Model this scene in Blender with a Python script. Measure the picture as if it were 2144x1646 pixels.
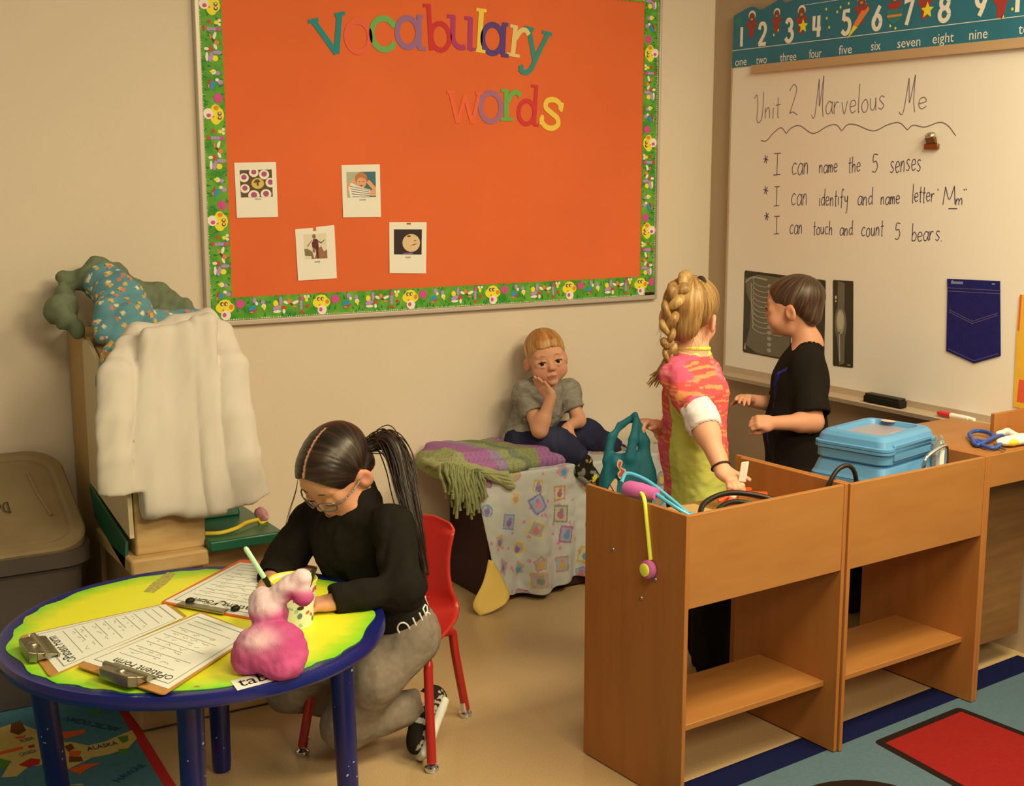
import bpy, math, random
import numpy as np
from mathutils import Vector, Matrix

scene = bpy.context.scene
for _o in list(bpy.data.objects):
    bpy.data.objects.remove(_o)
COL = scene.collection
rnd = random.Random(7)

# ------------------------------------------------------------------ camera
CAM = (-3.3817, -4.0627, 1.5000)
CAM_RIGHT = (0.85627, -0.51653, 0.00000)
CAM_UP = (0.08749, 0.14503, 0.98555)
CAM_FORWARD = (0.50907, 0.84389, -0.16938)
cam_data = bpy.data.cameras.new('camera')
cam_data.sensor_width = 36.0
cam_data.lens = 36.0 * 2694.0 / 2144.0
cam_data.clip_start = 0.05
cam = bpy.data.objects.new('camera', cam_data)
COL.objects.link(cam)
cam.matrix_world = Matrix(((CAM_RIGHT[0], CAM_UP[0], -CAM_FORWARD[0], CAM[0]),
                           (CAM_RIGHT[1], CAM_UP[1], -CAM_FORWARD[1], CAM[1]),
                           (CAM_RIGHT[2], CAM_UP[2], -CAM_FORWARD[2], CAM[2]),
                           (0, 0, 0, 1)))
scene.camera = cam

# ------------------------------------------------------------------ light
LIGHT_TINT = (1.0, 0.79, 0.44)
world = bpy.data.worlds.new('room_light')
scene.world = world
world.use_nodes = True
world.node_tree.nodes['Background'].inputs[0].default_value = (*LIGHT_TINT, 1)
world.node_tree.nodes['Background'].inputs[1].default_value = 0.22


def area_light(name, loc, size, power, target=None):
    d = bpy.data.lights.new(name, 'AREA')
    d.shape = 'RECTANGLE'
    d.size, d.size_y = size
    d.energy = power
    d.color = LIGHT_TINT
    o = bpy.data.objects.new(name, d)
    o.location = loc
    if target:
        o.rotation_euler = (Vector(target) - Vector(loc)).to_track_quat('-Z', 'Y').to_euler()
    COL.objects.link(o)
    return o


area_light('ceiling_troffer', (-0.8, -2.7, 2.66), (1.2, 0.6), 70)
area_light('ceiling_troffer', (-2.6, -3.3, 2.66), (1.2, 0.6), 42)
area_light('ceiling_troffer', (-1.6, -5.0, 2.66), (1.2, 0.6), 60, (-1.6, -2.0, 0.8))

vs = scene.view_settings
vs.view_transform = 'Standard'
vs.look = 'None'
vs.gamma = 1.0
vs.use_curve_mapping = False
vs.exposure = 0.0


# ------------------------------------------------------------------ colour and materials
def lin(c):
    c = c / 255.0
    return c / 12.92 if c <= 0.04045 else ((c + 0.055) / 1.055) ** 2.4


def ph(r, g, b, level=0.8):
    """Surface colour of a thing whose photographed colour is r, g, b under the warm lamps."""
    return tuple(min(0.93, max(0.004, lin(v) / (t * level))) for v, t in zip((r, g, b), LIGHT_TINT))


MATS = {}


def mat(name, color, rough=0.6, spec=0.3, metal=0.0, var=0.0, vscale=6.0, bump=0.0, bscale=60.0,
        stretch=(1, 1, 1), color2=None, alpha=1.0, transmission=0.0, emit=0.0, attr=None, coat=0.0, detail=4.0):
    if name in MATS:
        return MATS[name]
    m = bpy.data.materials.new(name)
    m.use_nodes = True
    nt = m.node_tree
    b = nt.nodes['Principled BSDF']
    b.inputs['Base Color'].default_value = (*color, 1)
    b.inputs['Roughness'].default_value = rough
    b.inputs['Specular IOR Level'].default_value = spec
    b.inputs['Metallic'].default_value = metal
    b.inputs['Coat Weight'].default_value = coat
    if transmission:
        b.inputs['Transmission Weight'].default_value = transmission
    if alpha < 1:
        b.inputs['Alpha'].default_value = alpha
    L = nt.links.new
    tc = None
    src = None
    if attr:
        a = nt.nodes.new('ShaderNodeAttribute')
        a.attribute_name = attr
        src = a.outputs['Color']
        L(src, b.inputs['Base Color'])
    if var or bump or color2:
        tc = nt.nodes.new('ShaderNodeTexCoord')
        mp = nt.nodes.new('ShaderNodeMapping')
        mp.inputs['Scale'].default_value = stretch
        L(tc.outputs['Object'], mp.inputs[0])
    if var or color2:
        n = nt.nodes.new('ShaderNodeTexNoise')
        n.inputs['Scale'].default_value = vscale
        n.inputs['Detail'].default_value = detail
        L(mp.outputs[0], n.inputs['Vector'])
        ramp = nt.nodes.new('ShaderNodeValToRGB')
        ramp.color_ramp.elements[0].position = 0.3
        ramp.color_ramp.elements[1].position = 0.7
        L(n.outputs['Fac'], ramp.inputs[0])
        if color2:
            ramp.color_ramp.elements[0].color = (*color, 1)
            ramp.color_ramp.elements[1].color = (*color2, 1)
            L(ramp.outputs[0], b.inputs['Base Color'])
        else:
            lo = 1 - var
            ramp.color_ramp.elements[0].color = (lo, lo, lo, 1)
            ramp.color_ramp.elements[1].color = (1, 1, 1, 1)
            mx = nt.nodes.new('ShaderNodeMix')
            mx.data_type = 'RGBA'
            mx.blend_type = 'MULTIPLY'
            mx.inputs[0].default_value = 1
            if src:
                L(src, mx.inputs[6])
            else:
                mx.inputs[6].default_value = (*color, 1)
            L(ramp.outputs[0], mx.inputs[7])
            L(mx.outputs[2], b.inputs['Base Color'])
    if bump:
        n2 = nt.nodes.new('ShaderNodeTexNoise')
        n2.inputs['Scale'].default_value = bscale
        n2.inputs['Detail'].default_value = 3
        L(mp.outputs[0], n2.inputs['Vector'])
        bp = nt.nodes.new('ShaderNodeBump')
        bp.inputs['Strength'].default_value = bump
        bp.inputs['Distance'].default_value = 0.004
        L(n2.outputs['Fac'], bp.inputs['Height'])
        L(bp.outputs[0], b.inputs['Normal'])
    MATS[name] = m
    return m


# ------------------------------------------------------------------ objects
def tag(o, label=None, cat=None, group=None, kind=None):
    if label:
        o['label'] = label
    if cat:
        o['category'] = cat
    if group:
        o['group'] = group
    if kind:
        o['kind'] = kind
    return o


def thing(name, loc, label, cat, group=None):
    o = bpy.data.objects.new(name, None)
    o.empty_display_size = 0.1
    o.location = loc
    COL.objects.link(o)
    return tag(o, label, cat, group)


def base_of(o):
    while o.parent:
        o = o.parent
    return Vector(o.location)


def copy_tree(o, offset=None, parent=None):
    c = o.copy()
    COL.objects.link(c)
    if parent:
        c.parent = parent
    else:
        c.location = Vector(o.location) + Vector(offset)
    for ch in o.children:
        copy_tree(ch, None, c)
    return c


class MB:
    """collects shapes in world coordinates and links them as one mesh object"""

    def __init__(self):
        self.v, self.f, self.m, self.cur = [], [], [], 0

    def add(self, verts, faces):
        n = len(self.v)
        self.v.extend([tuple(map(float, p)) for p in verts])
        self.f.extend([tuple(i + n for i in f) for f in faces])
        self.m.extend([self.cur] * len(faces))
        return self

    def box(self, lo, hi, M=None):
        (a, b, c), (d, e, g) = lo, hi
        vs_ = [(a, b, c), (d, b, c), (d, e, c), (a, e, c), (a, b, g), (d, b, g), (d, e, g), (a, e, g)]
        if M is not None:
            vs_ = [M @ Vector(p) for p in vs_]
        return self.add(vs_, [(0, 3, 2, 1), (4, 5, 6, 7), (0, 1, 5, 4), (1, 2, 6, 5), (2, 3, 7, 6), (3, 0, 4, 7)])

    def hexa(self, bottom, top):
        return self.add(list(bottom) + list(top),
                        [(0, 3, 2, 1), (4, 5, 6, 7), (0, 1, 5, 4), (1, 2, 6, 5), (2, 3, 7, 6), (3, 0, 4, 7)])

    def tube(self, pts, r, n=8, caps=True, closed=False, flat=1.0):
        P = [Vector(p) for p in pts]
        k = len(P)
        R = list(r) if hasattr(r, '__len__') else [r] * k
        vs_ = []
        nrm = None
        for i in range(k):
            if closed:
                t = P[(i + 1) % k] - P[i - 1]
            else:
                t = P[min(i + 1, k - 1)] - P[max(i - 1, 0)]
            t = t.normalized() if t.length > 1e-9 else Vector((0, 0, 1))
            if nrm is None:
                nrm = t.orthogonal().normalized()
            else:
                nrm = nrm - t * nrm.dot(t)
                nrm = nrm.normalized() if nrm.length > 1e-6 else t.orthogonal().normalized()
            bn = t.cross(nrm)
            for j in range(n):
                a = 2 * math.pi * j / n
                vs_.append(P[i] + nrm * (R[i] * math.cos(a)) + bn * (R[i] * flat * math.sin(a)))
        fs = []
        for i in range(k if closed else k - 1):
            a, b = i * n, ((i + 1) % k) * n
            for j in range(n):
                j2 = (j + 1) % n
                fs.append((a + j, a + j2, b + j2, b + j))
        if caps and not closed:
            fs.append(tuple(reversed(range(n))))
            fs.append(tuple(range((k - 1) * n, k * n)))
        return self.add(vs_, fs)

    def lathe(self, prof, n=24, M=None, caps=True):
        vs_ = []
        for (r, z) in prof:
            for j in range(n):
                a = 2 * math.pi * j / n
                vs_.append(Vector((r * math.cos(a), r * math.sin(a), z)))
        if M is not None:
            vs_ = [M @ p for p in vs_]
        fs = []
        k = len(prof)
        for i in range(k - 1):
            for j in range(n):
                j2 = (j + 1) % n
                fs.append((i * n + j, i * n + j2, (i + 1) * n + j2, (i + 1) * n + j))
        if caps:
            fs.append(tuple(reversed(range(n))))
            fs.append(tuple(range((k - 1) * n, k * n)))
        return self.add(vs_, fs)

    def ball(self, c, r, n=16, M=None):
        rx, ry, rz = r if hasattr(r, '__len__') else (r, r, r)
        m_ = max(6, n // 2)
        vs_ = []
        for i in range(1, m_):
            th = math.pi * i / m_
            for j in range(n):
                a = 2 * math.pi * j / n
                vs_.append(Vector((rx * math.sin(th) * math.cos(a), ry * math.sin(th) * math.sin(a), rz * math.cos(th))))
        vs_ += [Vector((0, 0, rz)), Vector((0, 0, -rz))]
        if M is not None:
            vs_ = [M @ p for p in vs_]
        c = Vector(c)
        vs_ = [c + p for p in vs_]
        fs = []
        for i in range(m_ - 2):
            for j in range(n):
                j2 = (j + 1) % n
                fs.append((i * n + j, (i + 1) * n + j, (i + 1) * n + j2, i * n + j2))
        T, B = (m_ - 1) * n, (m_ - 1) * n + 1
        for j in range(n):
            j2 = (j + 1) % n
            fs.append((T, j, j2))
            fs.append((B, (m_ - 2) * n + j2, (m_ - 2) * n + j))
        return self.add(vs_, fs)

    def poly(self, pts, h, fr):
        """polygon in a plane frame fr(u, v, w) extruded from w = 0 to h"""
        A = sum(pts[i][0] * pts[(i + 1) % len(pts)][1] - pts[(i + 1) % len(pts)][0] * pts[i][1] for i in range(len(pts)))
        if A < 0:
            pts = list(reversed(pts))
        n = len(pts)
        vs_ = [fr(u, v, 0) for u, v in pts] + [fr(u, v, h) for u, v in pts]
        fs = [tuple(range(n, 2 * n)), tuple(reversed(range(n)))]
        for i in range(n):
            j = (i + 1) % n
            fs.append((i, j, n + j, n + i))
        return self.add(vs_, fs)

    def stroke(self, pts, w, h, fr, closed=False, round_ends=False):
        """flat ribbon of width w (a number or a list) along a plane polyline, h thick"""
        k = len(pts)
        W = list(w) if hasattr(w, '__len__') else [w] * k
        P = [Vector((p[0], p[1])) for p in pts]
        Lp, Rp = [], []
        for i in range(k):
            if closed:
                t = P[(i + 1) % k] - P[i - 1]
            else:
                t = P[min(i + 1, k - 1)] - P[max(i - 1, 0)]
            t = t.normalized() if t.length > 1e-9 else Vector((1, 0))
            nn = Vector((-t.y, t.x))
            Lp.append(P[i] + nn * W[i] / 2)
            Rp.append(P[i] - nn * W[i] / 2)
        vs_ = []
        for i in range(k):
            vs_ += [fr(*Lp[i], h), fr(*Rp[i], h), fr(*Lp[i], 0), fr(*Rp[i], 0)]
        fs = []
        for i in range(k if closed else k - 1):
            a, b = 4 * i, 4 * ((i + 1) % k)
            fs += [(a, a + 1, b + 1, b), (a + 2, a, b, b + 2), (a + 1, a + 3, b + 3, b + 1)]
        if not closed:
            fs += [(0, 2, 3, 1), (4 * k - 4, 4 * k - 3, 4 * k - 1, 4 * k - 2)]
        return self.add(vs_, fs)

    def grid(self, G, thick=0.0):
        """G[i][j] points as a surface, optionally given a thickness"""
        G = [[Vector(p) for p in row] for row in G]
        R_, C_ = len(G), len(G[0])
        def quads(off, flip):
            q = []
            for i in range(R_ - 1):
                for j in range(C_ - 1):
                    a = (off + i * C_ + j, off + i * C_ + j + 1, off + (i + 1) * C_ + j + 1, off + (i + 1) * C_ + j)
                    q.append(tuple(reversed(a)) if flip else a)
            return q
        flatv = [p for row in G for p in row]
        if not thick:
            return self.add(flatv, quads(0, False))
        N = []
        for i in range(R_):
            for j in range(C_):
                du = G[min(i + 1, R_ - 1)][j] - G[max(i - 1, 0)][j]
                dv = G[i][min(j + 1, C_ - 1)] - G[i][max(j - 1, 0)]
                nn = dv.cross(du)
                N.append(nn.normalized() if nn.length > 1e-12 else Vector((0, 0, 1)))
        back = [p - q * thick for p, q in zip(flatv, N)]
        n = R_ * C_
        fs = quads(0, True) + quads(n, False)
        rim = [(0, j) for j in range(C_)] + [(i, C_ - 1) for i in range(1, R_)] + \
              [(R_ - 1, j) for j in range(C_ - 2, -1, -1)] + [(i, 0) for i in range(R_ - 2, 0, -1)]
        ids = [i * C_ + j for i, j in rim]
        for a, b in zip(ids, ids[1:] + ids[:1]):
            fs.append((a, b, b + n, a + n))
        return self.add(flatv + back, fs)

    def build(self, name, mats, parent=None, smooth=True, angle=40, bevel=0.0, seg=2, loc=None, sub=0):
        return make_object(name, np.array(self.v), self.f, self.m, mats, parent, smooth, angle, bevel, seg, loc, sub)


def make_object(name, V, F, MI, mats, parent=None, smooth=True, angle=40, bevel=0.0, seg=2, loc=None, sub=0):
    V = np.asarray(V, dtype=float)
    if parent is not None:
        off = np.array(base_of(parent))
    elif loc is not None:
        off = np.array(loc, dtype=float)
    else:
        lo, hi = V.min(0), V.max(0)
        off = np.array(((lo[0] + hi[0]) / 2, (lo[1] + hi[1]) / 2, lo[2]))
    me = bpy.data.meshes.new(name)
    me.from_pydata((V - off).tolist(), [], F)
    mats = mats if isinstance(mats, (list, tuple)) else [mats]
    for m in mats:
        me.materials.append(m)
    if MI is not None and len(mats) > 1:
        me.polygons.foreach_set('material_index', np.array(MI, dtype=np.int32))
    me.update()
    if smooth:
        me.polygons.foreach_set('use_smooth', np.ones(len(me.polygons), dtype=bool))
        if angle < 180:
            me.set_sharp_from_angle(angle=math.radians(angle))
    o = bpy.data.objects.new(name, me)
    COL.objects.link(o)
    if parent is not None:
        o.parent = parent
    else:
        o.location = off
    if bevel:
        bm_ = o.modifiers.new('bevel', 'BEVEL')
        bm_.width = bevel
        bm_.segments = seg
        bm_.limit_method = 'ANGLE'
        bm_.angle_limit = math.radians(40)
        bm_.harden_normals = False
    if sub:
        sm_ = o.modifiers.new('subdivision', 'SUBSURF')
        sm_.levels = sub
        sm_.render_levels = sub
    return o


def crom(pts, n=6, closed=False):
    """smooth curve through the points"""
    P = [np.array(p, dtype=float) for p in pts]
    k = len(P)
    out = []
    rng = range(k) if closed else range(k - 1)
    for i in rng:
        p1, p2 = P[i], P[(i + 1) % k]
        p0 = P[i - 1] if (closed or i > 0) else 2 * p1 - p2
        p3 = P[(i + 2) % k] if (closed or i + 2 < k) else 2 * p2 - p1
        for s in range(n):
            t = s / n
            out.append(tuple(0.5 * (2 * p1 + (p2 - p0) * t + (2 * p0 - 5 * p1 + 4 * p2 - p3) * t * t + (3 * p1 - p0 - 3 * p2 + p3) * t ** 3)))
    if not closed:
        out.append(tuple(P[-1]))
    return out


def arc(cx, cy, rx, ry, a0, a1, n=14):
    return [(cx + rx * math.cos(math.radians(a0 + (a1 - a0) * i / n)), cy + ry * math.sin(math.radians(a0 + (a1 - a0) * i / n))) for i in range(n + 1)]


def disc(cx, cy, rx, ry=None, n=18, rot=0):
    ry = rx if ry is None else ry
    c, s = math.cos(rot), math.sin(rot)
    return [(cx + rx * math.cos(2 * math.pi * i / n) * c - ry * math.sin(2 * math.pi * i / n) * s,
             cy + rx * math.cos(2 * math.pi * i / n) * s + ry * math.sin(2 * math.pi * i / n) * c) for i in range(n)]


def wall_a(y):          # plane frame on the back wall, w towards the room
    return lambda u, v, w=0: Vector((u, y - w, v))


def wall_b(x):          # plane frame on the right wall; u runs along y, w towards the room
    return lambda u, v, w=0: Vector((x - w, u, v))


def flat_at(z, o=(0, 0), rot=0):
    c, s = math.cos(rot), math.sin(rot)
    return lambda u, v, w=0: Vector((o[0] + u * c - v * s, o[1] + u * s + v * c, z + w))


def text_polys(body, size):
    """outlines of the built-in font as flat mesh data (verts, faces, width)"""
    cu = bpy.data.curves.new('lettering', 'FONT')
    cu.body = body
    cu.size = size
    cu.resolution_u = 3
    o = bpy.data.objects.new('lettering', cu)
    COL.objects.link(o)
    dg = bpy.context.evaluated_depsgraph_get()
    me = o.evaluated_get(dg).to_mesh()
    V = [tuple(v.co) for v in me.vertices]
    Fc = [tuple(p.vertices) for p in me.polygons]
    o.evaluated_get(dg).to_mesh_clear()
    bpy.data.objects.remove(o)
    bpy.data.curves.remove(cu)
    return V, Fc


def put_text(mb, body, size, fr, u0, v0, du=(1, 0), dv=(0, 1), width=None, w=0.0006):
    V, Fc = text_polys(body, size)
    x0 = min(p[0] for p in V)
    x1 = max(p[0] for p in V)
    sx = width / (x1 - x0) if width else 1
    pts = []
    for p in V:
        a, b = (p[0] - (x0 + x1) / 2) * sx, p[1]
        pts.append(fr(u0 + a * du[0] + b * dv[0], v0 + a * du[1] + b * dv[1], w))
    n = [Vector(p) for p in pts]
    # keep the lettering facing its frame's outward side
    if Fc:
        f = Fc[0]
        nn = (n[f[1]] - n[f[0]]).cross(n[f[2]] - n[f[0]])
        out = Vector(fr(0, 0, 1)) - Vector(fr(0, 0, 0))
        if nn.dot(out) < 0:
            Fc = [tuple(reversed(q)) for q in Fc]
    mb.add(pts, Fc)



# ------------------------------------------------------------------ soft shapes: distance fields meshed as one surface
def nrm(v):
    v = np.asarray(v, float)
    return v / (np.linalg.norm(v) + 1e-12)


def frame(zdir, xhint=(1, 0, 0)):
    """columns x, y, z of a frame whose z is zdir and whose x lies nearest xhint"""
    z = nrm(zdir)
    x = np.asarray(xhint, float)
    x = x - z * x.dot(z)
    if np.linalg.norm(x) < 1e-5:
        x = np.array((0, 1, 0.0)) - z * z[1]
    x = nrm(x)
    return np.stack([x, np.cross(z, x), z], 1)


class Vol:
    def __init__(self, lo, hi, h):
        self.lo = np.array(lo, float)
        self.h = h
        self.n = np.ceil((np.array(hi, float) - self.lo) / h).astype(int) + 1
        self.d = np.full(self.n, 0.5, np.float32)

    def _win(self, lo, hi, pad):
        a = np.clip(np.floor((np.asarray(lo) - pad - self.lo) / self.h).astype(int), 0, self.n - 1)
        b = np.clip(np.ceil((np.asarray(hi) + pad - self.lo) / self.h).astype(int) + 1, 1, self.n)
        if np.any(b <= a):
            return None
        g = [(self.lo[i] + self.h * np.arange(a[i], b[i])).astype(np.float32) for i in range(3)]
        sl = tuple(slice(a[i], b[i]) for i in range(3))
        return sl, g[0][:, None, None], g[1][None, :, None], g[2][None, None, :]

    def _mix(self, sl, p, k, mode):
        d = self.d[sl]
        if mode == 'add':
            if k <= 0:
                self.d[sl] = np.minimum(d, p)
            else:
                h = np.clip(0.5 + 0.5 * (d - p) / k, 0, 1)
                self.d[sl] = d * (1 - h) + p * h - k * h * (1 - h)
        elif mode == 'sub':
            k = max(k, 1e-4)
            h = np.clip(0.5 - 0.5 * (d + p) / k, 0, 1)
            self.d[sl] = d * (1 - h) - p * h + k * h * (1 - h)
        return self

    def cap(self, a, b, ra, rb=None, k=0.012, mode='add', flat=(0, 0), squash=None):
        """tapered limb from a to b; squash = (direction, factor) flattens it"""
        a, b = np.asarray(a, float), np.asarray(b, float)
        rb = ra if rb is None else rb
        m = max(ra, rb) * (max(1, squash[1]) if squash else 1)
        w = self._win(np.minimum(a, b) - m, np.maximum(a, b) + m, k + 2 * self.h)
        if w is None:
            return self
        sl, X, Y, Z = w
        ab = b - a
        L2 = ab.dot(ab) + 1e-12
        px, py, pz = X - a[0], Y - a[1], Z - a[2]
        t = np.clip((px * ab[0] + py * ab[1] + pz * ab[2]) / L2, 0, 1)
        qx, qy, qz = px - t * ab[0], py - t * ab[1], pz - t * ab[2]
        if squash:
            n = nrm(squash[0])
            s = qx * n[0] + qy * n[1] + qz * n[2]
            f = 1 / squash[1] - 1
            qx, qy, qz = qx + n[0] * s * f, qy + n[1] * s * f, qz + n[2] * s * f
        p = np.sqrt(qx * qx + qy * qy + qz * qz) - (ra + (rb - ra) * t)
        if flat[0] or flat[1]:
            L = math.sqrt(L2)
            u = (px * ab[0] + py * ab[1] + pz * ab[2]) / L
            if flat[0]:
                p = np.maximum(p, -u)
            if flat[1]:
                p = np.maximum(p, u - L)
        return self._mix(sl, p, k, mode)

    def chain(self, pts, rs, k=0.012, mode='add', squash=None):
        for i in range(len(pts) - 1):
            self.cap(pts[i], pts[i + 1], rs[i], rs[i + 1], k, mode, squash=squash)
        return self

    def ell(self, c, r, R=None, k=0.012, mode='add'):
        c = np.asarray(c, float)
        r = np.asarray(r if hasattr(r, '__len__') else (r, r, r), float)
        m = r.max()
        w = self._win(c - m, c + m, k + 2 * self.h)
        if w is None:
            return self
        sl, X, Y, Z = w
        px, py, pz = X - c[0], Y - c[1], Z - c[2]
        if R is not None:
            px, py, pz = [px * R[0, i] + py * R[1, i] + pz * R[2, i] for i in range(3)]
        k0 = np.sqrt((px / r[0]) ** 2 + (py / r[1]) ** 2 + (pz / r[2]) ** 2)
        k1 = np.sqrt((px / r[0] ** 2) ** 2 + (py / r[1] ** 2) ** 2 + (pz / r[2] ** 2) ** 2) + 1e-9
        return self._mix(sl, k0 * (k0 - 1) / k1, k, mode)

    def box(self, c, s, R=None, rad=0.01, k=0.01, mode='add'):
        c = np.asarray(c, float)
        s = np.asarray(s, float)
        m = np.linalg.norm(s)
        w = self._win(c - m, c + m, k + 2 * self.h)
        if w is None:
            return self
        sl, X, Y, Z = w
        px, py, pz = X - c[0], Y - c[1], Z - c[2]
        if R is not None:
            px, py, pz = [px * R[0, i] + py * R[1, i] + pz * R[2, i] for i in range(3)]
        qx, qy, qz = np.abs(px) - s[0] + rad, np.abs(py) - s[1] + rad, np.abs(pz) - s[2] + rad
        o = np.sqrt(np.maximum(qx, 0) ** 2 + np.maximum(qy, 0) ** 2 + np.maximum(qz, 0) ** 2)
        p = o + np.minimum(np.maximum(qx, np.maximum(qy, qz)), 0) - rad
        return self._mix(sl, p, k, mode)

    def cut(self, n, p0, near=None, rad=0.2):
        """keep the side the normal n points away from"""
        n = nrm(n)
        if near is None:
            w = self._win(self.lo, self.lo + self.h * (self.n - 1), 0)
        else:
            w = self._win(np.asarray(near) - rad, np.asarray(near) + rad, 0)
        sl, X, Y, Z = w
        p = (X - p0[0]) * n[0] + (Y - p0[1]) * n[1] + (Z - p0[2]) * n[2]
        self.d[sl] = np.maximum(self.d[sl], p)
        return self

    def mesh(self, smooth=1):
        d, h = self.d, self.h
        s = d < 0
        nx, ny, nz = d.shape
        cnt = np.zeros((nx - 1, ny - 1, nz - 1), np.int8)
        for i in (0, 1):
            for j in (0, 1):
                for k in (0, 1):
                    cnt += s[i:nx - 1 + i, j:ny - 1 + j, k:nz - 1 + k]
        I = np.argwhere((cnt > 0) & (cnt < 8))
        idx = np.full(cnt.shape, -1, np.int32)
        idx[I[:, 0], I[:, 1], I[:, 2]] = np.arange(len(I))
        cn = [(i, j, k) for i in (0, 1) for j in (0, 1) for k in (0, 1)]
        val = np.stack([d[I[:, 0] + i, I[:, 1] + j, I[:, 2] + k] for i, j, k in cn], 1).astype(np.float64)
        acc = np.zeros((len(I), 3))
        num = np.zeros(len(I))
        for a in range(8):
            for b in range(a + 1, 8):
                if sum(abs(cn[a][q] - cn[b][q]) for q in range(3)) != 1:
                    continue
                va, vb = val[:, a], val[:, b]
                c = (va < 0) != (vb < 0)
                t = np.where(c, va / np.where(c, va - vb, 1), 0)
                pa, pb = np.array(cn[a], float), np.array(cn[b], float)
                acc += np.where(c[:, None], pa + (pb - pa) * t[:, None], 0)
                num += c
        V = self.lo + h * (I + acc / num[:, None])
        Q = []
        for ax in range(3):
            u, w = (ax + 1) % 3, (ax + 2) % 3
            sa = [slice(None)] * 3
            sb = [slice(None)] * 3
            sa[ax] = slice(0, -1)
            sb[ax] = slice(1, None)
            A, B = s[tuple(sa)], s[tuple(sb)]
            for flip in (0, 1):
                E = np.argwhere((A & ~B) if not flip else (~A & B))
                E = E[(E[:, u] > 0) & (E[:, w] > 0) & (E[:, u] < d.shape[u] - 1) & (E[:, w] < d.shape[w] - 1)]
                c = []
                for du, dw in ((-1, -1), (0, -1), (0, 0), (-1, 0)):
                    e = E.copy()
                    e[:, u] += du
                    e[:, w] += dw
                    c.append(idx[e[:, 0], e[:, 1], e[:, 2]])
                q = np.stack(c if not flip else c[::-1], 1)
                Q.append(q)
        Q = np.concatenate(Q)
        Q = Q[(Q >= 0).all(1)]
        for _ in range(smooth):
            V = relax(V, Q)
        return V, Q


def relax(V, Q, f=0.5):
    a = np.concatenate([Q[:, i] for i in range(4)] * 2)
    b = np.concatenate([Q[:, (i + 1) % 4] for i in range(4)] + [Q[:, (i - 1) % 4] for i in range(4)])
    n = len(V)
    w = np.bincount(a, minlength=n).astype(float)
    M = np.stack([np.bincount(a, V[b, i], n) for i in range(3)], 1) / np.maximum(w, 1)[:, None]
    out = V + f * (M - V)
    # give back most of the lost volume
    M2 = np.stack([np.bincount(a, out[b, i], n) for i in range(3)], 1) / np.maximum(w, 1)[:, None]
    return out - 0.45 * f * (M2 - out)


def vnormals(V, Q):
    e = np.cross(V[Q[:, 2]] - V[Q[:, 0]], V[Q[:, 3]] - V[Q[:, 1]])
    n = len(V)
    N = np.stack([sum(np.bincount(Q[:, c], e[:, i], n) for c in range(4)) for i in range(3)], 1)
    return N / (np.linalg.norm(N, axis=1)[:, None] + 1e-12)


_rs = np.random.RandomState(3)
_LAT = _rs.rand(32, 32, 32)


def noise(P, scale=1.0, seed=0):
    """smooth value noise in -1..1 at points P (n, 3)"""
    p = np.asarray(P, float) * scale + seed * 7.31
    i = np.floor(p).astype(int)
    f = p - i
    f = f * f * (3 - 2 * f)
    r = 0
    for a in (0, 1):
        for b in (0, 1):
            for c in (0, 1):
                w = (f[:, 0] if a else 1 - f[:, 0]) * (f[:, 1] if b else 1 - f[:, 1]) * (f[:, 2] if c else 1 - f[:, 2])
                r = r + w * _LAT[(i[:, 0] + a) % 32, (i[:, 1] + b) % 32, (i[:, 2] + c) % 32]
    return 2 * r - 1


def folds(V, Q, amp, scale, along=(0, 0, 1), stretch=0.25, seed=0):
    """cloth creases: noise stretched along a direction, pushed along the normals"""
    a = nrm(along)
    N = vnormals(V, Q)
    s = V @ a
    P = V - np.outer(s, a) * (1 - stretch)
    w = noise(P, scale, seed) + 0.5 * noise(P, scale * 2.1, seed + 3)
    return V + N * (amp * w)[:, None]


def soft(name, V, Q, m, parent=None, colour=None, loc=None, **kw):
    """link a distance-field surface; colour is an (n, 3) array of surface colours"""
    o = make_object(name, V, Q.tolist(), None, m, parent, True, 180, loc=loc, **kw)
    if colour is not None:
        a = o.data.color_attributes.new('tint', 'FLOAT_COLOR', 'POINT')
        c = np.ones((len(V), 4), np.float32)
        c[:, :3] = colour
        a.data.foreach_set('color', c.ravel())
    return o


def grid_object(name, G, m, parent=None, colour=None, thick=0.003, loc=None):
    """cloth from an (r, c, 3) array of points, given a thickness"""
    G = np.asarray(G, float)
    r, c = G.shape[:2]
    du = np.gradient(G, axis=0)
    dv = np.gradient(G, axis=1)
    N = np.cross(dv, du)
    N /= np.linalg.norm(N, axis=2)[..., None] + 1e-12
    F_, B_ = G.reshape(-1, 3), (G - N * thick).reshape(-1, 3)
    n = r * c
    i, j = np.meshgrid(np.arange(r - 1), np.arange(c - 1), indexing='ij')
    a = (i * c + j).ravel()
    q = np.stack([a, a + c, a + c + 1, a + 1], 1)
    rim = [(0, k) for k in range(c)] + [(k, c - 1) for k in range(1, r)] + [(r - 1, k) for k in range(c - 2, -1, -1)] + [(k, 0) for k in range(r - 2, 0, -1)]
    ids = np.array([x * c + y for x, y in rim])
    nx = np.roll(ids, -1)
    qq = np.concatenate([q, q[:, ::-1] + n, np.stack([ids, nx, nx + n, ids + n], 1)])
    V = np.concatenate([F_, B_])
    col = None
    if colour is not None:
        cc = np.asarray(colour).reshape(-1, 3)
        col = np.concatenate([cc, cc])
    return soft(name, V, qq, m, parent, col, loc)



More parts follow.
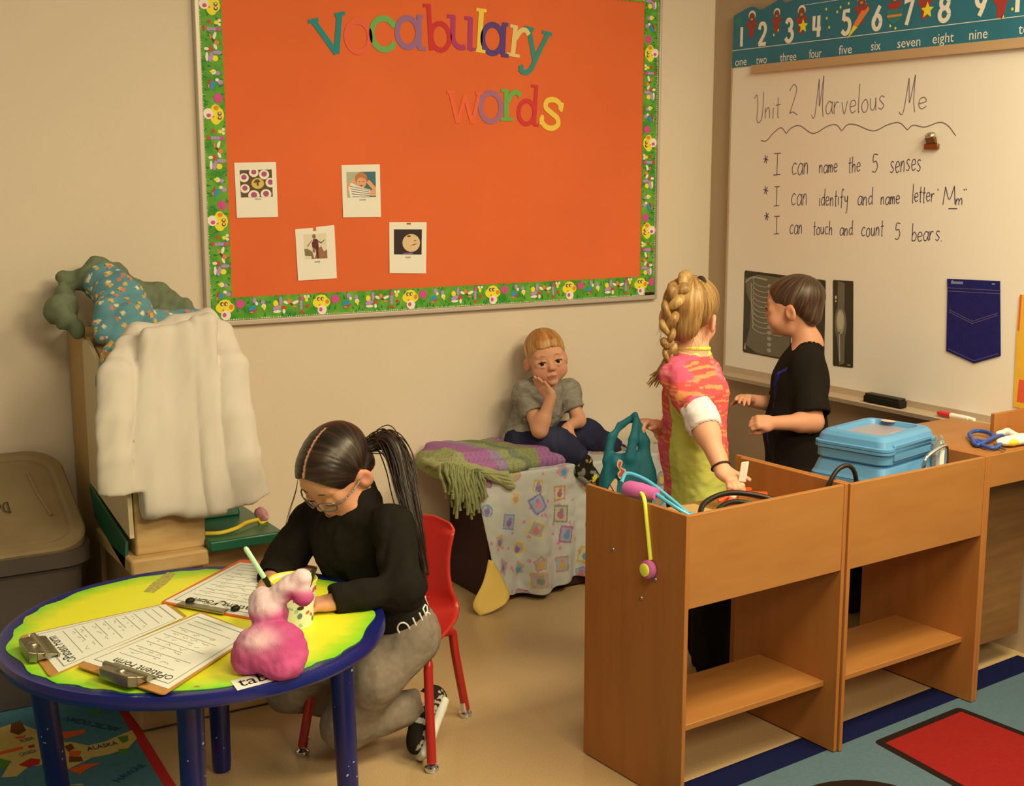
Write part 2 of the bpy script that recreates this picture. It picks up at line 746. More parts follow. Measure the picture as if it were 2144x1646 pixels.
# ------------------------------------------------------------------ the room
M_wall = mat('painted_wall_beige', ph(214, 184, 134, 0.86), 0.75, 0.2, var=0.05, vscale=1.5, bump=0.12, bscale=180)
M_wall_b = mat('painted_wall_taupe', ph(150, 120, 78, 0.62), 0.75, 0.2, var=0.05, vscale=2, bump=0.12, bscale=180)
M_floor = mat('speckled_vinyl_floor', ph(178, 141, 84, 0.75), 0.28, 0.35, color2=ph(160, 124, 70, 0.75), vscale=240, detail=2)
M_alu = mat('aluminium_trim', ph(186, 160, 118, 0.8), 0.4, 0.5, metal=0.25)
M_dark = mat('dark_gap', (0.02, 0.015, 0.01), 0.8)

b = MB()
b.box((-5.2, -6.2, -0.1), (0.12, 0.12, 0.0))
tag(b.build('floor', M_floor, smooth=False), kind='structure')
b = MB()
b.box((-5.2, 0.0, 0.0), (0.12, 0.12, 2.75))
tag(b.build('wall_back', M_wall, smooth=False), kind='structure')
b = MB()
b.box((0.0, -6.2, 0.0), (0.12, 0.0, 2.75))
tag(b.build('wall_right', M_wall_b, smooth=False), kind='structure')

# ------------------------------------------------------------------ bulletin board
BX0, BX1, BZ0, BZ1 = -2.094, -0.278, 1.006, 2.225
M_orange = mat('orange_backing_paper', ph(226, 100, 44, 0.88), 0.8, 0.15, var=0.10, vscale=2.2, bump=0.25, bscale=7)
M_grass = mat('printed_grass', ph(54, 120, 28, 0.8), 0.6, 0.3, color2=ph(112, 158, 44, 0.85), vscale=26, detail=3)
M_grass2 = mat('printed_dark_green', ph(24, 100, 44, 0.8), 0.6, 0.3, color2=ph(30, 120, 50, 0.85), vscale=40)
M_white_print = mat('printed_white', ph(236, 226, 190, 0.9), 0.6, 0.3)
M_yellow = mat('printed_yellow', ph(246, 206, 40, 0.9), 0.6, 0.3)
M_pink = mat('printed_pink', ph(204, 70, 110, 0.85), 0.6, 0.3)
M_lilac = mat('printed_lilac', ph(176, 130, 150, 0.85), 0.6, 0.3)
M_blue_p = mat('printed_blue', ph(50, 130, 160, 0.85), 0.6, 0.3)
M_red_p = mat('printed_red', ph(200, 60, 40, 0.85), 0.6, 0.3)
M_orange_p = mat('printed_orange', ph(222, 120, 50, 0.85), 0.6, 0.3)
M_brown_p = mat('printed_brown', ph(120, 60, 36, 0.8), 0.6, 0.3)
M_black_p = mat('printed_black', (0.02, 0.018, 0.015), 0.6, 0.3)

board = thing('bulletin_board', ((BX0 + BX1) / 2, 0, BZ0),
              'orange paper bulletin board in a silver frame with a green bug border', 'bulletin board')
b = MB()
fw_ = 0.017
for lo, hi in (((BX0, -0.026, BZ0), (BX0 + fw_, -0.001, BZ1)), ((BX1 - fw_ * 0.6, -0.026, BZ0), (BX1, -0.001, BZ1)),
               ((BX0 + fw_, -0.026, BZ0), (BX1 - fw_ * 0.6, -0.001, BZ0 + fw_)), ((BX0 + fw_, -0.026, BZ1 - fw_), (BX1 - fw_ * 0.6, -0.001, BZ1))):
    b.box(lo, hi)
b.build('frame', M_alu, board, bevel=0.003)
b = MB()
b.box((BX0 + fw_, -0.014, BZ0 + fw_), (BX1 - fw_ * 0.6, -0.001, BZ1 - fw_))
b.build('backing_paper', M_orange, board, smooth=False)


def border(name, u0, u1, v0, v1, vertical, flip, phase, front):
    """printed bug border; pictures repeat along its length"""
    fr = wall_a(front)
    m = MB()
    L = (v1 - v0) if vertical else (u1 - u0)
    W = (u1 - u0) if vertical else (v1 - v0)
    # wavy cut on the side that faces the board's middle
    def T(s, t):
        """s along the strip, t across it: 0 at the outer edge"""
        if vertical:
            return (u1 - t, v0 + s) if flip else (u0 + t, v0 + s)
        return (u0 + s, v1 - t) if flip else (u0 + s, v0 + t)
    n = int(L / 0.006)
    pts = [T(0, 0), T(L, 0)] + [T(L * i / n, W - 0.0018 + 0.0018 * math.sin(i * 1.9)) for i in range(n, -1, -1)]
    m.poly(pts, 0.0012, fr)
    # dark tufts and light edge
    m.cur = 1
    for i in range(int(L / 0.011)):
        s = i * 0.011 + rnd.uniform(0, .006)
        t = rnd.choice((rnd.uniform(0, W * .35), rnd.uniform(W * .6, W - .006)))
        m.poly([T(s - .004, t), T(s + .004, t), T(s + rnd.uniform(-.006, .006), min(W - .002, t + rnd.uniform(.008, .02)))], 0.0014 + (i % 7) * .00005, fr)
    m.cur = 2
    for i in range(int(L / 0.008)):
        s = i * 0.008
        m.poly([T(s, 0), T(min(L, s + .006), 0), T(min(L, s + .004), rnd.uniform(.001, .005))], 0.0018, fr)
    P = 0.335
    h1, h2, h3 = 0.0020, 0.0036, 0.0052
    lift = [0]
    def D(c, s, t, rs, rt=None, h=h1, n=14, rot=0):
        m.cur = c
        # pictures stand upright on the horizontal strips and turn with the vertical ones
        q = [T(s + a, t + e) for a, e in disc(0, 0, rs, rt, n, rot)]
        if all(0 <= s + a <= L for a in (-rs, rs)):
            lift[0] = (lift[0] + 1) % 24
            m.poly(q, h + lift[0] * .00006, fr)
    s = -phase
    while s < L:
        # mushroom house
        D(3, s + .035, W * .55, .032, .020)
        D(3, s + .035, W * .75, .020, .012)
        D(2, s + .037, W * .22, .017, .016)
        D(7, s + .056, W * .58, .007, .008, h2)
        D(7, s + .028, W * .45, .003, .003, h2)
        D(4, s + .032, W * .24, .006, .007, h2)
        for q in (-.004, .006):
            D(8, s + .030 + q * 1.3, W * .72, .0058, .0065, h2)
            D(2, s + .031 + q * 1.3, W * .71, .0030, .0036, h3)
        # flower
        for a in range(5):
            D(4, s + .086 + .007 * math.cos(a * 1.257), W * .68 + .007 * math.sin(a * 1.257), .0085)
        # ant reading a blue book
        D(10, s + .135, W * .80, .007, .009)
        D(2, s + .142, W * .66, .005, .006)
        D(6, s + .126, W * .46, .014, .007, rot=.4)
        D(9, s + .133, W * .34, .013, .003, h2, rot=.4)
        D(7, s + .122, W * .28, .006, .003, h2)
        # grasshopper
        D(5, s + .163, W * .70, .0065, .008)
        D(2, s + .166, W * .52, .008, .008)
        D(3, s + .167, W * .46, .004, .009, h2)
        # caterpillar on a mushroom
        D(3, s + .208, W * .62, .009, .010)
        D(5, s + .211, W * .42, .016, .007, h2, rot=.3)
        D(2, s + .212, W * .26, .014, .005)
        D(10, s + .226, W * .72, .006, .015)
        D(9, s + .236, W * .42, .008, .006)
        D(2, s + .236, W * .25, .005, .008)
        # dragonfly
        D(2, s + .244, W * .64, .010, .005, rot=-.4)
        D(2, s + .276, W * .62, .013, .005, rot=.35)
        D(7, s + .256, W * .70, .007, .008, h2)
        D(8, s + .264, W * .56, .006, .003, h2, rot=-.7)
        D(7, s + .274, W * .44, .008, .003, rot=-.2)
        # bookworm
        for k in range(4):
            D(5, s + .297, W * (.36 + .13 * k), .0055, .006)
        D(4, s + .297, W * .80, .006, .007, h2)
        D(9, s + .298, W * .18, .009, .004)
        # bee with a red lantern
        D(3, s + .317, W * .72, .006, .008)
        D(2, s + .312, W * .86, .005, .005)
        D(2, s + .324, W * .86, .005, .005)
        D(9, s + .319, W * .42, .006, .006)
        s += P
    return m.build(name, [M_grass, M_grass2, M_white_print, M_yellow, M_pink, M_lilac, M_blue_p, M_orange_p, M_brown_p, M_red_p, M_lilac], board, smooth=False)


bx0, bx1, bz0, bz1 = BX0 + fw_ + .001, BX1 - fw_ * .6 - .001, BZ0 + fw_ + .001, BZ1 - fw_ - .001
border('border_strip', bx0, bx0 + .074, bz0, bz1, True, False, 0.05, -0.0145)
border('border_strip', bx1 - .068, bx1, bz0, bz1, True, True, 0.12, -0.0145)
border('border_strip', bx0, bx1, bz1 - .078, bz1, False, True, 0.0, -0.016)
border('border_strip', bx0, bx1, bz0, bz0 + .075, False, False, -0.012, -0.016)
b = MB()
b.box((BX1 - .055, -0.020, BZ0 + .017), (BX1 - .012, -0.0145, BZ0 + .028))
b.build('maker_plate', M_dark, board, smooth=False)

# ------------------------------------------------------------------ cut-out letters
def letter_strokes(ch):
    """slab-serif strokes in a box of x-height 1: (centre line, width)"""
    w = 0.19
    S = []
    def bar(a, b_, c=w):
        S.append(([a, b_], c))
    if ch == 'v' or ch == 'V':
        bar((0, 1), (.42, .02)); bar((.42, .02), (.80, 1)); bar((-.14, .99), (.16, .99), .12); bar((.66, .99), (.96, .99), .12)
    elif ch == 'o':
        S.append((arc(.45, .5, .36, .42, 0, 360, 26)[:-1], w))
    elif ch == 'c':
        S.append((arc(.45, .5, .37, .42, 40, 330, 22), w)); bar((.72, .68), (.76, .86), .14)
    elif ch == 'a':
        S.append((arc(.40, .48, .33, .40, 0, 360, 26)[:-1], w)); bar((.76, .94), (.76, .08), .18); bar((.70, .94), (.90, .94), .11); bar((.72, .06), (.96, .06), .12)
    elif ch == 'b':
        S.append((arc(.52, .48, .34, .42, 0, 360, 26)[:-1], w)); bar((.16, 1.5), (.16, .06), .18); bar((-.04, 1.46), (.2, 1.46), .12)
    elif ch == 'd':
        S.append((arc(.38, .48, .34, .42, 0, 360, 26)[:-1], w)); bar((.74, 1.5), (.74, .06), .18); bar((.52, 1.46), (.78, 1.46), .12); bar((.72, .06), (.94, .06), .12)
    elif ch == 'u':
        S.append(([(.14, .96), (.14, .45)] + arc(.42, .38, .28, .30, 180, 300, 12), .18)); bar((.72, .96), (.72, .04), .18)
        bar((-.06, .94), (.2, .94), .12); bar((.52, .94), (.76, .94), .12); bar((.7, .06), (.92, .06), .12)
    elif ch == 'l':
        bar((.25, 1.5), (.25, .04), .24); bar((.04, 1.45), (.46, 1.45), .13); bar((.0, .06), (.5, .06), .13)
    elif ch == 'r':
        bar((.22, .96), (.22, .05), .2); bar((.02, .94), (.3, .94), .12); bar((.0, .06), (.48, .06), .12)
        S.append((crom([(.26, .58), (.42, .84), (.60, .90), (.74, .78)], 5), .18))
    elif ch == 'y':
        bar((.08, .98), (.42, .12)); bar((-.08, .98), (.26, .98), .12); bar((.56, .98), (.92, .98), .12)
        S.append((crom([(.78, .98), (.52, .30), (.34, -.20), (.12, -.34), (-.06, -.26)], 6), .18)); bar((-.08, -.24), (.06, -.16), .14)
    elif ch == 'w':
        bar((.0, 1), (.26, .04), .17); bar((.26, .04), (.52, .9), .15); bar((.52, .9), (.78, .04), .17); bar((.78, .04), (1.04, 1), .15)
        bar((-.12, .98), (.16, .98), .11); bar((.9, .98), (1.16, .98), .11)
    elif ch == 's':
        S.append((crom([(.68, .70), (.60, .86), (.38, .93), (.14, .84), (.12, .64), (.36, .52), (.60, .42), (.68, .24), (.52, .08), (.28, .06), (.08, .18), (.06, .32)], 5), .19))
        bar((.70, .92), (.70, .64), .12); bar((.06, .08), (.06, .38), .12)
    return S


def cut_letter(ch, col, cx, cz, size, rot, label, tilt=0.0):
    """paper letter pinned flat on the board"""
    m = MB()
    c, s = math.cos(rot), math.sin(rot)
    k = size
    ss = letter_strokes(ch)
    xs = [p[0] for st, _ in ss for p in st]
    zs = [p[1] for st, _ in ss for p in st]
    mx, mz = (min(xs) + max(xs)) / 2, (min(zs) + max(zs)) / 2
    def fr(u, v, w=0):
        a, e = (u - mx) * k, (v - mz) * k
        x, z = a * c - e * s, a * s + e * c
        return Vector((cx + x, -0.0150 - w - tilt * abs(z), cz + z))
    for i_, (st, w) in enumerate(ss):
        closed = len(st) > 20 and math.dist(st[0], st[-1]) < .2
        m.stroke(st, w * .86, 0.0016 + .00018 * i_, fr, closed)
    M_l = mat('letter_paper_%d_%d_%d' % col, ph(*col, 0.86), 0.7, 0.2)
    o = m.build('cutout_letter', M_l, smooth=False)
    return tag(o, label, 'letter', 'cut-out letters on the bulletin board')


LETTERS = [  # character, colour, photographed box centre on the board, size, turn
    ('V', (46, 124, 104), (-1.6337,0.0,1.9424), 0.122, 0.27, 'teal paper letter V, first letter of the top word on the orange board'),
    ('o', (224, 92, 52), (-1.5376,0.0,1.9428), 0.118, 0.03, 'orange-red letter o that nearly vanishes into the orange paper'),
    ('c', (112, 158, 70), (-1.4461,0.0,1.9569), 0.122, 0.0, 'green letter c in the top word on the orange board'),
    ('a', (150, 98, 112), (-1.34,0.0,1.9688), 0.120, 0.0, 'dusty purple letter a between the green c and the red b'),
    ('b', (198, 52, 44), (-1.2424,0.0,1.9899), 0.106, 0.06, 'red letter b in the top word on the orange board'),
    ('u', (172, 60, 88), (-1.1449,0.0,1.976), 0.118, -0.03, 'magenta letter u between the red b and the yellow l'),
    ('l', (242, 186, 62), (-1.0702,0.0,1.9897), 0.100, -0.07, 'yellow letter l in the top word on the orange board'),
    ('a', (92, 62, 100), (-1.0061,0.0,1.9637), 0.122, -0.06, 'dark navy letter a right of the yellow l'),
    ('r', (222, 182, 98), (-0.915,0.0,1.9584), 0.112, -0.12, 'pale yellow letter r near the end of the top word'),
    ('y', (62, 126, 98), (-0.8423,0.0,1.9235), 0.118, -0.16, 'teal green letter y ending the top word'),
    ('w', (228, 94, 52), (-1.1335,0.0,1.7223), 0.112, 0.0, 'faint orange letter w, first letter of the lower word on the board'),
    ('o', (162, 98, 104), (-1.0284,0.0,1.7266), 0.118, 0.0, 'greyish purple letter o in the lower word on the board'),
    ('r', (112, 156, 62), (-0.947,0.0,1.737), 0.114, 0.0, 'green letter r in the lower word on the board'),
    ('d', (200, 56, 46), (-0.8662,0.0,1.7408), 0.098, -0.07, 'red letter d in the lower word on the board'),
    ('s', (240, 182, 60), (-0.7713,0.0,1.709), 0.118, -0.22, 'yellow letter s ending the lower word, tilted to the right'),
]
for ch, col, p, size, rot, label in LETTERS:
    cut_letter(ch, col, p[0], p[2], size, rot, label)

# ------------------------------------------------------------------ picture cards on the board
M_card = mat('white_card', ph(240, 222, 176, 0.95), 0.5, 0.3)


def pal(name, r, g, b_):
    return mat('print_' + name, ph(r, g, b_, 0.9), 0.5, 0.3)


def picture_card(corners, pic, paint, word, label, notch=False, tack=False):
    """corners and picture box are on the board plane: (x, z) tuples"""
    TL, TR, BR, BL = [Vector(c) for c in corners]
    def fr(u, v, w=0):
        a = TL.lerp(TR, u)
        e = BL.lerp(BR, u)
        q = e.lerp(a, v)
        return Vector((q.x, -0.0148 - w - 0.004 * (1 - v) * .6, q.y))
    t = thing('picture_card', fr(.5, 0, 0), label, 'card', 'word cards on the bulletin board')
    m = MB()
    if notch:
        m.poly([(0, 0), (1, 0), (1, 1), (.53, .985), (.53, .91), (.45, .91), (.45, .975), (0, .965)], 0.001, fr)
    else:
        m.poly([(0, 0), (1, 0), (1, 1), (0, 1)], 0.001, fr)
    m.build('card', M_card, t, smooth=False)
    u0, v0, u1, v1 = pic
    lay = [0.0012]
    p = MB()
    mats_ = []
    def P(mt, pts, step=0.0002):
        if mt not in mats_:
            mats_.append(mt)
        p.cur = mats_.index(mt)
        lay[0] += step
        q = [(min(1, max(0, a)), min(1, max(0, e))) for a, e in pts]
        p.poly([(u0 + (u1 - u0) * a, v0 + (v1 - v0) * e) for a, e in q], lay[0], fr)
    P(paint[0], [(0, 0), (1, 0), (1, 1), (0, 1)])
    paint[1](P)
    p.build('photograph', mats_, t, smooth=False)
    if word:
        w = MB()
        hh = 0.030
        def fr2(u, v, w_=0):
            return fr(u, v, w_)
        V, Fc = text_polys(word[0], 1.0)
        x0, x1 = min(a[0] for a in V), max(a[0] for a in V)
        asp = 1.38
        k = word[3] / (x1 - x0)
        w.add([fr(word[1] + (a[0] - (x0 + x1) / 2) * k, word[2] + a[1] * k / asp, 0.0016) for a in V], [tuple(reversed(f)) if False else f for f in Fc])
        w.build('caption', M_black_p, t, smooth=False)
    if tack:
        w = MB()
        w.poly([(.46, .955), (.57, .955), (.57, .985), (.46, .985)], 0.0018, fr)
        w.build('tape', mat('red_tape', ph(170, 60, 40, .85), .5), t, smooth=False)
    return t


c_brown, c_cream = pal('dark_tray', 92, 68, 34), pal('cake_white', 240, 214, 176)
c_icing, c_gold = pal('icing', 172, 72, 96), pal('gold', 214, 168, 76)


def paint_cakes(P):
    for k, (x, y, r) in enumerate(((.12, .72, .15), (.43, .90, .15), (.75, .82, .16), (.94, .52, .16), (.13, .32, .15), (.40, .06, .18), (.78, .10, .17))):
        P(c_cream, disc(x, y, r, r * 1.1))
        P(c_icing, disc(x + .0, y + .02, r * .55, r * .62))
    P(c_gold, disc(.53, .50, .20, .20))
    P(c_brown, [(.40, .52), (.46, .64), (.55, .66), (.63, .56), (.56, .54), (.56, .42), (.50, .42), (.50, .53)])


c_teal, c_pale = pal('teal', 62, 98, 92), pal('pale_grey', 172, 164, 122)
c_hair, c_skin, c_shirt, c_stripe = pal('ginger', 186, 112, 54), pal('skin', 224, 150, 88), pal('shirt', 232, 214, 190), pal('stripe', 92, 70, 84)


def paint_ears(P):
    P(c_pale, [(0, 0), (.45, 0), (.45, 1), (0, 1)])
    P(c_skin, [(0, .50), (.25, .75), (.36, .70), (.2, .5), (.1, .3), (0, .25)])
    P(c_skin, [(.66, .60), (.78, .68), (1, .38), (1, .05), (.80, .05), (.78, .25), (.88, .30)])
    P(c_hair, disc(.50, .72, .21, .26))
    P(c_skin, disc(.50, .58, .165, .22))
    P(c_shirt, [(.05, .35), (.14, .58), (.34, .46), (.60, .36), (.80, .30), (.78, .02), (.40, 0), (.10, 0)])
    for i in range(5):
        P(c_stripe, [(.10 + .02 * i, .46 - .1 * i), (.78, .28 - .07 * i), (.78, .26 - .07 * i), (.10 + .02 * i, .435 - .1 * i)])
    P(c_hair, [(.30, .78), (.48, .80), (.64, .72), (.66, .84), (.50, .95), (.34, .9)])
    for x in (.43, .57):
        P(c_stripe, disc(x, .62, .03, .012))
    P(c_stripe, disc(.49, .46, .045, .022))


c_sand, c_rock, c_maroon, c_tan = pal('sand', 222, 196, 142), pal('rock', 126, 104, 60), pal('maroon', 96, 36, 32), pal('tan', 150, 100, 62)


def paint_jump(P):
    P(c_rock, [(.02, .15), (.0, .42), (.14, .42), (.34, .30), (.42, .0), (.3, 0), (.3, .12)])
    P(c_tan, [(.42, 0), (.60, .40), (.75, .50), (.85, .28), (1, .35), (1, 0)])
    P(c_maroon, [(.34, .62), (.42, .80), (.55, .80), (.62, .74), (.64, .40), (.50, .38), (.36, .46)])
    P(c_rock, disc(.45, .90, .075, .09))
    P(c_rock, [(.34, .72), (.16, .50), (.13, .52), (.36, .78)])
    P(c_rock, [(.60, .74), (.76, .66), (.92, .76), (.92, .73), (.76, .60), (.60, .68)])
    P(c_tan, [(.37, .46), (.37, .28), (.45, .26), (.48, .42)])
    P(c_maroon, [(.50, .42), (.52, .10), (.58, .02), (.62, .04), (.60, .40)])


c_night, c_face, c_lip = pal('dark_hair', 52, 36, 30), pal('face', 220, 176, 112), pal('lip', 150, 84, 62)


def paint_face(P):
    P(c_face, disc(.62, .46, .32, .36))
    P(c_night, [(.0, 1), (1, 1), (1, .62), (.90, .84), (.62, .88), (.36, .76), (.26, .50), (.34, .22), (.2, 0), (0, 0)])
    P(c_night, disc(.53, .73, .075, .03))
    P(c_night, disc(.86, .76, .06, .03))
    P(c_lip, [(.58, .36), (.72, .42), (.86, .46), (.72, .37)])
    P(c_tan, disc(.76, .55, .05, .018))
    P(c_lilac2, [(.28, 0), (.36, .06), (.64, .08), (.72, 0)])


c_lilac2 = pal('lilac', 120, 96, 110)

picture_card([(-1.9801,1.5288),(-1.8394,1.5323),(-1.8387,1.3542),(-1.9788,1.3536)], (.12, .37, .89, .865), (c_brown, paint_cakes), ('different', .53, .325, .16),
             'white card showing pink cupcakes around a yellow one, beside the left border')
picture_card([(-1.6082,1.5222),(-1.4668,1.5257),(-1.4667,1.3477),(-1.6072,1.3486)], (.12, .38, .88, .865), (c_teal, paint_ears), ('sound', .52, .32, .16),
             'white card with a photo of a child in a striped shirt covering both ears')
picture_card([(-1.7797,1.3186),(-1.6393,1.3235),(-1.6351,1.1445),(-1.7749,1.1423)], (.20, .39, .78, .86), (c_sand, paint_jump), ('body', .52, .32, .14),
             'white card with a notched top and a photo of a child jumping outdoors', notch=True)
picture_card([(-1.4343,1.3291),(-1.2898,1.3263),(-1.2959,1.1471),(-1.4375,1.1544)], (.12, .37, .87, .86), (c_night, paint_face), ('eyes', .5, .30, .14),
             'white card with a close-up photo of a dark-haired child, red tape at its top', tack=True)

# ------------------------------------------------------------------ whiteboard
M_wb = mat('whiteboard_enamel', ph(228, 206, 164, 0.84), 0.25, 0.4)
M_wbframe = mat('whiteboard_aluminium', ph(172, 142, 98, 0.75), 0.42, 0.5, metal=0.2)
WY0, WY1, WZ0, WZ1 = -3.60, -0.140, 0.738, 1.90
wb = thing('whiteboard', (0, (WY0 + WY1) / 2, WZ0), 'large whiteboard with handwritten lesson goals on the taupe wall', 'whiteboard')
b = MB()
b.box((-0.018, WY0, WZ0), (-0.001, WY1, WZ1))
b.build('writing_surface', M_wb, wb, smooth=False)
b = MB()
b.box((-0.021, WY1, WZ0 - .03), (-0.001, WY1 + .012, WZ1 + .02))
b.box((-0.021, WY0, WZ1), (-0.001, WY1, WZ1 + .02))
b.build('frame', M_wbframe, wb, bevel=0.002)
b = MB()
prof = [(-0.018, 0.738), (-0.020, 0.716), (-0.070, 0.709), (-0.078, 0.716), (-0.083, 0.712), (-0.080, 0.698), (-0.040, 0.690), (-0.001, 0.690), (-0.001, 0.738)]
b.poly([(x, z) for x, z in prof], WY1 - WY0, lambda u, v, w=0: Vector((u, WY0 + w, v)))
b.build('pen_tray', M_wbframe, wb, smooth=False)
b = MB()
b.box((-0.028, WY0, 1.866), (-0.018, -0.251, 1.897))
b.box((-0.034, WY0, 1.866), (-0.028, -0.251, 1.872))
b.build('map_rail', mat('map_rail_tan', ph(178, 138, 86, 0.8), 0.5, 0.4), wb, smooth=False)

# handwriting: single strokes in a box of x-height 1
HW = {
    'a': ([(.55, .85), (.30, 1), (.05, .6), (.12, .1), (.38, .08), (.55, .5)], [(.57, .98), (.56, .3), (.66, .02)]),
    'b': ([(.08, 1.9), (.08, .05)], [(.08, .6), (.3, .98), (.55, .6), (.42, .08), (.08, .05)]),
    'c': ([(.55, .88), (.3, 1), (.05, .55), (.2, .06), (.55, .15)],),
    'd': ([(.5, .85), (.26, .95), (.05, .5), (.22, .05), (.5, .3)], [(.54, 1.9), (.52, .4), (.6, .0)]),
    'e': ([(.08, .5), (.52, .62), (.4, .98), (.14, .9), (.06, .4), (.25, .03), (.55, .2)],),
    'f': ([(.55, 1.6), (.38, 1.8), (.28, 1.4), (.26, -.3)], [(.06, .9), (.5, .95)]),
    'h': ([(.08, 1.8), (.08, .0)], [(.08, .5), (.3, .95), (.46, .7), (.48, .0)]),
    'i': ([(.1, .95), (.1, .0)], [(.1, 1.3), (.12, 1.32)]),
    'l': ([(.1, 2.1), (.08, .1), (.16, .0)],),
    'm': ([(.05, .95), (.06, 0)], [(.06, .5), (.22, .95), (.32, .7), (.33, .02)], [(.33, .5), (.5, .95), (.6, .7), (.62, .0)]),
    'n': ([(.06, .95), (.07, .0)], [(.07, .5), (.28, .95), (.44, .7), (.46, .0)]),
    'o': ([(.3, .98), (.05, .6), (.15, .08), (.42, .06), (.55, .5), (.45, .9), (.28, .98)],),
    'r': ([(.06, .95), (.08, .0)], [(.08, .5), (.26, .9), (.46, .86)]),
    's': ([(.48, .88), (.26, 1), (.1, .78), (.28, .52), (.46, .3), (.3, .02), (.04, .12)],),
    't': ([(.2, 1.7), (.2, .1), (.3, .0)], [(.0, 1.05), (.42, 1.1)]),
    'u': ([(.06, .95), (.1, .2), (.3, .05), (.46, .4), (.48, .95)], [(.48, .95), (.52, .0)]),
    'v': ([(.03, .95), (.26, .0), (.5, .98)],),
    'y': ([(.05, .95), (.12, .4), (.4, .4), (.46, .95)], [(.48, .95), (.44, -.5), (.3, -1.0)]),
    'I': ([(.3, 1.9), (.3, .0)], [(.0, 1.92), (.6, 1.9)], [(.0, .0), (.6, .02)]),
    'U': ([(.0, 1.9), (.25, 2.2), (.35, 1.2), (.3, .0), (.55, -.25), (.8, .4), (.85, 2.4)],),
    'M': ([(.0, .15), (.1, -.1), (.3, .2), (.55, 2.9)], [(.55, 2.9), (.62, 1.2), (.68, .9), (.95, 3.1)], [(.95, 3.1), (.92, 1), (1.02, -.1)]),
    'N': ([(.0, .05), (.12, 1.9)], [(.12, 1.9), (.42, .55), (.72, 1.9)], [(.72, 1.9), (.82, .05)]),
    '2': ([(.05, 1.6), (.3, 2.0), (.5, 1.6), (.1, .1)], [(.1, .1), (.3, .2), (.6, .0)]),
    '5': ([(.5, 1.8), (.12, 1.85), (.08, 1.1), (.35, 1.15), (.5, .6), (.3, .05), (.02, .15)],),
    '*': ([(.3, 1.0), (.25, .0)], [(.0, .8), (.55, .25)], [(.02, .25), (.55, .75)]),
    '.': ([(.0, .0), (.06, .02)],),
    '"': ([(.0, 1.0), (.04, .7)], [(.2, 1.0), (.22, .7)]),
}
M_ink = mat('marker_ink', ph(112, 92, 84, 0.8), 0.5, 0.2)
M_ink2 = mat('marker_ink_dark', ph(70, 56, 66, 0.8), 0.5, 0.2)


def hand_word(mb, txt, y0, z0, y1, z1, xh, pen):
    """writes txt from (y0, z0) to (y1, z1) on the board's face"""
    fr = wall_b(-0.0181)
    adv = {'i': .32, 'l': .3, 'm': .8, 'M': 1.2, 't': .5, '.': .2, 'I': .8, 'U': 1.0, 'N': 1.0}
    tot = sum(adv.get(c, .68) for c in txt) - .08
    x = 0
    for c in txt:
        for st in HW[c]:
            pts = []
            for px, pz in (crom(st, 4) if len(st) > 2 else st):
                f = (x + px) / tot
                pts.append((y0 + (y1 - y0) * f, z0 + (z1 - z0) * f + pz * xh + .06 * xh * math.sin(7 * x)))
            mb.stroke(pts, pen, 0.0004, fr)
        x += adv.get(c, .68)


WORDS = [('Unit',-0.2634,1.6939,-0.4085,1.6979,0.0417),('2',-0.4499,1.7052,-0.4985,1.705,0.0543),('Marvelous',-0.5722,1.6957,-0.9198,1.7062,0.0446),('Me',-0.9802,1.6921,-1.0975,1.7014,0.0375),('I',-0.3821,1.488,-0.4284,1.4907,0.0414),('can',-0.4802,1.4882,-0.5675,1.4935,0.0427),('name',-0.6194,1.4961,-0.7109,1.4987,0.0295),('the',-0.7624,1.4972,-0.8194,1.5002,0.0307),('5',-0.8722,1.4973,-0.9013,1.4987,0.0329),('senses',-0.9525,1.4964,-1.0873,1.5048,0.0381),('I',-0.3902,1.3736,-0.4251,1.3754,0.0373),('can',-0.4823,1.3782,-0.5678,1.3827,0.042),('identify',-0.6261,1.3778,-0.7691,1.3859,0.0317),('and',-0.8131,1.3854,-0.8823,1.3893,0.0316),('name',-0.9179,1.3901,-1.0032,1.3943,0.0271),('letter',-1.0552,1.4001,-1.1507,1.4043,0.0292),('N',-1.1836,1.3934,-1.2378,1.3969,0.0312),('m',-1.2334,1.3945,-1.2632,1.3974,0.0218),('I',-0.3955,1.2692,-0.4304,1.2722,0.0343),('can',-0.4803,1.2726,-0.5477,1.2769,0.0338),('touch',-0.603,1.275,-0.6993,1.2799,0.0279),('and',-0.7344,1.2778,-0.7959,1.2819,0.0273),('count',-0.8364,1.2796,-0.9376,1.2848,0.0306),('5',-0.9892,1.2739,-1.0142,1.276,0.0298),('bears.',-1.0608,1.2723,-1.1887,1.2804,0.0313)]
def star_mark(mb, y, z):
    for i_, a in enumerate((10, 70, 130)):
        c_, s_ = math.cos(math.radians(a)), math.sin(math.radians(a))
        mb.stroke([(y - .014 * c_, z - .016 * s_), (y + .014 * c_, z + .016 * s_)], 0.0032, 0.0004 + i_ * .0001, wall_b(-0.0181))


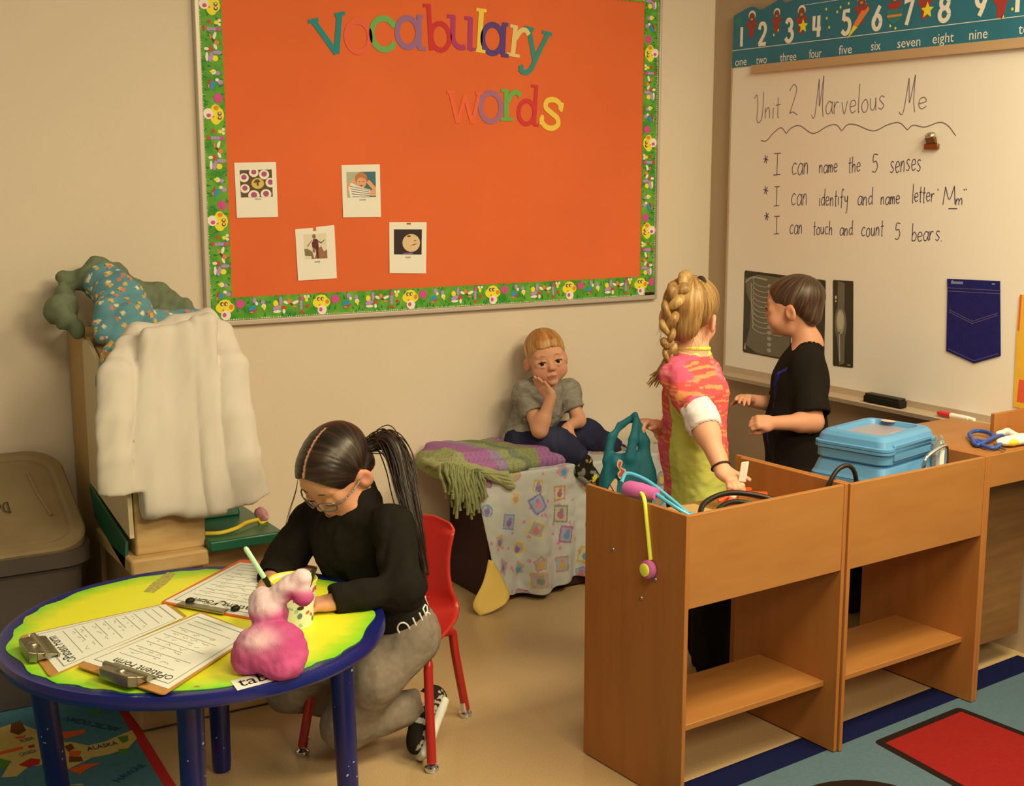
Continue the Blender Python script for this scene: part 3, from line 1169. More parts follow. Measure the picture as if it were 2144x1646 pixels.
PEN = 0.0030
STARS = [(-0.3384,1.5466),(-0.344,1.4317),(-0.3544,1.334)]
b = MB()
for w_ in WORDS[:4]:
    hand_word(b, *w_, PEN)
b.build('handwritten_title', M_ink, wb, smooth=False)
b = MB()
b.stroke(sum([crom(w_, 6)[(1 if i else 0):] for i, w_ in enumerate((
    [(-0.3072,1.6164),(-0.3389,1.6157),(-0.3728,1.6414),(-0.4142,1.6612),(-0.4435,1.6396)],
    [(-0.4435,1.6396),(-0.4711,1.6596),(-0.5155,1.665),(-0.5828,1.6362),(-0.6526,1.6595),(-0.6942,1.6632),(-0.723,1.6416)],
    [(-0.723,1.6416),(-0.7491,1.6616),(-0.7895,1.6603),(-0.8698,1.6378),(-0.9326,1.656),(-0.9823,1.6616),(-1.0196,1.6371)],
    [(-1.0196,1.6371),(-1.0442,1.6513),(-1.0926,1.6443),(-1.1503,1.6572),(-1.1856,1.6461),(-1.2192,1.6138)]))], []), 0.0034, 0.0004, wall_b(-0.0181))
b.build('wavy_underline', M_ink, wb, smooth=False)
for i, (lo_, hi_) in enumerate(((4, 10), (10, 18), (18, 25))):
    b = MB()
    star_mark(b, *STARS[i])
    for w_ in WORDS[lo_:hi_]:
        hand_word(b, *w_, PEN)
    if i == 1:
        for q in ([(-1.2074,1.3834),(-1.2416,1.3842)], [(-1.1595,1.446),(-1.1622,1.4405)],
                  [(-1.2634,1.4471),(-1.2661,1.4417)], [(-1.2712,1.4481),(-1.2738,1.4427)]):
            b.stroke(q, PEN, 0.0004, wall_b(-0.0181))
    b.build('handwritten_goal', M_ink2, wb, smooth=False)

# ------------------------------------------------------------------ number line strip
M_strip = mat('number_strip_teal', ph(44, 104, 102, 0.82), 0.45, 0.35, var=0.12, vscale=9)
M_strip2 = mat('number_strip_green', ph(48, 108, 84, 0.72), 0.45, 0.35, var=0.12, vscale=9)
M_num = mat('number_strip_white', ph(236, 216, 170, 0.85), 0.45, 0.35)
strip = thing('number_strip', (-0.022, -1.6, 1.895), 'teal number line strip with numerals and number words above the whiteboard', 'number strip')
SY0 = -2.9
fr = wall_b(-0.0212)
top = [(-0.137, 2.088), (-0.18, 2.10), (-0.24, 2.112), (-0.285, 2.096), (-0.33, 2.105), (-0.39, 2.122), (-0.425, 2.108), (-0.48, 2.118), (-0.56, 2.142), (-0.66, 2.146), (-0.72, 2.144), (-0.80, 2.17), (-0.90, 2.19), (-1.05, 2.19),
       (-1.2, 2.205), (-1.35, 2.2), (-1.5, 2.2), (-1.65, 2.185), (-1.8, 2.2), (-2.0, 2.2), (-2.2, 2.185), (-2.4, 2.2), (-2.6, 2.19), (SY0, 2.15)]
b = MB()
b.poly([(-0.134, 1.896)] + crom(top, 5) + [(SY0, 1.896)], 0.0015, fr)
b.build('strip_card', M_strip, strip, smooth=False)
b = MB()
b.stroke([(-0.134, 1.959), (SY0, 1.959)], 0.0022, 0.0018, fr)
b.stroke([(-0.50, 2.088), (SY0, 2.088)], 0.0016, 0.0018, fr)
NUMS = [('1',-0.1859,1.9568,2.0419,'one',-0.1866,1.9124,0.0657),('2',-0.3021,1.9565,2.0451,'two',-0.3016,1.9113,0.0578),('3',-0.445,1.9554,2.0452,'three',-0.4448,1.9114,0.0851),('4',-0.5855,1.9573,2.0448,'four',-0.5833,1.9129,0.0619),('5',-0.7259,1.9569,2.0469,'five',-0.7284,1.9149,0.0609),('6',-0.8676,1.9589,2.0481,'six',-0.8682,1.9166,0.0428),('7',-1.0019,1.9608,2.0491,'seven',-1.011,1.9159,0.0971),('8',-1.1505,1.9591,2.0493,'eight',-1.1516,1.9177,0.0841),('9',-1.2904,1.9605,2.0481,'nine',-1.2883,1.9177,0.0686),('10',-1.4596,1.958,2.0439,'ten',-1.4627,1.9191,0.057)]
DIG = {'1': [[(.5, 1), (.5, 0)]],
       '2': [crom([(.05, .72), (.2, .95), (.5, 1), (.8, .92), (.92, .7), (.7, .42), (.05, 0)], 5), [(.0, .0), (1, .0)]],
       '3': [crom([(.08, .84), (.3, .99), (.6, .98), (.82, .8), (.72, .6), (.4, .52)], 5), crom([(.4, .52), (.75, .48), (.95, .27), (.75, .04), (.35, 0), (.04, .16)], 5)],
       '4': [[(.1, 1), (.1, .38), (1, .38)], [(.72, 1), (.72, 0)]],
       '5': [[(.9, 1), (.26, 1), (.18, .6)], crom([(.18, .6), (.5, .66), (.85, .55), (.95, .3), (.75, .05), (.4, 0), (.04, .14)], 5)],
       '6': [crom([(.78, 1), (.4, .66), (.12, .36)], 5), [(.5 + .42 * math.cos(i * .35), .3 + .3 * math.sin(i * .35)) for i in range(19)]],
       '7': [[(.05, 1), (.95, 1), (.35, 0)]],
       '8': [[(.5 + .38 * math.cos(i * .35), .75 + .24 * math.sin(i * .35)) for i in range(19)], [(.5 + .47 * math.cos(i * .35), .26 + .26 * math.sin(i * .35)) for i in range(19)]],
       '9': [[(.5 + .42 * math.cos(i * .35), .7 + .3 * math.sin(i * .35)) for i in range(19)], crom([(.9, .66), (.72, .34), (.4, 0)], 5)],
       '0': [[(.5 + .42 * math.cos(i * .35), .5 + .5 * math.sin(i * .35)) for i in range(19)]]}
for n, y, z0, z1, word, wy, wz, ww in NUMS:
    h_ = (z1 - z0) * 0.84
    wd_ = h_ * .52
    for i, ch in enumerate(n):
        off = 0 if len(n) == 1 else (i - .5) * .07
        for st in DIG[ch]:
            b.stroke([(y - off - (a - .5) * wd_, z0 + .014 + e * h_) for a, e in st], 0.0145, 0.0022 + .0001 * DIG[ch].index(st), fr)
    put_text(b, word, 0.044, fr, wy, wz - .012, du=(-1, 0), dv=(0, 1), width=ww, w=0.002)
b.build('numerals', M_num, strip, smooth=False)
# little space-suited bears, rockets and stars printed between the numerals
b = MB()
M_bear, M_bear2 = pal('bear_brown', 130, 70, 40), pal('bear_red', 168, 56, 40)
def bear(y, z, k, item):
    b = MB()
    f = wall_b(-0.0212)
    b.cur = 4
    b.poly(disc(y, z + .022 * k, .017 * k, .016 * k), 0.0019, f)
    b.cur = 0
    b.poly(disc(y, z + .016 * k, .014 * k, .015 * k), 0.0022, f)
    b.cur = 1
    b.poly([(y - .016 * k, z), (y + .016 * k, z), (y + .01 * k, z - .045 * k), (y - .004 * k, z - .05 * k), (y - .012 * k, z - .03 * k)], 0.0020, f)
    b.poly(disc(y + .014 * k, z - .006 * k, .012 * k, .007 * k, rot=.6), 0.0023, f)
    b.poly(disc(y - .014 * k, z - .004 * k, .012 * k, .007 * k, rot=-.6), 0.0023, f)
    b.cur = 3
    b.poly(disc(y, z + .010 * k, .006 * k, .004 * k), 0.0025, f)
    if item == 'star':
        b.cur = 2
        q = []
        for i in range(10):
            r_ = (.022 if i % 2 == 0 else .010) * k
            q.append((y - .010 + r_ * math.sin(i * .628), z - .026 * k + r_ * math.cos(i * .628)))
        b.poly(q, 0.0027, f)
    elif item == 'rocket':
        b.cur = 3
        b.poly([(y - .030 * k, z - .012 * k), (y - .018 * k, z + .008 * k), (y + .03 * k, z - .05 * k), (y + .012 * k, z - .055 * k)], 0.0021, f)
        b.cur = 2
        b.poly([(y + .028 * k, z - .05 * k), (y + .012 * k, z - .056 * k), (y + .05 * k, z - .085 * k)], 0.0021, f)
    elif item == 'saucer':
        b.cur = 5
        b.poly([(y - .030 * k, z - .016 * k), (y + .030 * k, z - .016 * k), (y + .022 * k, z - .045 * k), (y, z - .056 * k), (y - .022 * k, z - .045 * k)], 0.0027, f)
        b.cur = 3
        b.poly([(y - .027 * k, z - .030 * k), (y + .027 * k, z - .030 * k), (y + .025 * k, z - .036 * k), (y - .025 * k, z - .036 * k)], 0.0029, f)
    b.build('printed_bear', [M_bear, M_bear2, M_yellow, M_orange_p, M_num, M_strip2], strip, smooth=False)


for (y, z), k, it in zip([(-0.2419,2.0538),(-0.377,2.0546),(-0.5064,2.0454),(-0.795,2.0551),(-0.9432,2.0487),(-1.0715,2.044),(-1.3668,2.0177)], (1.15, 1, 1.15, 1.2, 1.2, 1.2, 1.2), ('', '', 'star', 'rocket', 'saucer', 'star', '')):
    bear(y, z, k, it)
for (y, z) in [(-0.3646,1.9978),(-0.3868,2.0129),(-0.6285,2.0627),(-0.6327,2.0315),(-0.6971,2.0621),(-0.6821,2.0476),(-0.7346,2.0709),(-0.9272,1.9783),(-0.9506,1.9685),(-0.6461,1.9994),(-1.3745,1.9636),(-1.4072,1.9827)]:
    b.cur = 2
    b.poly(disc(y, z, .004, .005, 8), 0.002, fr)
b.cur = 5
b.poly(disc(-0.165, 2.065, .020, .018), 0.0018, fr)
b.build('printed_stars', [M_bear, M_bear2, M_yellow, M_orange_p, M_num, M_strip2], strip, smooth=False)

# ------------------------------------------------------------------ things on the whiteboard
M_film = mat('x_ray_film', ph(46, 38, 22, 0.8), 0.25, 0.5)
M_film2 = mat('x_ray_grey', ph(96, 84, 56, 0.75), 0.25, 0.5)
M_film3 = mat('x_ray_light', ph(146, 132, 96, 0.75), 0.25, 0.5)
M_film4 = mat('x_ray_bright', ph(176, 158, 108, 0.8), 0.25, 0.5)


def film(name, corners, marks, label):
    TL, TR, BR, BL = [Vector(c) for c in corners]
    def f(u, v, w=0):
        q = BL.lerp(BR, u).lerp(TL.lerp(TR, u), v)
        return Vector((-0.0185 - w, q.x, q.y))
    t = thing('x_ray_film', f(.5, 0), label, 'x-ray', 'x-ray films on the whiteboard')
    m = MB()
    m.poly([(0.02, 0), (.98, 0), (1, .02), (1, .98), (.98, 1), (.02, 1), (0, .98), (0, .02)], 0.0008, lambda u, v, w=0: f(u, v, w))
    m.build('film', M_film, t, smooth=False)
    m = MB()
    marks(m, f)
    m.build('bone_image', [M_film2, M_film3, M_film4], t, smooth=False)
    return t


def ribs(m, f):
    m.cur = 0
    m.poly([(.06, .10), (.14, .3), (.16, .6), (.05, .74), (.02, .90), (.3, .97), (.98, .96), (.98, .02), (.3, .02)], 0.0010, f)
    m.cur = 1
    for i in range(10):
        z = .90 - i * .062
        for cx_, sg in ((.42, 1), (.72, -1)):
            m.stroke(arc(cx_, z, .22, .07, 150 if sg > 0 else 30, 330 if sg > 0 else -150, 12), .011, 0.0014 + i * .00009 + (.00004 if sg > 0 else 0), f)
    m.stroke(crom([(.03, .86), (.2, .93), (.5, .92)], 6), .022, 0.0016, f)
    m.stroke(crom([(.16, .86), (.17, .6), (.22, .34)], 6), .018, 0.0016, f)
    for i in range(12):
        m.poly(disc(.56, .08 + i * .07, .045, .024, 10), 0.0016, f)
    m.cur = 2
    m.poly([(.03, .04), (.06, .04), (.05, .12)], 0.0018, f)


def hand_film(m, f):
    m.cur = 0
    m.poly([(.2, .02), (.45, .45), (.5, .52), (.56, .45), (.9, .1), (.8, .02)], 0.0010, f)
    m.cur = 1
    m.poly(disc(.52, .50, .09, .035, 12), 0.0014, f)
    for a, e in (((.46, .48), (.18, .28)), ((.5, .47), (.36, .12)), ((.52, .47), (.50, .04)), ((.56, .47), (.66, .10)), ((.6, .48), (.90, .24))):
        m.stroke([a, ((a[0] + e[0]) / 2 + .01, (a[1] + e[1]) / 2), e], [.035, .02, .028], 0.0016, f)
    m.stroke([(.52, .52), (.52, .95)], .06, 0.0014, f)
    m.stroke([(.66, .52), (.68, .95)], .05, 0.0014, f)
    m.cur = 2
    m.poly([(.72, .015), (.88, .015), (.88, .022), (.72, .022)], 0.0018, f)


def knee_film(m, f):
    for k in range(5):
        m.cur = 0
        s = 1 - k * .16
        m.poly(disc(.38, .50, .30 * s, .21 * s, 20), 0.0010 + k * .00015, f)
    m.stroke([(.42, .98), (.40, .66)], .34, 0.0009, f)
    m.stroke([(.40, .36), (.44, .03)], [.40, .26], 0.0009, f)
    m.cur = 1
    m.poly(disc(.38, .52, .20, .145, 18), 0.0019, f)
    m.stroke([(.32, .40), (.34, .06)], .05, 0.0019, f)
    m.cur = 2
    m.poly(disc(.38, .535, .145, .105, 18), 0.0022, f)
    m.poly(disc(.15, .80, .04, .022, 10), 0.0022, f)
    m.poly(disc(.15, .755, .03, .012, 10), 0.0022, f)
    m.poly([(.74, .025), (.86, .025), (.86, .033), (.74, .033)], 0.0022, f)


film('x_ray', [(-0.239, 1.123), (-0.497, 1.118), (-0.512, .800), (-0.243, .803)], ribs, 'black x-ray film of a rib cage, leftmost on the whiteboard behind the boy')
film('x_ray', [(-0.530, 1.118), (-0.676, 1.115), (-0.684, .814), (-0.535, .817)], hand_film, 'black x-ray film of a hand, partly hidden behind the standing boy\'s head')
film('x_ray', [(-0.712, 1.119), (-0.810, 1.122), (-0.827, .815), (-0.730, .811)], knee_film, 'narrow black x-ray film of a knee joint, rightmost of the films')

M_denim_card = mat('printed_denim', ph(30, 28, 70, 0.95), 0.7, 0.2, color2=ph(36, 33, 84, 0.95), vscale=60)
M_stitch = mat('printed_stitch', ph(84, 70, 84, 0.75), 0.7, 0.2)
pk = thing('pocket_cutout', (-0.02, -1.33, 0.9), 'dark blue jeans-pocket cut-out on the whiteboard', 'wall decoration')
f_ = wall_b(-0.0195)
b = MB()
b.poly([(-1.221, 1.159), (-1.424, 1.166), (-1.444, .934), (-1.346, .898), (-1.234, .925), (-1.225, 1.125)], 0.003, f_)
b.build('pocket', M_denim_card, pk, smooth=False)
b = MB()
for q in ([(-1.226, 1.130), (-1.428, 1.137)], [(-1.226, 1.120), (-1.428, 1.127)], [(-1.236, 1.060), (-1.33, 1.031), (-1.424, 1.066)], [(-1.236, 1.053), (-1.33, 1.024), (-1.424, 1.059)], [(-1.242, .932), (-1.346, .906), (-1.436, .940)]):
    b.stroke(q, 0.0022, 0.0034, f_)
b.build('stitching', M_stitch, pk, smooth=False)
b = MB()
b.stroke([(-1.238, 1.148), (-1.285, 1.150)], 0.008, 0.0034, f_)
b.poly(disc(-1.243, 1.152, .004), 0.0037, f_)
b.stroke([(-1.396, 1.155), (-1.408, 1.155)], 0.004, 0.0034, f_)
b.build('badge', mat('printed_grey', ph(120, 116, 120, 0.8), 0.6), pk, smooth=False)

b = MB()
b.poly([(-1.500, 1.13), (-1.497, 1.0), (-1.503, .782), (-1.70, .775), (-1.72, 1.14)], 0.002, f_)
yb = b.build('yellow_poster', mat('poster_yellow', ph(226, 166, 44, 0.85), 0.6, 0.3, var=.1, vscale=20), smooth=False)
tag(yb, 'yellow poster cut off by the right edge of the picture, on the whiteboard', 'poster')
b = MB()
b.stroke([(-1.505, 1.13), (-1.504, 1.02)], 0.006, 0.0026, f_)
b.poly([(-1.515, .80), (-1.518, .87), (-1.6, .87), (-1.6, .80)], 0.0026, f_)
b.build('red_print', mat('poster_red', ph(214, 84, 44, 0.85), 0.6), yb, smooth=False)

M_brass = mat('brass_clip', ph(132, 84, 40, 0.75), 0.3, 0.6, metal=0.85)
M_silver = mat('polished_steel', ph(190, 164, 116, 0.8), 0.22, 0.6, metal=0.9)
clip = thing('bulldog_clip', (-0.03, -1.128, 1.572), 'small brass bulldog clip stuck on the bare whiteboard', 'clip')
b = MB()
b.box((-0.030, -1.158, 1.572), (-0.0185, -1.102, 1.590))
b.hexa([(-0.030, -1.150, 1.590), (-0.030, -1.110, 1.590), (-0.020, -1.110, 1.590), (-0.020, -1.150, 1.590)],
       [(-0.040, -1.148, 1.612), (-0.040, -1.112, 1.612), (-0.024, -1.112, 1.612), (-0.024, -1.148, 1.612)])
b.build('jaw', M_brass, clip, bevel=0.002)
b = MB()
b.tube([(-0.034 + .012 * math.cos(a), -1.130 + .014 * math.sin(a), 1.618 + .006 * math.cos(a)) for a in [i * .52 for i in range(12)]], 0.0045, 8, closed=True)
b.ball((-0.030, -1.130, 1.617), 0.009, 10)
b.build('handle', M_silver, clip)

M_felt = mat('black_felt', (0.02, 0.018, 0.014), 0.9, 0.1, bump=.3, bscale=300)
er = thing('board_eraser', (-0.05, -1.0, 0.712), 'black felt eraser lying in the whiteboard tray', 'eraser')
b = MB()
b.box((-0.066, -1.090, 0.7135), (-0.030, -0.925, 0.738))
b.build('felt', M_felt, er, bevel=0.004)
b = MB()
b.box((-0.064, -1.086, 0.738), (-0.032, -0.930, 0.746))
b.build('grip', mat('eraser_back', (0.03, 0.028, 0.024), 0.5), er, bevel=0.003)

M_white_plastic = mat('white_plastic', ph(228, 206, 160, 0.85), 0.35, 0.5)
M_red_plastic = mat('red_plastic', ph(200, 44, 36, 0.8), 0.32, 0.5)
mk = thing('marker_pen', (-0.05, -1.31, 0.712), 'white marker with a red cap in the whiteboard tray', 'marker')
b = MB()
b.tube([(-0.052, -1.292, 0.7235), (-0.052, -1.365, 0.7235)], 0.0085, 12)
b.tube([(-0.052, -1.365, 0.7235), (-0.052, -1.385, 0.7235)], 0.007, 12)
b.build('barrel', M_white_plastic, mk)
b = MB()
b.tube([(-0.052, -1.240, 0.7235), (-0.052, -1.246, 0.7235), (-0.052, -1.293, 0.7235)], [0.006, 0.009, 0.0095], 12)
b.build('cap', M_red_plastic, mk)



# ------------------------------------------------------------------ rugs
def gradient_disc(name, inner, edge, r0, r1):
    """colour that changes from inner to edge with the distance from the object's origin"""
    m = mat(name, inner, 0.42, 0.4)
    nt = m.node_tree
    b_ = nt.nodes['Principled BSDF']
    L = nt.links.new
    tc = nt.nodes.new('ShaderNodeTexCoord')
    no = nt.nodes.new('ShaderNodeTexNoise')
    no.inputs['Scale'].default_value = 22
    no.inputs['Detail'].default_value = 4
    L(tc.outputs['Object'], no.inputs['Vector'])
    vm = nt.nodes.new('ShaderNodeVectorMath')
    vm.operation = 'MULTIPLY'
    vm.inputs[1].default_value = (1, 1, 0)
    L(tc.outputs['Object'], vm.inputs[0])
    ln = nt.nodes.new('ShaderNodeVectorMath')
    ln.operation = 'LENGTH'
    L(vm.outputs[0], ln.inputs[0])
    ma = nt.nodes.new('ShaderNodeMath')
    ma.operation = 'MULTIPLY_ADD'
    ma.inputs[1].default_value = 0.07
    L(no.outputs['Fac'], ma.inputs[0])
    L(ln.outputs['Value'], ma.inputs[2])
    mr = nt.nodes.new('ShaderNodeMapRange')
    mr.inputs['From Min'].default_value = r0
    mr.inputs['From Max'].default_value = r1
    L(ma.outputs[0], mr.inputs['Value'])
    mx = nt.nodes.new('ShaderNodeMix')
    mx.data_type = 'RGBA'
    mx.inputs[6].default_value = (*inner, 1)
    mx.inputs[7].default_value = (*edge, 1)
    L(mr.outputs[0], mx.inputs[0])
    # worn orange crayon streaks
    n2 = nt.nodes.new('ShaderNodeTexNoise')
    n2.inputs['Scale'].default_value = 7
    n2.inputs['Detail'].default_value = 6
    L(tc.outputs['Object'], n2.inputs['Vector'])
    rp = nt.nodes.new('ShaderNodeValToRGB')
    rp.color_ramp.elements[0].position = 0.55
    rp.color_ramp.elements[1].position = 0.72
    rp.color_ramp.elements[1].color = (.35, .35, .35, 1)
    L(n2.outputs['Fac'], rp.inputs[0])
    m2 = nt.nodes.new('ShaderNodeMix')
    m2.data_type = 'RGBA'
    m2.inputs[7].default_value = (*ph(226, 190, 40, 0.95), 1)
    L(rp.outputs[0], m2.inputs[0])
    L(mx.outputs[2], m2.inputs[6])
    L(m2.outputs[2], b_.inputs['Base Color'])
    return m


M_rug_navy = mat('rug_navy', ph(24, 26, 50, 1.2), 0.95, 0.05, bump=.5, bscale=420)
M_rug_blue = mat('rug_blue_grey', ph(98, 114, 102, 1.25), 0.95, 0.05, var=.12, vscale=90, bump=.5, bscale=420)
M_rug_red = mat('rug_red', ph(172, 40, 28, 1.45), 0.95, 0.05, var=.12, vscale=90, bump=.5, bscale=420)
M_rug_black = mat('rug_black', (0.02, 0.012, 0.01), 0.95, 0.05, bump=.5, bscale=420)
ra = math.atan2(1.721 - 1.585, 1.466 + 0.003)
ro = (-1.466, -1.721)
rug = thing('play_rug', (-0.8, -2.4, 0), 'blue-grey play rug with navy border and red rectangle in front of the wooden units', 'rug')
rf = flat_at(0.0005, ro, ra)
b = MB()
b.poly([(-0.9, 0.0), (1.44, 0.0), (1.44, -2.2), (-0.9, -2.2)], 0.0012, rf)
b.build('border', M_rug_navy, rug, smooth=False)
b = MB()
b.poly([(-0.82, -0.092), (1.36, -0.092), (1.36, -2.1), (-0.82, -2.1)], 0.0017, rf)
b.build('field', M_rug_blue, rug, smooth=False)
q = [(-0.893, -1.802), (-0.514, -1.766), (-0.49, -2.30), (-0.90, -2.34)]
cq = Vector((-0.70, -2.05))
b = MB()
def rounded(pts, r):
    out = []
    n = len(pts)
    for i in range(n):
        p0, p1, p2 = Vector(pts[i - 1]), Vector(pts[i]), Vector(pts[(i + 1) % n])
        a, c_ = p1 + (p0 - p1).normalized() * r, p1 + (p2 - p1).normalized() * r
        for t in (0, .25, .5, .75, 1):
            out.append(tuple((1 - t) ** 2 * a + 2 * t * (1 - t) * p1 + t * t * c_))
    return out
b.poly(rounded([(-0.893, -1.800), (-0.514, -1.764), (-0.470, -2.32), (-0.93, -2.36)], .02), 0.0027, flat_at(0))
b.build('black_outline', M_rug_black, rug, smooth=False)
b = MB()
b.poly([(-0.870, -1.822), (-0.535, -1.790), (-0.497, -2.295), (-0.905, -2.333)], 0.0032, flat_at(0))
b.build('red_rectangle', M_rug_red, rug, smooth=False)
b = MB()
b.poly(disc(-1.21, -2.06, .19, .16, 30), 0.0027, flat_at(0))
b.build('black_circle', M_rug_black, rug, smooth=False)

M_map_sea = mat('map_rug_sea', ph(62, 92, 84, 0.55), 0.95, 0.05, var=.15, vscale=60, bump=.5, bscale=420)
M_map_red = mat('map_rug_red', ph(150, 36, 26, 0.6), 0.95, 0.05, bump=.5, bscale=420)
M_map_land = mat('map_rug_land', ph(168, 136, 62, 0.6), 0.95, 0.05, var=.12, vscale=60)
M_map_green = mat('map_rug_green', ph(70, 100, 30, 0.6), 0.95, 0.05)
M_map_brown = mat('map_rug_brown', ph(92, 52, 24, 0.6), 0.95, 0.05)
M_map_orange = mat('map_rug_orange', ph(176, 72, 26, 0.6), 0.95, 0.05)
M_map_navy = mat('map_rug_lettering', ph(34, 52, 62, 0.55), 0.95, 0.05)
mrug = thing('map_rug', (-3.0, -0.9, 0), 'world map rug with a red border on the floor under the round table', 'rug')
# red edge runs from under the kitchen towards the camera
p0, p1 = Vector((-2.530, -0.45)), Vector((-2.566, -1.30))
d_ = (p1 - p0).normalized()
n_ = Vector((d_.y, -d_.x))
if n_.x > 0:
    n_ = -n_
def mr(s, t):
    """s along the red edge from its far end, t to the left of it"""
    q_ = p0 + d_ * s + n_ * t
    return (q_.x, q_.y)
f0 = flat_at(0.0005)
b = MB()
b.poly([mr(-.30, 0), mr(-.30, 1.3), mr(1.6, 1.3), mr(1.6, 0)], 0.0012, f0)
b.build('border', M_map_red, mrug, smooth=False)
b = MB()
b.poly([mr(-.26, .028), mr(-.26, 1.26), mr(1.56, 1.26), mr(1.56, .028)], 0.0017, f0)
b.build('sea', M_map_sea, mrug, smooth=False)
b = MB()
lay = [0.0019]
def R(c, pts, f=f0):
    b.cur = c
    lay[0] += .00006
    b.poly(pts, lay[0], f)
LAND = [[(-2.5651,-0.706),(-2.5666,-0.7633),(-2.6036,-0.8139),(-2.6521,-0.8234),(-2.6992,-0.8204),(-2.7209,-0.8323),(-2.7759,-0.8604),(-2.7815,-0.8328),(-2.7503,-0.686),(-2.7234,-0.6955),(-2.6904,-0.7419),(-2.6465,-0.7419),(-2.6157,-0.7269)],[(-2.8699,-0.5047),(-2.8235,-0.4902),(-2.7891,-0.5674),(-2.7427,-0.6503),(-2.7375,-0.6937),(-2.778,-0.8592),(-2.8109,-0.7966),(-2.8511,-0.7908),(-2.8855,-0.8302),(-2.9186,-0.8161),(-2.889,-0.7495),(-2.9038,-0.7032)],[(-2.7829,-0.9447),(-2.7539,-0.9564),(-2.7516,-0.9659),(-2.7873,-0.9443)]]
for p in LAND:
    R(0, p)
for p in [[(-2.6114,-0.7295),(-2.5824,-0.7334),(-2.5906,-0.769),(-2.6082,-0.775)],[(-2.6283,-0.8056),(-2.6036,-0.8139),(-2.6137,-0.8433),(-2.6291,-0.8372)],[(-2.9038,-0.7032),(-2.8799,-0.7364),(-2.9062,-0.7698),(-2.9134,-0.7593)],[(-2.633,-0.5064),(-2.599,-0.5269),(-2.6151,-0.5506),(-2.6361,-0.5306)]]:
    R(1, p)
for p in [[(-2.8391,-0.4951),(-2.8257,-0.4889),(-2.8123,-0.4827),(-2.8121,-0.5605),(-2.8353,-0.5809),(-2.8514,-0.5506)],[(-2.7447,-0.7157),(-2.726,-0.7072),(-2.724,-0.7413),(-2.7437,-0.7553)],[(-2.7478,-0.7847),(-2.7208,-0.801),(-2.7229,-0.8311),(-2.7551,-0.8179)]]:
    R(2, p)
for p in [[(-2.7363,-0.62),(-2.6713,-0.6385),(-2.6812,-0.6601),(-2.7324,-0.67)],[(-2.7404,-0.7508),(-2.7131,-0.7673),(-2.7237,-0.7929),(-2.7478,-0.7847)],[(-2.7666,-0.86),(-2.7246,-0.8487),(-2.6863,-0.8656),(-2.728,-0.8833),(-2.7462,-0.9024),(-2.7588,-0.8768)],[(-2.8461,-0.5879),(-2.818,-0.5913),(-2.8257,-0.607),(-2.8462,-0.6014)],[(-2.8969,-0.6629),(-2.84,-0.6582),(-2.8412,-0.6771),(-2.8999,-0.6803)]]:
    R(3, p)
for p in [[(-2.8695,-0.7674),(-2.8353,-0.7445),(-2.8157,-0.7626),(-2.8233,-0.7892),(-2.8495,-0.7948)],[(-2.8268,-0.663),(-2.8102,-0.6631),(-2.8136,-0.6807),(-2.8274,-0.6789)]]:
    R(4, p)
b.build('printed_land', [M_map_land, M_map_green, M_map_brown, M_map_orange, M_map_red], mrug, smooth=False)
b = MB()
def rug_text(txt, a, e, h):
    a, e = Vector(a), Vector(e)
    du = (e - a).normalized()
    dv = Vector((-du.y, du.x))
    c_ = (a + e) / 2
    put_text(b, txt, h, flat_at(0.0), c_.x, c_.y, du=tuple(du), dv=tuple(dv), width=(e - a).length, w=0.0040)
rug_text('ALASKA', *[(-2.6984,-0.7762),(-2.62,-0.7778)], .035)
rug_text('ARCTIC OCEAN', *[(-2.586,-0.6795),(-2.6931,-0.5292)], .035)
rug_text('HAWAII', *[(-2.6724,-0.9968),(-2.5919,-0.941)], .035)
rug_text('CANADA', *[(-2.855,-0.72),(-2.813,-0.7135)], .03)
rug_text('RUSSIA', *[(-2.8378,-0.6332),(-2.8038,-0.6303)], .03)
b.build('lettering', M_map_navy, mrug, smooth=False)

# ------------------------------------------------------------------ wooden play units
M_wood = mat('honey_maple', ph(168, 100, 38, 0.95), 0.42, 0.35, color2=ph(156, 90, 32, 0.92), vscale=4, stretch=(7, 7, .8), detail=4)
M_wood_h = mat('honey_maple_flat', ph(178, 112, 44, 1.12), 0.42, 0.35, color2=ph(170, 104, 40, 1.12), vscale=4, stretch=(1.2, 7, 7), detail=4)
M_edge = mat('plywood_edge', ph(196, 140, 64, 0.86), 0.5, 0.3, color2=ph(150, 94, 40, 0.86), vscale=12, stretch=(6, 6, 1))
UA = math.radians(3.6)
UO = Vector((-1.566, -1.827))
ucos, usin = math.cos(UA), math.sin(UA)


def uw(u, v, z):
    return Vector((UO.x + u * ucos - v * usin, UO.y + u * usin + v * ucos, z))


def ubox(mb, u0, u1, v0, v1, z0, z1):
    mb.hexa([uw(u0, v0, z0), uw(u1, v0, z0), uw(u1, v1, z0), uw(u0, v1, z0)],
            [uw(u0, v0, z1), uw(u1, v0, z1), uw(u1, v1, z1), uw(u0, v1, z1)])


def upart(name, t, m, *boxes, bevel=0.0015):
    mb = MB()
    for q_ in boxes:
        ubox(mb, *q_)
    return mb.build(name, m, t, bevel=bevel)


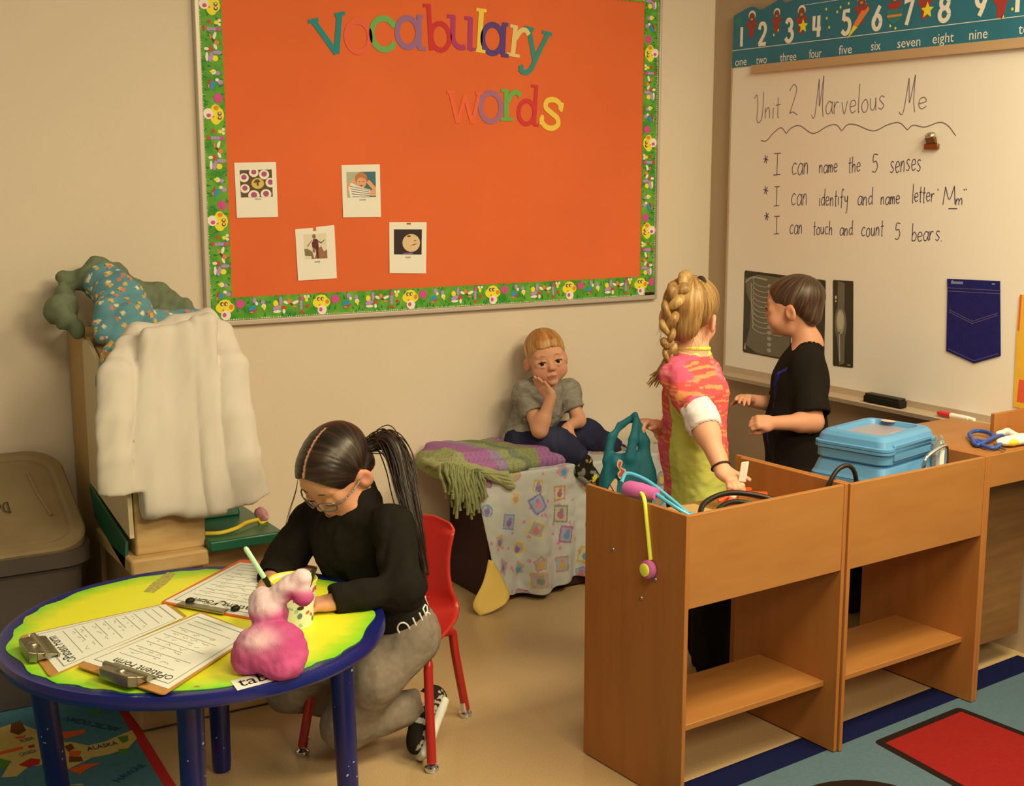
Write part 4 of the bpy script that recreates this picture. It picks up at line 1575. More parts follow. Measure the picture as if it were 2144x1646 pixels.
def play_unit(u0, u1, v0, v1, label):
    c_ = uw((u0 + u1) / 2, (v0 + v1) / 2, 0)
    t = thing('play_unit', c_, label, 'play unit', 'row of wooden play units')
    p = 0.0125
    upart('side_panel', t, M_wood, (u0, u0 + p, v0, v1, 0.0038, .724))
    upart('side_panel', t, M_wood, (u1 - p, u1, v0, v1, 0.0038, .724))
    upart('apron', t, M_wood_h, (u0 + p, u1 - p, v0 + .002, v0 + .016, .497, .722))
    upart('bin_floor', t, M_wood_h, (u0 + p, u1 - p, v0 + .016, v1, .612, .622))
    upart('shelf', t, M_wood_h, (u0 + p, u1 - p, v0 + .042, v0 + .275, .172, .187))
    return t


u1_ = play_unit(0.0, .548, 0.0, .375, 'leftmost wooden play unit, with a toy stethoscope hanging on its side')
u2_ = play_unit(.550, 1.118, -.006, .405, 'middle wooden play unit, holding the blue plastic cases')
# screws and scratches on the left unit's side
M_screw = mat('screw_steel', ph(150, 130, 100, 0.8), 0.3, 0.6, metal=0.8)
for (px_, pz_) in ((-1.455, .56), (-1.66, .50), (-1.73, .525)):
    pass
for v, z in ((.105, .545), (.265, .580), (.155, .485)):
    mb = MB()
    q_ = uw(0, v, z)
    mb.lathe([(.0005, 0), (.006, 0), (.005, .002), (.0005, .0025)], 12, Matrix.Translation(q_) @ Matrix.Rotation(UA, 4, 'Z') @ Matrix.Rotation(math.radians(-90), 4, 'Y'))
    mb.build('screw', M_screw, u1_)
t3 = thing('play_counter', uw(1.34, .1, 0), 'wooden play counter with a raised back, cut off by the right edge of the picture', 'play unit', 'row of wooden play units')
M_wood_d = mat('dark_back_panel', ph(96, 62, 26, 0.6), 0.5, 0.3, color2=ph(110, 72, 32, 0.6), vscale=5, stretch=(1.2, 1.2, 9))
upart('side_panel', t3, M_wood, (1.121, 1.134, -.004, .41, 0.0038, .724))
upart('apron', t3, M_wood_h, (1.134, 1.52, -.002, .012, .630, .722))
upart('counter_top', t3, M_wood_h, (1.134, 1.52, .012, .41, .708, .724))
upart('back_panel', t3, M_wood_d, (1.134, 1.52, .13, .142, .085, .708))
upart('backsplash', t3, M_wood, (1.345, 1.52, .140, .154, .724, .795))

# ------------------------------------------------------------------ round table
M_blue = mat('blue_enamel', ph(26, 32, 92, 1.1), 0.25, 0.5, var=.2, vscale=12, bump=.04, bscale=80)
M_blue_leg = mat('blue_enamel_chipped', ph(22, 26, 78, 1.0), 0.3, 0.5, var=.25, vscale=9)
# chips of white showing on the legs
nt = M_blue_leg.node_tree
bs = nt.nodes['Principled BSDF']
lk = bs.inputs['Base Color'].links[0].from_socket
vz = nt.nodes.new('ShaderNodeTexNoise')
vz.inputs['Scale'].default_value = 75
vz.inputs['Detail'].default_value = 1
tcn = nt.nodes.new('ShaderNodeTexCoord')
nt.links.new(tcn.outputs['Object'], vz.inputs['Vector'])
rmp = nt.nodes.new('ShaderNodeValToRGB')
rmp.color_ramp.elements[0].position = 0.735
rmp.color_ramp.elements[1].position = 0.75
nt.links.new(vz.outputs['Fac'], rmp.inputs[0])
mxx = nt.nodes.new('ShaderNodeMix')
mxx.data_type = 'RGBA'
mxx.inputs[7].default_value = (*ph(150, 170, 170, 0.8), 1)
nt.links.new(rmp.outputs[0], mxx.inputs[0])
nt.links.new(lk, mxx.inputs[6])
nt.links.new(mxx.outputs[2], bs.inputs['Base Color'])

TX, TY, TZ, TR = -2.560, -1.325, 0.50, 0.423
table = thing('round_table', (TX, TY, 0), 'low round table with a yellow-green top, blue rim and chipped blue legs', 'table')
b = MB()
Mt = Matrix.Translation((TX, TY, 0))
b.lathe([(.0, TZ - .001), (TR - .020, TZ - .001), (TR - .012, TZ + .001), (TR - .003, TZ), (TR, TZ - .008), (TR, TZ - .022), (TR - .004, TZ - .029), (TR - .014, TZ - .030), (TR - .03, TZ - .024), (.0, TZ - .024)], 96, Mt, caps=False)
b.build('rim_and_board', M_blue, table, angle=60)
b = MB()
rr = random.Random(5)
pts = []
for i in range(120):
    a = 2 * math.pi * i / 120
    r_ = TR - .029 + .0045 * math.sin(a * 23 + math.sin(a * 5) * 2) + .003 * math.sin(a * 11)
    pts.append((TX + r_ * math.cos(a), TY + r_ * math.sin(a)))
b.poly(pts, 0.0012, flat_at(TZ - .0008))
b.build('yellow_mat', gradient_disc('yellow_green_laminate', ph(236, 222, 38, 0.98), ph(112, 200, 30, 0.98), 0.365, .440), table, smooth=False)
for (x, y) in ((-2.262, -1.472), (-2.432, -1.062), (-2.664, -1.600), (-2.846, -1.190)):
    b = MB()
    ox, oy = (x - TX) * .04, (y - TY) * .04
    if x < -2.8:
        ox, oy = .035, .004
    b.tube([(x - ox, y - oy, TZ - .026), (x - ox, y - oy, TZ - .05), (x, y, .02), (x, y, 0.0042)], [.033, .0285, .024, .022], 20)
    b.build('leg', M_blue_leg, table)
# worn tape mark and stains on the top
b = MB()
f_t = flat_at(TZ)
tp = [(-2.6047,-1.0513),(-2.5685,-0.9963),(-2.5074,-0.9255),(-2.4966,-0.9549),(-2.5362,-1.0157),(-2.585,-1.0715)]
b.poly(tp, .0008, f_t)
b.build('tape_residue', mat('tape_residue', ph(196, 176, 66, 0.9), 0.5, 0.3, color2=ph(150, 128, 60, .9), vscale=120, stretch=(1, 1, 1)), table, smooth=False)
b = MB()
for p in [[(-2.5847,-1.1903),(-2.5716,-1.1915),(-2.5668,-1.2758),(-2.5796,-1.287)],[(-2.6798,-1.6849),(-2.6718,-1.6802),(-2.6662,-1.6883),(-2.6723,-1.6922)]]:
    b.poly(p, .0008, f_t)
b.build('stain', mat('table_stain', ph(176, 140, 40, 0.9), 0.5, 0.3, var=.3, vscale=120), table, smooth=False)

# ------------------------------------------------------------------ red school chair
M_redshell = mat('red_chair_plastic', ph(186, 40, 26, 0.95), 0.33, 0.5, var=.06, vscale=3)
M_redmetal = mat('red_chair_enamel', ph(168, 34, 22, 0.95), 0.28, 0.5)
chair = thing('school_chair', (-1.980, -1.087, 0), 'small red plastic school chair with steel-tipped red legs under the writing girl', 'chair')
CF, CL = Vector((-.69, -.724, 0)), Vector((.724, -.69, 0))
CC = Vector((-1.980, -1.087, 0))
def cw(f, l, z):
    return CC + CF * f + CL * l + Vector((0, 0, z))
prof = [(.150, .262), (.146, .278), (.132, .290), (.09, .294), (.03, .290), (-.05, .288), (-.10, .292), (-.135, .308), (-.155, .340), (-.165, .385), (-.175, .43), (-.187, .485), (-.198, .54), (-.203, .565)]
wid = [.150, .160, .166, .170, .172, .172, .170, .166, .158, .143, .134, .136, .145, .130]
G = []
pr = crom([(p[0], p[1], w_) for p, w_ in zip(prof, wid)], 4)
for f, z, w_ in pr:
    row = []
    for i in range(25):
        s = -1 + i / 12
        seat = max(0, min(1, (.36 - z) / .06))
        l = w_ * s
        up_ = .022 * abs(s) ** 3 * seat
        fo = .024 * abs(s) ** 2.5 * (1 - seat)
        # rounded top corners
        zz = z + up_
        if z > .535:
            zz -= .016 * max(0, abs(s) - .6) / .4
        row.append(cw(f + fo, l, zz))
    G.append(row)
grid_object('seat_shell', np.array([[tuple(p) for p in r] for r in G]), M_redshell, chair, thick=0.006)
M_chrome = mat('chair_glide_chrome', ph(200, 190, 170, 0.85), 0.12, 0.6, metal=1.0)
FEET = {(1, 1): (-1.977, -1.34), (-1, 1): (-1.741, -1.092), (1, -1): (-2.222, -1.081), (-1, -1): (-1.986, -.838)}
for (sf, sl), (fx, fy) in FEET.items():
    foot = Vector((fx, fy, 0))
    a_ = cw(.03 * sf, .09 * sl, .278)
    k_ = cw(.115 * sf, .150 * sl, .262)
    bend = crom([a_, a_.lerp(k_, .6), k_, k_.lerp(foot, .14) + Vector((0, 0, .012)), k_.lerp(foot, .3) + Vector((0, 0, .004)), foot + Vector((0, 0, .022))], 6)
    b = MB()
    b.tube(bend, .0122, 12)
    lg = b.build('leg', M_redmetal, chair)
    b = MB()
    fd = (k_ - foot).normalized()
    b.tube([foot + fd * .048, foot + fd * .016], .0105, 12)
    b.lathe([(.004, .0005), (.016, .0005), (.0185, .006), (.018, .013), (.011, .019), (.006, .021)], 16, Matrix.Translation(foot))
    b.build('glide', M_chrome, lg)

# ------------------------------------------------------------------ bench with quilt and crochet blanket
BEX0, BEX1, BEY, BEZ = -1.205, -0.30, -0.305, 0.452
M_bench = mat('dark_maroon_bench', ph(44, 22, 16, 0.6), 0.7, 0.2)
bench = thing('bench_box', ((BEX0 + BEX1) / 2, BEY / 2, 0), 'dark maroon box bench hidden under the printed quilt by the back wall', 'bench')
b = MB()
b.box((BEX0, BEY + .010, 0.002), (BEX1, -0.006, BEZ - .010))
b.build('box', M_bench, bench, bevel=.008)

# quilt: top part lies on the bench, front part hangs down with soft folds
M_tint = mat('printed_cotton', (1, 1, 1), 0.85, 0.1, attr='tint', bump=.15, bscale=500)
nu, nv = 330, 210
rs = np.random.RandomState(11)
U = np.linspace(0, 1, nu)[None, :] * np.ones((nv, 1))
Vv = np.linspace(0, 1, nv)[:, None] * np.ones((1, nu))
Lx = 0.90
# u: along the bench, v: 0 at the wall side of the top, 0.36 at the front edge, 1 at the hem
top_d = 0.27
drop = 0.42
S = Vv * (top_d + drop)
hemdrop = np.interp(U, [0, .06, .25, .45, .7, 1.0], [.400, .425, .435, .415, .435, .435])
S = Vv * (top_d + hemdrop)
X = BEX0 - .050 + U * Lx
over = np.clip((S - top_d + .02) / .04, 0, 1)
over = over * over * (3 - 2 * over)
Yq = np.where(S < top_d, BEY + (top_d - S), BEY)
dn = np.clip(S - top_d, 0, None)
Zq = BEZ + .006 - dn
fold = .022 * np.sin(U * 26 + 1.2 * np.sin(U * 9)) + .015 * np.sin(U * 47 + 2)
Yq = Yq - (.010 + (.45 + .55 * fold / .03) * np.clip(dn / .4, 0, 1) * .055)
P3 = np.stack([X.ravel() * 5, S.ravel() * 5, 0 * X.ravel()], 1)
wr = (noise(P3, 1.3, 2) * .010 + noise(P3, 3.5, 5) * .005 + noise(P3, 8, 6) * .0022).reshape(X.shape)
Yq -= wr * np.clip(dn / .05, 0, 1)
Zq += np.abs(wr) * .6 * (1 - np.clip(dn / .05, 0, 1))
Yq = np.minimum(Yq, BEY + .004 + np.where(S < top_d, 1.0, 0.0))
Zq = np.where(S < top_d - .01, np.maximum(Zq, BEZ + .002), Zq)
# left edge slants in towards the corner
left = np.clip((.16 - U) / .16, 0, 1)
X = X + left * np.clip(dn / .42, 0, 1) * .055
Yq = Yq + left ** 2 * np.clip(1 - dn / .30, 0, 1) * .04
# picture patches
Xm, Sm = U * Lx, S
base = np.array(ph(192, 180, 144, 0.98))
C_ = np.ones((nv, nu, 3)) * base
pal_ = [ph(*c_, 0.98) for c_ in ((98, 140, 150), (206, 128, 130), (190, 150, 70), (122, 128, 96), (168, 98, 116), (214, 184, 82), (126, 112, 140), (196, 120, 92))]
for gi in range(9):
    for gj in range(8):
        cx_ = .03 + gi * .105 + rs.uniform(-.03, .03)
        cs_ = .03 + gj * .092 + rs.uniform(-.025, .025) + (gi % 2) * .045
        ang = rs.uniform(-.5, .5)
        dx, ds = Xm - cx_, Sm - cs_
        a_, e_ = dx * math.cos(ang) + ds * math.sin(ang), -dx * math.sin(ang) + ds * math.cos(ang)
        c1, c2, c3 = [pal_[k] for k in rs.choice(len(pal_), 3, False)]
        kind = rs.randint(4)
        r_ = rs.uniform(.021, .029)
        if kind < 2:      # framed stamp
            rim = np.maximum(np.abs(a_), np.abs(e_) * .92) + .0018 * np.cos(a_ * 900) * np.cos(e_ * 900)
        elif kind == 2:   # round badge
            rim = np.sqrt(a_ ** 2 + e_ ** 2)
        else:             # loose animal-like blob
            rim = np.sqrt((a_ * 1.3) ** 2 + e_ ** 2) + .004 * np.sin(np.arctan2(e_, a_) * 5 + gi)
        C_[rim < r_] = c1
        C_[rim < r_ * .80] = np.array(c2) * .5 + base * .5
        body = np.sqrt(a_ ** 2 + (e_ - .004) ** 2 * .8)
        C_[body < r_ * .45] = c3
        hd = np.sqrt((a_ - .003) ** 2 + (e_ + r_ * .42) ** 2)
        C_[hd < r_ * .28] = np.array(c1) * .6 + np.array(c3) * .4
for k in range(120):
    cx_, cs_ = rs.uniform(0, Lx), rs.uniform(0, top_d + drop)
    dd = np.hypot(Xm - cx_, Sm - cs_)
    C_[(dd < .0065) & (np.abs(C_ - base).sum(2) < 1e-6)] = pal_[1]
quilt = grid_object('quilt', np.stack([X, Yq, Zq], 2), M_tint, None, C_, thick=.004)
tag(quilt, 'white cotton quilt printed with little pictures, draped over the bench', 'quilt')
# the turned-up corner shows the yellow lining
M_lining = mat('yellow_lining', ph(214, 170, 74, 0.82), 0.85, 0.1, bump=.2, bscale=30)
A, B, Cc, D = [np.array(p) for p in ((-1.2405,-0.36,0.1817), (-1.1749,-0.385,0.0503), (-1.1993,-0.4,0.0279), (-1.2992,-0.395,-0.0002))]
E_ = np.array((-1.314,-0.375,0.0376))
edgeL = [np.array(p) for p in crom([A, (A + E_) / 2 + np.array((.004, -.006, 0)), E_, D], 5)]
edgeR = [np.array(p) for p in crom([A + np.array((.006, -.004, .0)), (A + B) / 2 + np.array((.012, .006, 0)), B, Cc], 5)]
G = [[l_ + (r_ - l_) * (j / 8) + np.array((0, -.012 * math.sin(j / 8 * 3.14), 0)) for j in range(9)] for l_, r_ in zip(edgeL, edgeR)]
lin_o = grid_object('lining_corner', np.array(G), M_lining, quilt, thick=.003)
lin_o['label'] = 'turned-out yellow lining corner'

# crochet blanket, folded on the bench's left end with a fringe of green wool
v = Vol((-1.50, -.42, .40), (-.70, .0, .62), .005)
lo_z = BEZ + .014
v.box((-1.105, -.165, lo_z + .020), (.245, .125, .024), frame((0.02, 0, 1)), rad=.022, k=.01)
v.box((-1.13, -.160, lo_z + .054), (.20, .115, .020), frame((0.06, 0, 1)), rad=.017, k=.012)
v.ell((-1.325, -.17, lo_z + .030), (.070, .135, .048), k=.03)
v.cap((-1.31, -.28, lo_z + .02), (-1.06, -.30, lo_z + .02), .034, .022, k=.02)
V_, Q_ = v.mesh(2)
V_ = V_ + vnormals(V_, Q_) * (noise(V_, 22, 1) * .004 + noise(V_, 70, 2) * .0015)[:, None]
# stripes run from front to back, slanting
st = V_[:, 0] * .82 + (V_[:, 1]) * .30 + .012 * noise(V_, 16, 4)
bands = [(-1.36, (142, 140, 62)), (-1.275, (158, 72, 120)), (-1.235, (170, 92, 140)), (-1.195, (150, 148, 70)), (-1.16, (128, 122, 110)), (-1.125, (120, 122, 52)), (-1.06, (96, 96, 60)), (-1.03, (176, 84, 132)), (-.965, (190, 170, 90)), (-.94, (140, 70, 116)), (-.915, (130, 128, 80))]
bands = [(-1.60, (150, 144, 82)), (-1.145, (158, 100, 118)), (-1.060, (150, 122, 124)), (-1.02, (146, 142, 82)), (-.985, (118, 120, 80)), (-.955, (136, 132, 74)), (-.90, (158, 100, 118)), (-.835, (164, 108, 122)), (-.79, (196, 170, 90)), (-.77, (130, 70, 110)), (-.75, (124, 128, 90))]
cc = np.zeros((len(V_), 3))
for s0, c_ in bands:
    cc[st > s0] = ph(*c_, 0.92)
hole = (np.sin(V_[:, 0] * 330) * np.sin(V_[:, 1] * 330)) > .62
cc[hole] *= .72
M_knit = mat('crochet_wool', (1, 1, 1), 0.95, 0.05, attr='tint', bump=.8, bscale=170)
blanket = soft('crochet_blanket', V_, Q_, M_knit, None, cc)
tag(blanket, 'folded crochet blanket striped in purple and green on the bench', 'blanket')
M_fringe = mat('green_wool', ph(146, 138, 76, .95), 0.95, 0.05, color2=ph(126, 120, 66, .95), vscale=40, bump=.6, bscale=200)
b = MB()
rr = random.Random(3)
for k in range(64):
    t = k / 63
    a = Vector((-1.385 + .15 * t + rr.uniform(-.01, .01), -.285 - .02 * math.sin(t * 3) + rr.uniform(-.02, .012), lo_z + .055 - .02 * t + rr.uniform(-.012, .008)))
    ln_ = rr.uniform(.07, .14) * (0.75 + .6 * math.sin(t * 3.1))
    sw = rr.uniform(-.025, .02)
    b.tube(crom([a, a + Vector((sw * .3 - .012, -.022, -ln_ * .30)), a + Vector((sw * .6 - .004, -.030, -ln_ * .65)), a + Vector((sw, -.024 + rr.uniform(-.01, .01), -ln_))], 3),
           [.0052 + .0014 * math.sin(i * 2.1 + k) for i in range(10)], 6)
b.build('fringe', M_fringe, blanket)
b = MB()
M_ruf = mat('pale_green_wool', ph(168, 158, 90, 1.1), 0.95, 0.05, bump=.7, bscale=170)
for k in range(4):
    b.tube(crom([(-1.40 + .02 * k, -.18 - .02 * k, lo_z + .05), (-1.395 + .02 * k, -.255 - .012 * k, lo_z + .048 - .01 * k), (-1.33 + .02 * k, -.300 - .008 * k, lo_z + .040), (-1.24 + .02 * k, -.322, lo_z + .022 - .014 * k), (-1.15 + .01 * k, -.330, lo_z + .0 - .016 * k)], 5),
           [.012 + .004 * math.sin(i * 1.3 + k) for i in range(21)], 8)
b.build('ruffled_edge', M_ruf, blanket)

# ------------------------------------------------------------------ play kitchen behind the table
M_cream = mat('cream_laminate', ph(204, 172, 112, 0.85), 0.5, 0.3, var=.06, vscale=3)
M_tan = mat('tan_laminate', ph(176, 132, 66, 0.8), 0.5, 0.3, var=.10, vscale=4)
M_birch = mat('light_birch', ph(190, 148, 82, 0.84), 0.5, 0.3, color2=ph(174, 130, 68, 0.84), vscale=6, stretch=(2, 2, 8))
M_greenp = mat('green_plastic', ph(28, 78, 44, 0.75), 0.3, 0.5)
kit = thing('play_kitchen', (-2.32, -.38, 0), 'wooden play kitchen with green counter, under the hanging white coat', 'play kitchen')
b = MB()
b.box((-2.526, -.285, .004), (-2.16, -.012, 1.030))
b.build('tall_cabinet', M_tan, kit, bevel=.004)
b = MB()
b.poly([(-.285, 1.022), (-.285, .60), (-.226, .590), (-.640, .512), (-.640, .80), (-.42, .86), (-.42, 1.022)][0:1] + [(-.640, .86), (-.660, .525), (-.226, .592), (-.226, 1.022)], .012, lambda u, v, w=0: Vector((-2.532 + w, u, v)))
b.build('side_panel', M_cream, kit, smooth=False)
b = MB()
b.box((-2.516, -.655, .470), (-2.322, -.30, 1.005))
b.build('cupboard', M_birch, kit, bevel=.006)
b = MB()
b.box((-2.540, -.690, .425), (-2.325, -.30, .472))
b.build('ledge', M_birch, kit, bevel=.008)
b = MB()
b.box((-2.515, -.660, .035), (-2.330, -.30, .425))
b.box((-2.330, -.640, .035), (-2.10, -.30, .455))
b.build('base_cabinet', mat('kitchen_base', ph(150, 112, 58, 0.7), 0.5, 0.3, var=.1, vscale=4), kit, bevel=.004)
b = MB()
b.box((-2.545, -.735, .0045), (-2.06, -.60, .075))
b.build('plinth', M_birch, kit, bevel=.006)
b = MB()
b.box((-2.326, -.700, .462), (-2.110, -.30, .494))
b.build('counter', M_greenp, kit, bevel=.006)
b = MB()
b.hexa([(-2.322, -.47, .494), (-2.155, -.47, .494), (-2.155, -.40, .494), (-2.322, -.40, .494)], [(-2.322, -.43, .605), (-2.168, -.43, .605), (-2.168, -.40, .605), (-2.322, -.40, .605)])
b.hexa([(-2.322, -.45, .605), (-2.160, -.45, .605), (-2.160, -.39, .605), (-2.322, -.39, .605)], [(-2.322, -.44, .618), (-2.165, -.44, .618), (-2.165, -.39, .618), (-2.322, -.39, .618)])
b.build('backsplash', M_greenp, kit, bevel=.006)
b = MB()
b.poly([(-.24, .588), (-.64, .512), (-.62, .43), (-.30, .50)], .008, lambda u, v, w=0: Vector((-2.540 + w, u, v)))
b.build('green_side', M_greenp, kit, smooth=False)
b = MB()
b.ball((-2.315, -.520, .548), (.012, .016, .022), 14)
b.build('knob', mat('blue_knob', ph(24, 70, 130, 0.75), .3, .5), kit)
b = MB()
b.box((-2.162, -.300, .83), (-2.148, -.284, .90))
b.build('handle', mat('brown_handle', ph(130, 80, 30, 0.8), .5), kit, bevel=.003)

# ------------------------------------------------------------------ grey storage tote at the left edge
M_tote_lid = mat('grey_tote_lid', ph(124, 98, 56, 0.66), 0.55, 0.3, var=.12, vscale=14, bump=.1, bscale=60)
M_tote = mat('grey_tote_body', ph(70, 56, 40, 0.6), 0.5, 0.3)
tote = thing('storage_tote', (-2.86, -.36, 0), 'lidded grey storage tote with black writing, left of the play kitchen', 'storage tote')


def lid_frame(u, v, w=0):
    """u along the wall, v up the slope of the leaning lid"""
    c_, s_ = math.cos(.445), math.sin(.445)
    return Vector((-2.585 + u, -.455 + v * c_ - w * s_, .462 + v * s_ + w * c_))


def rrect(u0, u1, v0, v1, r, n=8):
    out = []
    for cx_, cy_, a0 in ((u1 - r, v0 + r, -90), (u1 - r, v1 - r, 0), (u0 + r, v1 - r, 90), (u0 + r, v0 + r, 180)):
        out += arc(cx_, cy_, r, r, a0, a0 + 90, n)
    return out


b = MB()
rings = []
for (ins, w, r) in ((0.0, -.028, .10), (0.0, 0.0, .10), (.006, .006, .096), (.030, .008, .085), (.040, .000, .08), (.05, .002, .075)):
    rings.append([lid_frame(u, v, w) for u, v in rrect(-.66 + ins, -ins, ins, .47 - ins, r)])
n_ = len(rings[0])
for a in range(len(rings) - 1):
    b.add(rings[a] + rings[a + 1], [(i, (i + 1) % n_, n_ + (i + 1) % n_, n_ + i) for i in range(n_)])
b.add(rings[-1], [tuple(range(n_))])
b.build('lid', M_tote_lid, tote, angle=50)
b = MB()
b.tube([lid_frame(-.105, .36, .003), lid_frame(-.098, .26, .003), lid_frame(-.080, .15, .003)], .006, 8)
b.build('lid_rib', M_tote_lid, tote)
rings = []
for z, x1, y0, y1, r in ((.005, -2.625, -.40, -.05, .06), (.40, -2.592, -.430, -.03, .09), (.41, -2.572, -.452, -.02, .10), (.455, -2.572, -.452, -.02, .10)):
    rings.append([(u, v_, z) for u, v_ in rrect(-3.20, x1, y0, y1, r)])
b = MB()
for a in range(len(rings) - 1):
    b.add(rings[a] + rings[a + 1], [(i, (i + 1) % n_, n_ + (i + 1) % n_, n_ + i) for i in range(n_)])
b.add(rings[0], [tuple(reversed(range(n_)))])
b.add(rings[-1], [tuple(range(n_))])
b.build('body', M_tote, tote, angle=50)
b = MB()
def lid_write(txt, u0, v0, k):
    fr_ = lambda u, v, w=0: lid_frame(u, v, .0105 + w)
    x = 0
    adv = {'l': .35, 'D': .8, 'H': .85}
    for ch in txt:
        sts = HW.get(ch) or {'D': ([(.05, .0), (.08, 1.8)], [(-.05, 1.8), (.5, 1.5), (.6, .8), (.4, .1), (-.02, .0)]),
                             'H': ([(.05, .0), (.08, 1.8)], [(.6, .0), (.58, 1.8)], [(.05, .9), (.6, .95)])}[ch]
        for st in sts:
            b.stroke([(u0 - (x + a) * k, v0 - e * k) for a, e in crom(st, 4)], .0034, .0006, fr_)
        x += adv.get(ch, .66)
lid_write('Doll', -.185, .225, .026)
lid_write('House', -.215, .30, .026)
b.build('writing', mat('black_marker', ph(52, 40, 26, 0.7), .6), tote, smooth=False)

# ------------------------------------------------------------------ white lab coat
M_coat = mat('white_cotton_coat', ph(220, 194, 148, 1.08), 0.85, 0.12, bump=.05, bscale=260)
v = Vol((-2.70, -.86, .40), (-1.98, -.24, 1.16), .005)
def poly_slab(pts, y0, y1, k, th=.012):
    """row-by-row slab between a left and a right outline"""
    for (xl, zl), (xr, zr) in pts:
        v.cap((xl + th, y0, zl), (xr - th, y1, zr), th, th, k=k)
Lb = crom([(-2.4695,-0.66,1.0761), (-2.5074,-0.68,0.8771), (-2.5364,-0.69,0.7012), (-2.5404,-0.69,0.6208)], 24)
Rb = crom([(-2.335,-0.66,1.0908), (-2.3405,-0.68,0.8611), (-2.3355,-0.69,0.6763), (-2.3339,-0.69,0.5872)], 24)
for a_, e_ in zip(Lb, Rb):
    v.cap(np.array(a_) + (.012, 0, 0), np.array(e_) - (.004, 0, 0), .015, .015, k=.02)
v.cap((-2.5006,-0.69,0.6048), (-2.3335,-0.69,0.5953), .016, .016, k=.02)
# front strip that hangs a little in front of the rest
Ls = crom([(-2.3386,-0.665,1.1045), (-2.3399,-0.695,0.8634), (-2.3365,-0.71,0.6805), (-2.3268,-0.71,0.5908)], 24)
Rs_ = crom([(-2.2805,-0.665,1.1062), (-2.287,-0.695,0.8583), (-2.2724,-0.71,0.6725), (-2.2511,-0.71,0.5885)], 24)
for a_, e_ in zip(Ls, Rs_):
    v.cap(np.array(a_) + (.012, 0, 0), np.array(e_) - (.012, 0, 0), .017, .017, k=.006)
# yoke folded back over the cupboard
v.chain([(-2.504,-0.6,1.0268), (-2.4608,-0.58,1.0696), (-2.3632,-0.56,1.0797), (-2.2717,-0.57,1.0912), (-2.2353,-0.6,1.0546)], [.030, .026, .024, .028, .032], k=.03)
v.box((-2.375, -.53, 1.025), (.125, .115, .016), frame((0, .22, 1), (1, 0, 0)), rad=.015, k=.03)
# sleeves
v.chain([(-2.5012,-0.62,1.0354), (-2.5451,-0.67,0.9685), (-2.5681,-0.7,0.8608), (-2.577,-0.715,0.7626), (-2.5791,-0.715,0.6731)], [.040, .052, .047, .044, .044], k=.008, squash=((0, 1, 0), .55))
v.chain([(-2.2427,-0.61,1.0561), (-2.2392,-0.67,0.9699), (-2.2381,-0.7,0.8411), (-2.2287,-0.715,0.7221), (-2.2108,-0.715,0.6115)], [.040, .050, .050, .053, .060], k=.008, squash=((0, 1, 0), .55))
v.cut((-.03, 0, -1), (-2.5795,-0.715,0.6654), near=(-2.5818,-0.715,0.6218), rad=.075)
v.cut((.22, 0, -1), (-2.2236,-0.715,0.5996), near=(-2.2047,-0.715,0.5491), rad=.075)
V_, Q_ = v.mesh(2)
V_ = folds(V_, Q_, .0075, 15, (0.05, 0, 1), .16, 2)
V_ = folds(V_, Q_, .0035, 26, (0.6, 0, 1), .25, 5)
coat = soft('lab_coat', V_, Q_, M_coat)
tag(coat, 'child-size white lab coat hanging over the front of the play kitchen', 'coat')

# ------------------------------------------------------------------ costume tops thrown over the cabinet
M_scrub = mat('sage_green_cotton', ph(112, 112, 72, 0.85), 0.9, 0.1, var=.12, vscale=8, bump=.2, bscale=260)
v = Vol((-2.66, -.46, .98), (-2.08, .0, 1.30), .005)
v.chain([(-2.560, -.16, 1.165), (-2.575, -.19, 1.10), (-2.545, -.22, 1.055)], [.034, .048, .034], k=.03, squash=((1, 0, 0), .75))
v.chain([(-2.555, -.12, 1.19), (-2.50, -.15, 1.18), (-2.455, -.15, 1.225), (-2.40, -.14, 1.20)], [.02, .028, .022, .03], k=.03)
v.chain([(-2.46, -.14, 1.17), (-2.36, -.13, 1.135), (-2.28, -.14, 1.12), (-2.19, -.17, 1.075)], [.05, .04, .038, .022], k=.03)
v.chain([(-2.44, -.2, 1.08), (-2.3, -.2, 1.06), (-2.20, -.22, 1.05)], [.035, .035, .02], k=.03)
V_, Q_ = v.mesh(2)
V_ = folds(V_, Q_, .014, 20, (.6, -.4, .5), .2, 1)
V_ = folds(V_, Q_, .005, 42, (.2, -.4, .9), .25, 4)
sc = soft('scrub_top', V_, Q_, M_scrub)
tag(sc, 'sage green scrub top crumpled on top of the tall cabinet', 'clothing')
M_blue_print = mat('blue_printed_cotton', (1, 1, 1), 0.85, 0.12, attr='tint', bump=.2, bscale=260)
v = Vol((-2.62, -.60, .84), (-2.06, -.10, 1.26), .0045)
v.chain([(-2.465, -.24, 1.185), (-2.43, -.30, 1.135), (-2.42, -.36, 1.085)], [.052, .064, .060], k=.04, squash=((0, 1, .4), .6))
v.chain([(-2.485, -.34, 1.12), (-2.50, -.36, 1.05)], [.035, .03], k=.03)
v.chain([(-2.42, -.37, 1.065), (-2.35, -.33, 1.075), (-2.25, -.30, 1.078), (-2.16, -.29, 1.068)], [.026, .022, .022, .016], k=.02)
v.chain([(-2.43, -.38, 1.05), (-2.475, -.41, .985), (-2.505, -.42, .925), (-2.490, -.42, .885)], [.04, .046, .032, .012], k=.025, squash=((0, 1, 0), .5))
v.chain([(-2.44, -.405, 1.035), (-2.37, -.40, 1.04), (-2.31, -.38, 1.05)], [.012, .013, .010], k=.012)
V_, Q_ = v.mesh(2)
V_ = folds(V_, Q_, .012, 17, (.4, -.5, .8), .2, 7)
V_ = folds(V_, Q_, .004, 40, (.9, -.2, .3), .25, 3)
cc = np.ones((len(V_), 3)) * np.array(ph(100, 136, 120, 0.95))
